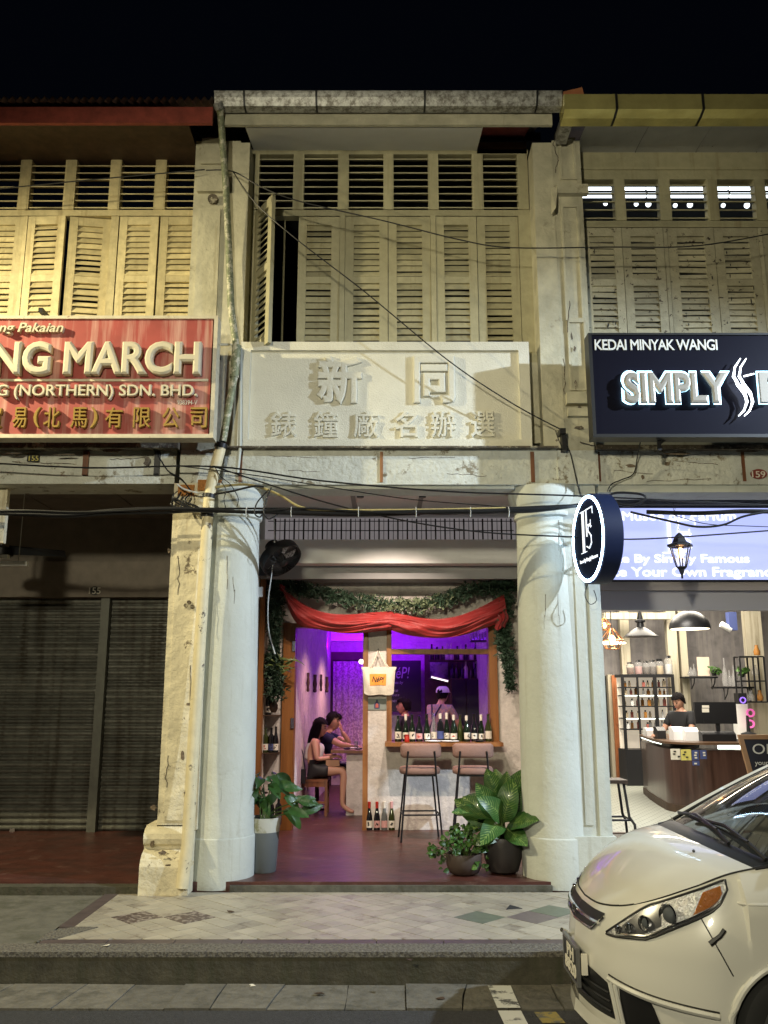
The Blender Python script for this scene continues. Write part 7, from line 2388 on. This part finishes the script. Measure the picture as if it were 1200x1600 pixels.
for u in (0, 1):
    obj('windscreen_pillar', G().tube([ws(u, k / 12) + V(0, (-.02 if u else .02) * 1, .0) for k in range(13)], lambda t: .034 - .008 * t, 8), paint, car, smooth=True)
    obj('windscreen_seal', G().tube([ws(u, k / 12) + V(-.01, (.012 if u else -.012), .012) for k in range(13)], .010, 6), blk, car, smooth=True)
RB = lambda u: cw(4.0, (u - .5) * 2 * .55, 1.50)
RL = lambda s_: (lambda v: cw(1.86 + (4.0 - 1.86) * v, s_ * (.57 + .03 * math.sin(PI * v)), 1.545 + .045 * math.sin(PI * v) - .045 * v))
obj('roof', G().grid(coons(WT, RB, RL(-1), RL(1), lambda u, v: V(0, 0, .03 * math.sin(PI * v) * (1 - ((u - .5) * 2) ** 2))), 24, 24), paint, car, smooth=True)
for s_ in (1, -1):
    obj('side_glass', G().grid(lambda u, v: topw(PCW + (9.6 - PCW) * u, s_).lerp(RL(s_)(max(0, min(1, (u * 1.12 - .12)))), v), 40, 6), glass_car, car, smooth=True)
    for u in (.36, .66):
        obj('side_pillar', G().tube([topw(PCW + (9.6 - PCW) * u, s_), RL(s_)(u * 1.12 - .12)], .028, 8), blk, car, smooth=True)
    obj('belt_strip', G().tube([topw(PCW + (9.6 - PCW) * k / 30, s_) for k in range(31)], .010, 6), blk, car)
obj('tail_window', G().grid(coons(lambda u: cw(4.0, (u - .5) * 1.1, 1.5), lambda u: cw(4.12, (u - .5) * 1.3, 1.12), lambda v: cw(4.0 + .12 * v, -.55 - .1 * v, 1.5 - .38 * v), lambda v: cw(4.0 + .12 * v, .55 + .1 * v, 1.5 - .38 * v)), 10, 6), glass_car, car, smooth=True)
obj('underbody', G().box(CX0 + .15, CX0 + 4.0, CYC - .70, CYC + .70, CZ0 + .16, CZ0 + .22), blk, car)
obj('dashboard', G().grid(lambda u, v: cowl(u, .16 + .42 * v, -.05 + .03 * math.sin(PI * v)), 20, 6), mat('dash plastic', (.05, .05, .045), .6), car, smooth=True)
for b_ in (-.36, .36):
    st_ = G().box(CX0 + 1.55, CX0 + 1.68, CYC - b_ - .24, CYC - b_ + .24, CZ0 + .5, CZ0 + 1.15)
    obj('front_seat', st_, mat('seat cloth', (.05, .05, .055), .9), car, bevel=.05, seg=3)
# wipers
for c0_, c1_ in ((.08, .80), (.42, .98)):
    pts_ = [cowl(c1_, .08, .03), ws(c1_ - .1, .03) + V(-.02, 0, .02), ws((c0_ + c1_) / 2, .07) + V(-.02, 0, .02), ws(c0_, .05) + V(-.018, 0, .018)]
    obj('wiper', G().tube(pts_, .010, 6).tube([pts_[1] + V(-.005, 0, .01), pts_[3] + V(-.005, 0, .01)], .006, 5), blk, car, smooth=True)


def strip_on(p0, p1, zlo, zhi, nu_, nv_, sgn, off, taper=None):
    def fn(u, v):
        p = p0 + (p1 - p0) * u
        a_, b_ = zlo(u), zhi(u)
        e = off * 1.0 if taper is None else off * taper(u, v)
        return belt(p, a_ + (b_ - a_) * v, sgn, e)
    return G().grid(fn, nu_, nv_)


def lerp_tab(tab, u):
    for i in range(len(tab) - 1):
        if u <= tab[i + 1][0]:
            t = (u - tab[i][0]) / (tab[i + 1][0] - tab[i][0])
            t_ = t * t * (3 - 2 * t) if False else t
            return tab[i][1] + (tab[i + 1][1] - tab[i][1]) * t_
    return tab[-1][1]


amber = mat('amber lens', (.30, .09, .008), .12, coat=.6, bump=.01, bscale=40)
clear_cover = mat('clear lamp cover', (.9, .9, .9), .02, trans=1.0, ior=1.05, alpha=.22, coat=1.0)
refl = mat('lamp reflector', (.74, .74, .76), .25, .7, bump=.02, bscale=26)
for sgn in (1, -1):
    hp0, hp1 = 1.62, 4.72
    zh_ = lambda u: cr(TOP, hp0 + (hp1 - hp0) * u).z - .014 - .098 * max(0, 1 - u / .42) ** 1.5
    zl_ = lambda u: lerp_tab([(0, .640), (.10, .644), (.28, .660), (.38, .668), (.46, .690), (.64, .750), (.86, .820), (.93, .852), (1, .912)], u)
    zl2 = lambda u: min(zl_(u), zh_(u) - .002)
    hl_ = obj('headlight', strip_on(hp0, hp1, zl2, zh_, 50, 12, sgn, .004), refl, car, smooth=True)
    def amb(u, v):
        uu = .765 + .19 * u + .09 * (v - .5) * (1 - u)
        lo_z, hi_z = zl2(uu) + .022, zh_(uu) - .016
        return belt(hp0 + (hp1 - hp0) * uu, lo_z + (max(hi_z, lo_z + .002) - lo_z) * v, sgn, .010)
    obj('amber_lens', G().grid(amb, 16, 10), amber, hl_, smooth=True)
    dk = mat('lamp housing', (.16, .16, .17), .25, .6)
    obj('housing', strip_on(hp0 + .5, hp0 + (hp1 - hp0) * .50, lambda u: zl2(.16 + .39 * u) + .016, lambda u: max(zl2(.16 + .39 * u) + .018, zh_(.16 + .39 * u) - .02), 20, 8, sgn, .006), dk, hl_, smooth=True)
    for pp, zz, rr_ in ((2.06, .680, .018), (2.38, .700, .024), (2.78, .735, .036), (3.34, .785, .052)):
        c = belt(pp, zz, sgn, .016)
        d_ = (belt(pp, zz, sgn, .1) - belt(pp, zz, sgn, 0)).normalized()
        Mq = Matrix.Translation(c) @ (d_ + V(-.7, 0, .05)).normalized().to_track_quat('Z', 'Y').to_matrix().to_4x4()
        obj('lamp_ring', G().lathe([(rr_ * .75, -.02), (rr_, .004), (rr_ * .93, .010), (rr_ * .72, -.004)], 24, loop=True).xf(Mq), chrome, hl_, smooth=True)
        obj('lamp_lens', G().ball((0, 0, -.008), rr_ * .72, 18, 10, sz=.55).xf(Mq), mat('projector lens', (.10, .11, .12), .04, coat=1.0), hl_, smooth=True)
    obj('cover', strip_on(hp0, hp1, zl2, zh_, 40, 12, sgn, .030, lambda u, v: min(1, 8 * min(u + .03, 1 - u + .03)) * min(1, 5 * min(v + .03, 1 - v + .03))), clear_cover, hl_, smooth=True)
    ol = [belt(hp0 + (hp1 - hp0) * k / 50, zl2(k / 50), sgn, .006) for k in range(51)] + [belt(hp0 + (hp1 - hp0) * k / 50, zh_(k / 50), sgn, .006) for k in range(50, -1, -1)]
    obj('lamp_seal', G().tube(ol, .0055, 6), blk, hl_)
    obj('lamp_trim', G().tube([belt(hp0 + (hp1 - hp0) * k / 50, zl2(k / 50) + .014, sgn, .012) for k in range(6, 47)], .006, 6), chrome, hl_, smooth=True)
    # upper grille half
    obj('upper_grille', strip_on(0, 1.42, lambda u: .628 + .012 * u + .07 * max(0, u - .72) / .28, lambda u: .715 + .005 * u, 24, 6, sgn, .004), blk, car, smooth=True)
    obj('grille_bar', G().tube([belt(1.32 * k / 16, .672 + .002 * k / 16, sgn, .014) for k in range(17)], .010, 6), chrome, car, smooth=True)
    obj('grille_edge', G().tube([belt(1.45 * k / 16, .624 + .012 * k / 16 + (.07 * (k / 16 - .72) / .28 if k / 16 > .72 else 0), sgn, .008) for k in range(17)], .007, 6), chrome, car, smooth=True)
    # lower intake, side vent, lip
    obj('lower_intake', strip_on(0, 1.75, lambda u: .245 + .015 * u, lambda u: .455 - .045 * u ** 3, 24, 6, sgn, .004), blk, car, smooth=True)
    for zz in (.29, .335, .375):
        obj('intake_bar', G().tube([belt(1.68 * k / 14, zz, sgn, .010) for k in range(15)], .006, 5), metal_d, car)
    obj('side_vent', strip_on(2.02, 3.10, lambda u: .20, lambda u: .420 - .03 * u - .12 * max(0, u - .8) / .2, 18, 8, sgn, .006), blk, car, smooth=True)
    for pp in (1.80, 1.95):
        obj('vent_blade', G().tube([belt(pp + .16 * (1 - k / 10), .21 + .22 * k / 10, sgn, .016) for k in range(11)], .011, 6), paint, car, smooth=True)
    lp_ = [belt(p_, .445 - .022 * max(0, (p_ - 1.7)), sgn, .006 + .012 * math.sin(PI * min(1, (p_ - 1.7) / 2.6))) for p_ in [1.72 + .09 * k for k in range(29)]]
    obj('skirt_edge', G().tube(lp_, .014, 6), paint, car, smooth=True)
    obj('skirt_gap', G().tube([q_ + V(0, 0, .017) for q_ in lp_], .004, 5), seam, car)
    obj('chin_spoiler', strip_on(0, 4.0, lambda u: .165, lambda u: .225 + .0 * u, 40, 3, sgn, .030, lambda u, v: 1 - .35 * v), paint, car, smooth=True)
    obj('bumper_seam', G().tube([belt(3.98 + .62 * k / 12, .80 - .24 * k / 12, sgn, .001) for k in range(13)], .0032, 5), seam, car)
    c = belt(4.24, .705, sgn, .012)
    d_ = (belt(4.5, .745, sgn, .02) - belt(4.12, .69, sgn, .02)).normalized()
    obj('bumper_clip', G().tube([c - d_ * .025, c + d_ * .006], .012, 6).tube([c + d_ * .006, c + d_ * .035, c + d_ * .062 + V(0, 0, .012)], .010, 6), blk, car, smooth=True)
    obj('side_crease', G().tube([belt(4.9 + 4.6 * k / 30, .86 + .02 * k / 30, sgn, -.003) for k in range(31)], .008, 6), paint, car, smooth=True)
    m_c = topw(6.55, sgn) + V(0, -.09 * sgn, .03)
    obj('door_mirror', G().ball(m_c, .085, 16, 10, sx=.75, sy=1.2, sz=.8), paint, car, smooth=True)
    obj('mirror_arm', G().tube([topw(6.55, sgn), m_c], .018, 6), blk, car)
    for pp in (5.95, 7.6):
        obj('door_seam', G().tube([belt(pp, .30 + (cr(TOP, pp).z - .31) * k / 12, sgn, .001) for k in range(13)], .003, 5), seam, car)
# emblem
eq = belt(0, .672, 1, .02)
em_ = obj('emblem', G().tube([eq + V(-.004, .032 * math.cos(a), .022 * math.sin(a)) for a in [2 * PI * k / 24 for k in range(25)]], .004, 6).tube([eq + V(-.004, .020, -.012), eq + V(-.008, .0, .016), eq + V(-.004, -.020, -.012)], .004, 6), chrome, car, smooth=True)
# number plate
xq = CX0 - .045
zpl0, zpl1 = CZ0 + .345, CZ0 + .505
pl_ = obj('number_plate', G().box(xq, xq + .012, CYC - .20, CYC + .13, zpl0, zpl1), mat('plate black', (.012, .012, .012), .4), car, bevel=.003)
fr2 = G().box(xq - .004, xq + .016, CYC - .212, CYC + .142, zpl1, zpl1 + .014).box(xq - .004, xq + .016, CYC - .212, CYC + .142, zpl0 - .014, zpl0).box(xq - .004, xq + .016, CYC - .212, CYC - .20, zpl0, zpl1).box(xq - .004, xq + .016, CYC + .13, CYC + .142, zpl0, zpl1)
obj('plate_frame', fr2, mat('plate frame grey', (.20, .20, .20), .35, .5), pl_)
for s_, a, b in (('PH', .42, .93), ('8820', .07, .48)):
    g = text_mesh(s_, extrude=.01, bold=.02)
    mx2, my2 = max(p.x for p in g.v), max(p.y for p in g.v)
    w_ = .17 if len(s_) == 2 else .28
    g.v = [V(xq - .001 - p.z * .2, CYC - .035 + w_ / 2 - w_ * p.x / mx2, zpl0 + (zpl1 - zpl0) * (.53 if s_ == 'PH' else .08) + .063 * p.y / my2) for p in g.v]
    obj('plate_lettering', g, label_w, pl_)
obj('tow_fitting', G().box(CX0 - .03, CX0 + .0, CYC - .25, CYC - .235, CZ0 + .40, CZ0 + .50), label_w, car)
obj('plate_bracket', G().tube([V(CX0 - .05, CYC + .16, CZ0 + .52), V(CX0 - .02, CYC + .19, CZ0 + .50), V(CX0 + .01, CYC + .19, CZ0 + .47)], .012, 6), chrome, car)
# antennae-like specks: washer nozzles
obj('washer_nozzle', G().ball(hood.v[0] * 0 + cowl(.80, -.10, -.004), .008, 8, 6), blk, car)

# ================================================================== light: street lamps of the road and the lamps inside


def street_lamp(label, base, h, reach, energy, colour, aim, size, blend, soft, tilt=0):
    t = thing('street_lamp', label, 'street lamp', base)
    b = Vector(base)
    hd = b + Vector((reach[0], reach[1], h))
    obj('pole', G().tube([b, b + V(0, 0, h * .6), b + V(0, 0, h - .1), b + V(reach[0] * .4, reach[1] * .4, h + .12), hd + V(0, 0, .10)], .06, 10, r2=.035), zinc, t, smooth=True)
    obj('lamp_head', G().box(hd.x - .25, hd.x + .25, hd.y - .12, hd.y + .12, hd.z + .04, hd.z + .14), metal_d, t, bevel=.02)
    obj('lamp_glass', G().box(hd.x - .18, hd.x + .18, hd.y - .09, hd.y + .09, hd.z + .02, hd.z + .038), mat('street lamp glow', (1, .9, .6), .4, emit=(1, .8, .45), es=8), t)
    ld = bpy.data.lights.new('street_lamp_light', 'SPOT')
    ld.energy = energy
    ld.color = colour
    ld.spot_size = size
    ld.spot_blend = blend
    ld.shadow_soft_size = soft
    lo_ = bpy.data.objects.new('street_lamp_light', ld)
    COL.objects.link(lo_)
    lo_.location = hd - V(0, 0, .03)
    lo_.rotation_euler = (Vector(aim) - hd).to_track_quat('-Z', 'Y').to_euler()
    return t


street_lamp('street lamp on the near kerb left of the closed shophouse', (-6.9, 5.9, ZG), 6.3, (.8, -.2, 0), L_LEFT * 6, (1.0, .87, .52), (-2.2, 8.2, 1.6), R(124), .8, .05)
street_lamp('street lamp on the near kerb beyond the parked car', (7.4, 5.2, ZG), 6.0, (-.6, -.3, 0), L_RIGHT * 6, (.72, .85, 1.0), (0.0, 8.2, .9), R(72), .9, .06)
street_lamp('street lamp across the road behind the photographer', (-2.5, -4.5, ZG), 4.8, (.3, 1.0, 0), L_FACE * 6, (1.0, .92, .66), (.3, 8, 2.4), R(72), .9, .30)


def lamp_in(name, kind, loc, energy, colour, size=.1, rot=None, shape=None):
    ld = bpy.data.lights.new(name, kind)
    ld.energy = energy
    ld.color = colour
    if kind == 'AREA':
        ld.shape = 'RECTANGLE'
        ld.size, ld.size_y = size
    else:
        ld.shadow_soft_size = size
    o = bpy.data.objects.new(name, ld)
    COL.objects.link(o)
    o.location = loc
    if rot:
        o.rotation_euler = rot
    return o


# purple LED strips under the bar ceiling, warm room lamp lower down
lamp_in('purple_strip_light', 'AREA', (.2, 13.6, 3.22), L_PURPLE, (.22, .0, 1.0), (2.4, 4.5), (0, 0, 0))
lamp_in('purple_strip_light', 'AREA', (-.2, 15.4, 2.4), L_PURPLE * .5, (.26, .0, 1.0), (1.6, .1), (R(-90 + 200), 0, 0))
for x_, y_, e_ in ((-.45, 12.3, 1), (-.35, 14.6, 1.8), (.8, 12.6, .6)):
    l_ = lamp_in('bar_room_light', 'SPOT', (x_, y_, 2.35), L_BAR * e_, (1.0, .52, .44), .10)
    l_.data.spot_size = R(150)
    l_.data.spot_blend = .9
# perfume shop
lamp_in('shop_ceiling_light', 'AREA', (4.6, 14.6, 3.85), L_SHOP, (1.0, .90, .74), (3.0, 2.4), (0, 0, 0))
lamp_in('shop_ceiling_light', 'AREA', (3.2, 11.6, 3.6), L_SHOP * .5, (1.0, .93, .82), (1.6, 1.0), (0, 0, 0))

# ================================================================== small wear and clutter
random.seed(77)


def crackline(parent, px, py, dx_, dy_, n, Y, r=.0032, m=None, wob=2.2):
    pts = []
    for i in range(n + 1):
        pts.append(P(px + dx_ * i / n + random.uniform(-wob, wob), py + dy_ * i / n + random.uniform(-wob * .5, wob * .5), Y))
    return obj('crack', G().tube(pts, r, 4), m or ledge_m, parent)


for a in ((420, 712, 90, 3), (640, 716, 70, -2), (700, 740, 60, 4), (450, 735, 50, 2)):
    crackline(mid, *a, 8, YF - .0005, .0025)
for a in ((20, 722, 100, 4), (170, 718, 60, -3), (150, 700, 80, 3)):
    crackline(lef, *a, 8, YF - .0005, .004)
for a in ((960, 735, 60, 5), (1050, 720, 70, 6), (1010, 752, 100, -3)):
    crackline(rig, *a, 8, YF - .0005, .003)
for a in ((880, 560, 3, 60), (905, 690, 30, 8), (890, 470, -4, 50)):
    crackline(rp, *a, 6, 7.9295, .004)
for a in ((318, 905, 3, 80), (298, 1040, 2, 90), (262, 1180, -3, 50), (280, 870, -2, 60)):
    crackline(lp, *a, 7, 7.884, .0035)
# peeled patches with real edges on the old pilaster
patch_m = mat('bare render patch', (.17, .13, .09), .95, var=.4, vscale=20, bump=.012, bscale=60)


def chip(parent, px, py, w_, h_, Y, m=patch_m):
    n = 11
    c = P(px, py, Y)
    poly = []
    for i in range(n):
        a = 2 * PI * i / n
        k = random.uniform(.55, 1.1)
        poly.append((c.x + math.cos(a) * w_ * k, c.z + math.sin(a) * h_ * k))
    return obj('chipped_patch', G().prism(poly, Y - .0015, Y + .004), m, parent)


for px, py, w_, h_ in ((318, 920, .03, .05), (306, 1005, .02, .03), (303, 1085, .03, .05), (296, 1100, .045, .015), (285, 1180, .02, .05), (290, 1240, .02, .03), (264, 860, .015, .03), (240, 1262, .03, .03)):
    chip(lp, px, py, w_, h_, 7.884)
for px, py, w_, h_ in ((238, 1318, .03, .03), (255, 1332, .045, .02), (262, 1352, .03, .012)):
    chip(lp, px, py, w_ * .9, h_ * .9, 7.815 if py < 1325 else 7.74)
for px, py, w_, h_ in ((985, 728, .05, .02), (1043, 725, .03, .02), (1004, 745, .02, .03), (1165, 705, .12, .012), (1060, 709, .15, .012)):
    chip(rig, px, py, w_, h_, YF - .001 if py > 712 else 7.895)
for px, py, w_, h_ in ((100, 710, .10, .012), (175, 704, .12, .02), (230, 722, .04, .05), (20, 708, .1, .01)):
    chip(lef, px, py, w_, h_, YF - .0305 if py > 715 else 7.838, ledge_m)
for px, py, w_, h_ in ((906, 640, .02, .05), (900, 600, .015, .06), (893, 525, .012, .05), (898, 545, .015, .03), (870, 688, .02, .015), (905, 668, .05, .02)):
    chip(rp, px, py, w_, h_, 7.929, ledge_m)
for px, py in ((352, 945), (330, 1120), (373, 1010)):
    pass
# missing paint streaks on the old shutters of the right house
for i in range(26):
    px = random.choice([925, 952, 962, 1000, 1022, 1075, 1090, 1108, 1140, 1160, 1178]) + random.uniform(-5, 5)
    py = random.uniform(372, 512)
    q = P(px, py, YV - .004)
    h = random.uniform(.02, .07)
    n = 6
    poly = [(q.x + random.uniform(.002, .007) * math.cos(2 * PI * k / n), q.z + h * .5 * math.sin(2 * PI * k / n) * random.uniform(.6, 1)) for k in range(n)]
    obj('peeled_streak', G().prism(poly, YV - .004, YV + .002), label_k, rig)
# litter and leaves on the ground
for i, (px, py, z_, wd) in enumerate(((1045, 1543, ZG, 'first'), (395, 1540, ZG, 'small white scrap of paper in the gutter left of the road marking'), (166, 1478, ZP, 'pale crumpled scrap lying on the kerb border'), (360, 1425, ZP, 'dark dry leaf on the cream tiles near the pebble pattern tiles'),
                                      (27, 1533, ZG, 'white cigarette end in the gutter at the far left'), (500, 1553, ZG, 'small brown leaf on the gutter stones'), (640, 1500, ZP, 'bottle cap on the kerb edge'), (690, 1561, ZG, 'flattened grey scrap on the gutter stones'))):
    if i == 0:
        continue
    q = PG(px, py, z_ + .003)
    g = G().add([q + V(random.uniform(-.02, .02) + .025 * math.cos(a), .02 * math.sin(a), random.uniform(0, .008)) for a in [2 * PI * k / 6 for k in range(6)]], [(0, 1, 2, 3, 4, 5)])
    g.add([p + V(0, 0, -.002) for p in g.v], [(5, 4, 3, 2, 1, 0)])
    tag(obj('litter', g, label_w if 'white' in wd or 'pale' in wd else wood_d), wd, 'litter', kind='thing')
# weeds in the joint between step and pavement
wm = build_mesh('leaf', leaf_geo(.05, .008, .2, .8, 0, 4), leaf_s, True)
for k, (px, py, wd) in enumerate(((205, 1392, 'tiny weed growing at the foot of the left plinth'), (296, 1390, 'tiny weed growing beside the downpipe foot'))):
    q = PG(px, py, ZP)
    t_ = thing('weed', wd, 'plant', q)
    for i in range(9):
        a = random.uniform(0, 2 * PI)
        place_leaf(t_, wm, q, (math.cos(a) * .6, math.sin(a) * .4, 1), 0, random.uniform(.6, 1.2))
# stickers and lock on the roller doors
q = P(20, 1297, YR - .03)
tag(obj('padlock', G().box(q.x - .03, q.x + .03, q.y - .02, q.y, q.z - .03, q.z + .02), chrome, bevel=.006), 'small steel padlock at the foot of the left roller door', 'padlock')
# tiny screws and hooks along the shopfront, cable clips on the bundle
for i, px in enumerate((385, 455, 560, 650, 735, 795)):
    q = P(px, 800, 7.66)
    tag(obj('cable_clip', G().tube([q + V(0, 0, .045), q + V(0, -.03, 0), q + V(0, 0, -.045), q + V(0, .09, 0), q + V(0, 0, .045)], .004, 5), cable_w), '%s white tie wrapped round the cable bundle' % ['first', 'second', 'third', 'fourth', 'fifth', 'last'][i], 'cable tie', 'ties on the cable bundle')

# hairline cracks, scuffs and splash marks on the round columns (as thin relief on the curved face)
def on_col(cx, cy, r, ang, z_):
    return V(cx + r * math.sin(ang), cy - r * math.cos(ang), z_)


splash = mat('splash grime', (.24, .21, .15), .95, var=.4, vscale=25)
cols = [o for o in bpy.data.objects if o.name.startswith('round_column')]
for ci, (cx, cy) in enumerate(((-1.46, 8.22), (1.535, 8.22))):
    for k in range(5):
        a0 = random.uniform(-.9, .7)
        z0 = random.uniform(.5, 2.9)
        pts = []
        for i in range(7):
            zz_ = z0 + i * random.uniform(.03, .07)
            rr_ = .3 + .003 - .028 * max(0, min(1, (zz_ - ZP - .44) / 2.7)) - .001
            a0 += random.uniform(-.03, .03)
            pts.append(on_col(cx, cy, rr_, a0, zz_))
        obj('crack', G().tube(pts, .0022, 4), ledge_m, cols[ci])
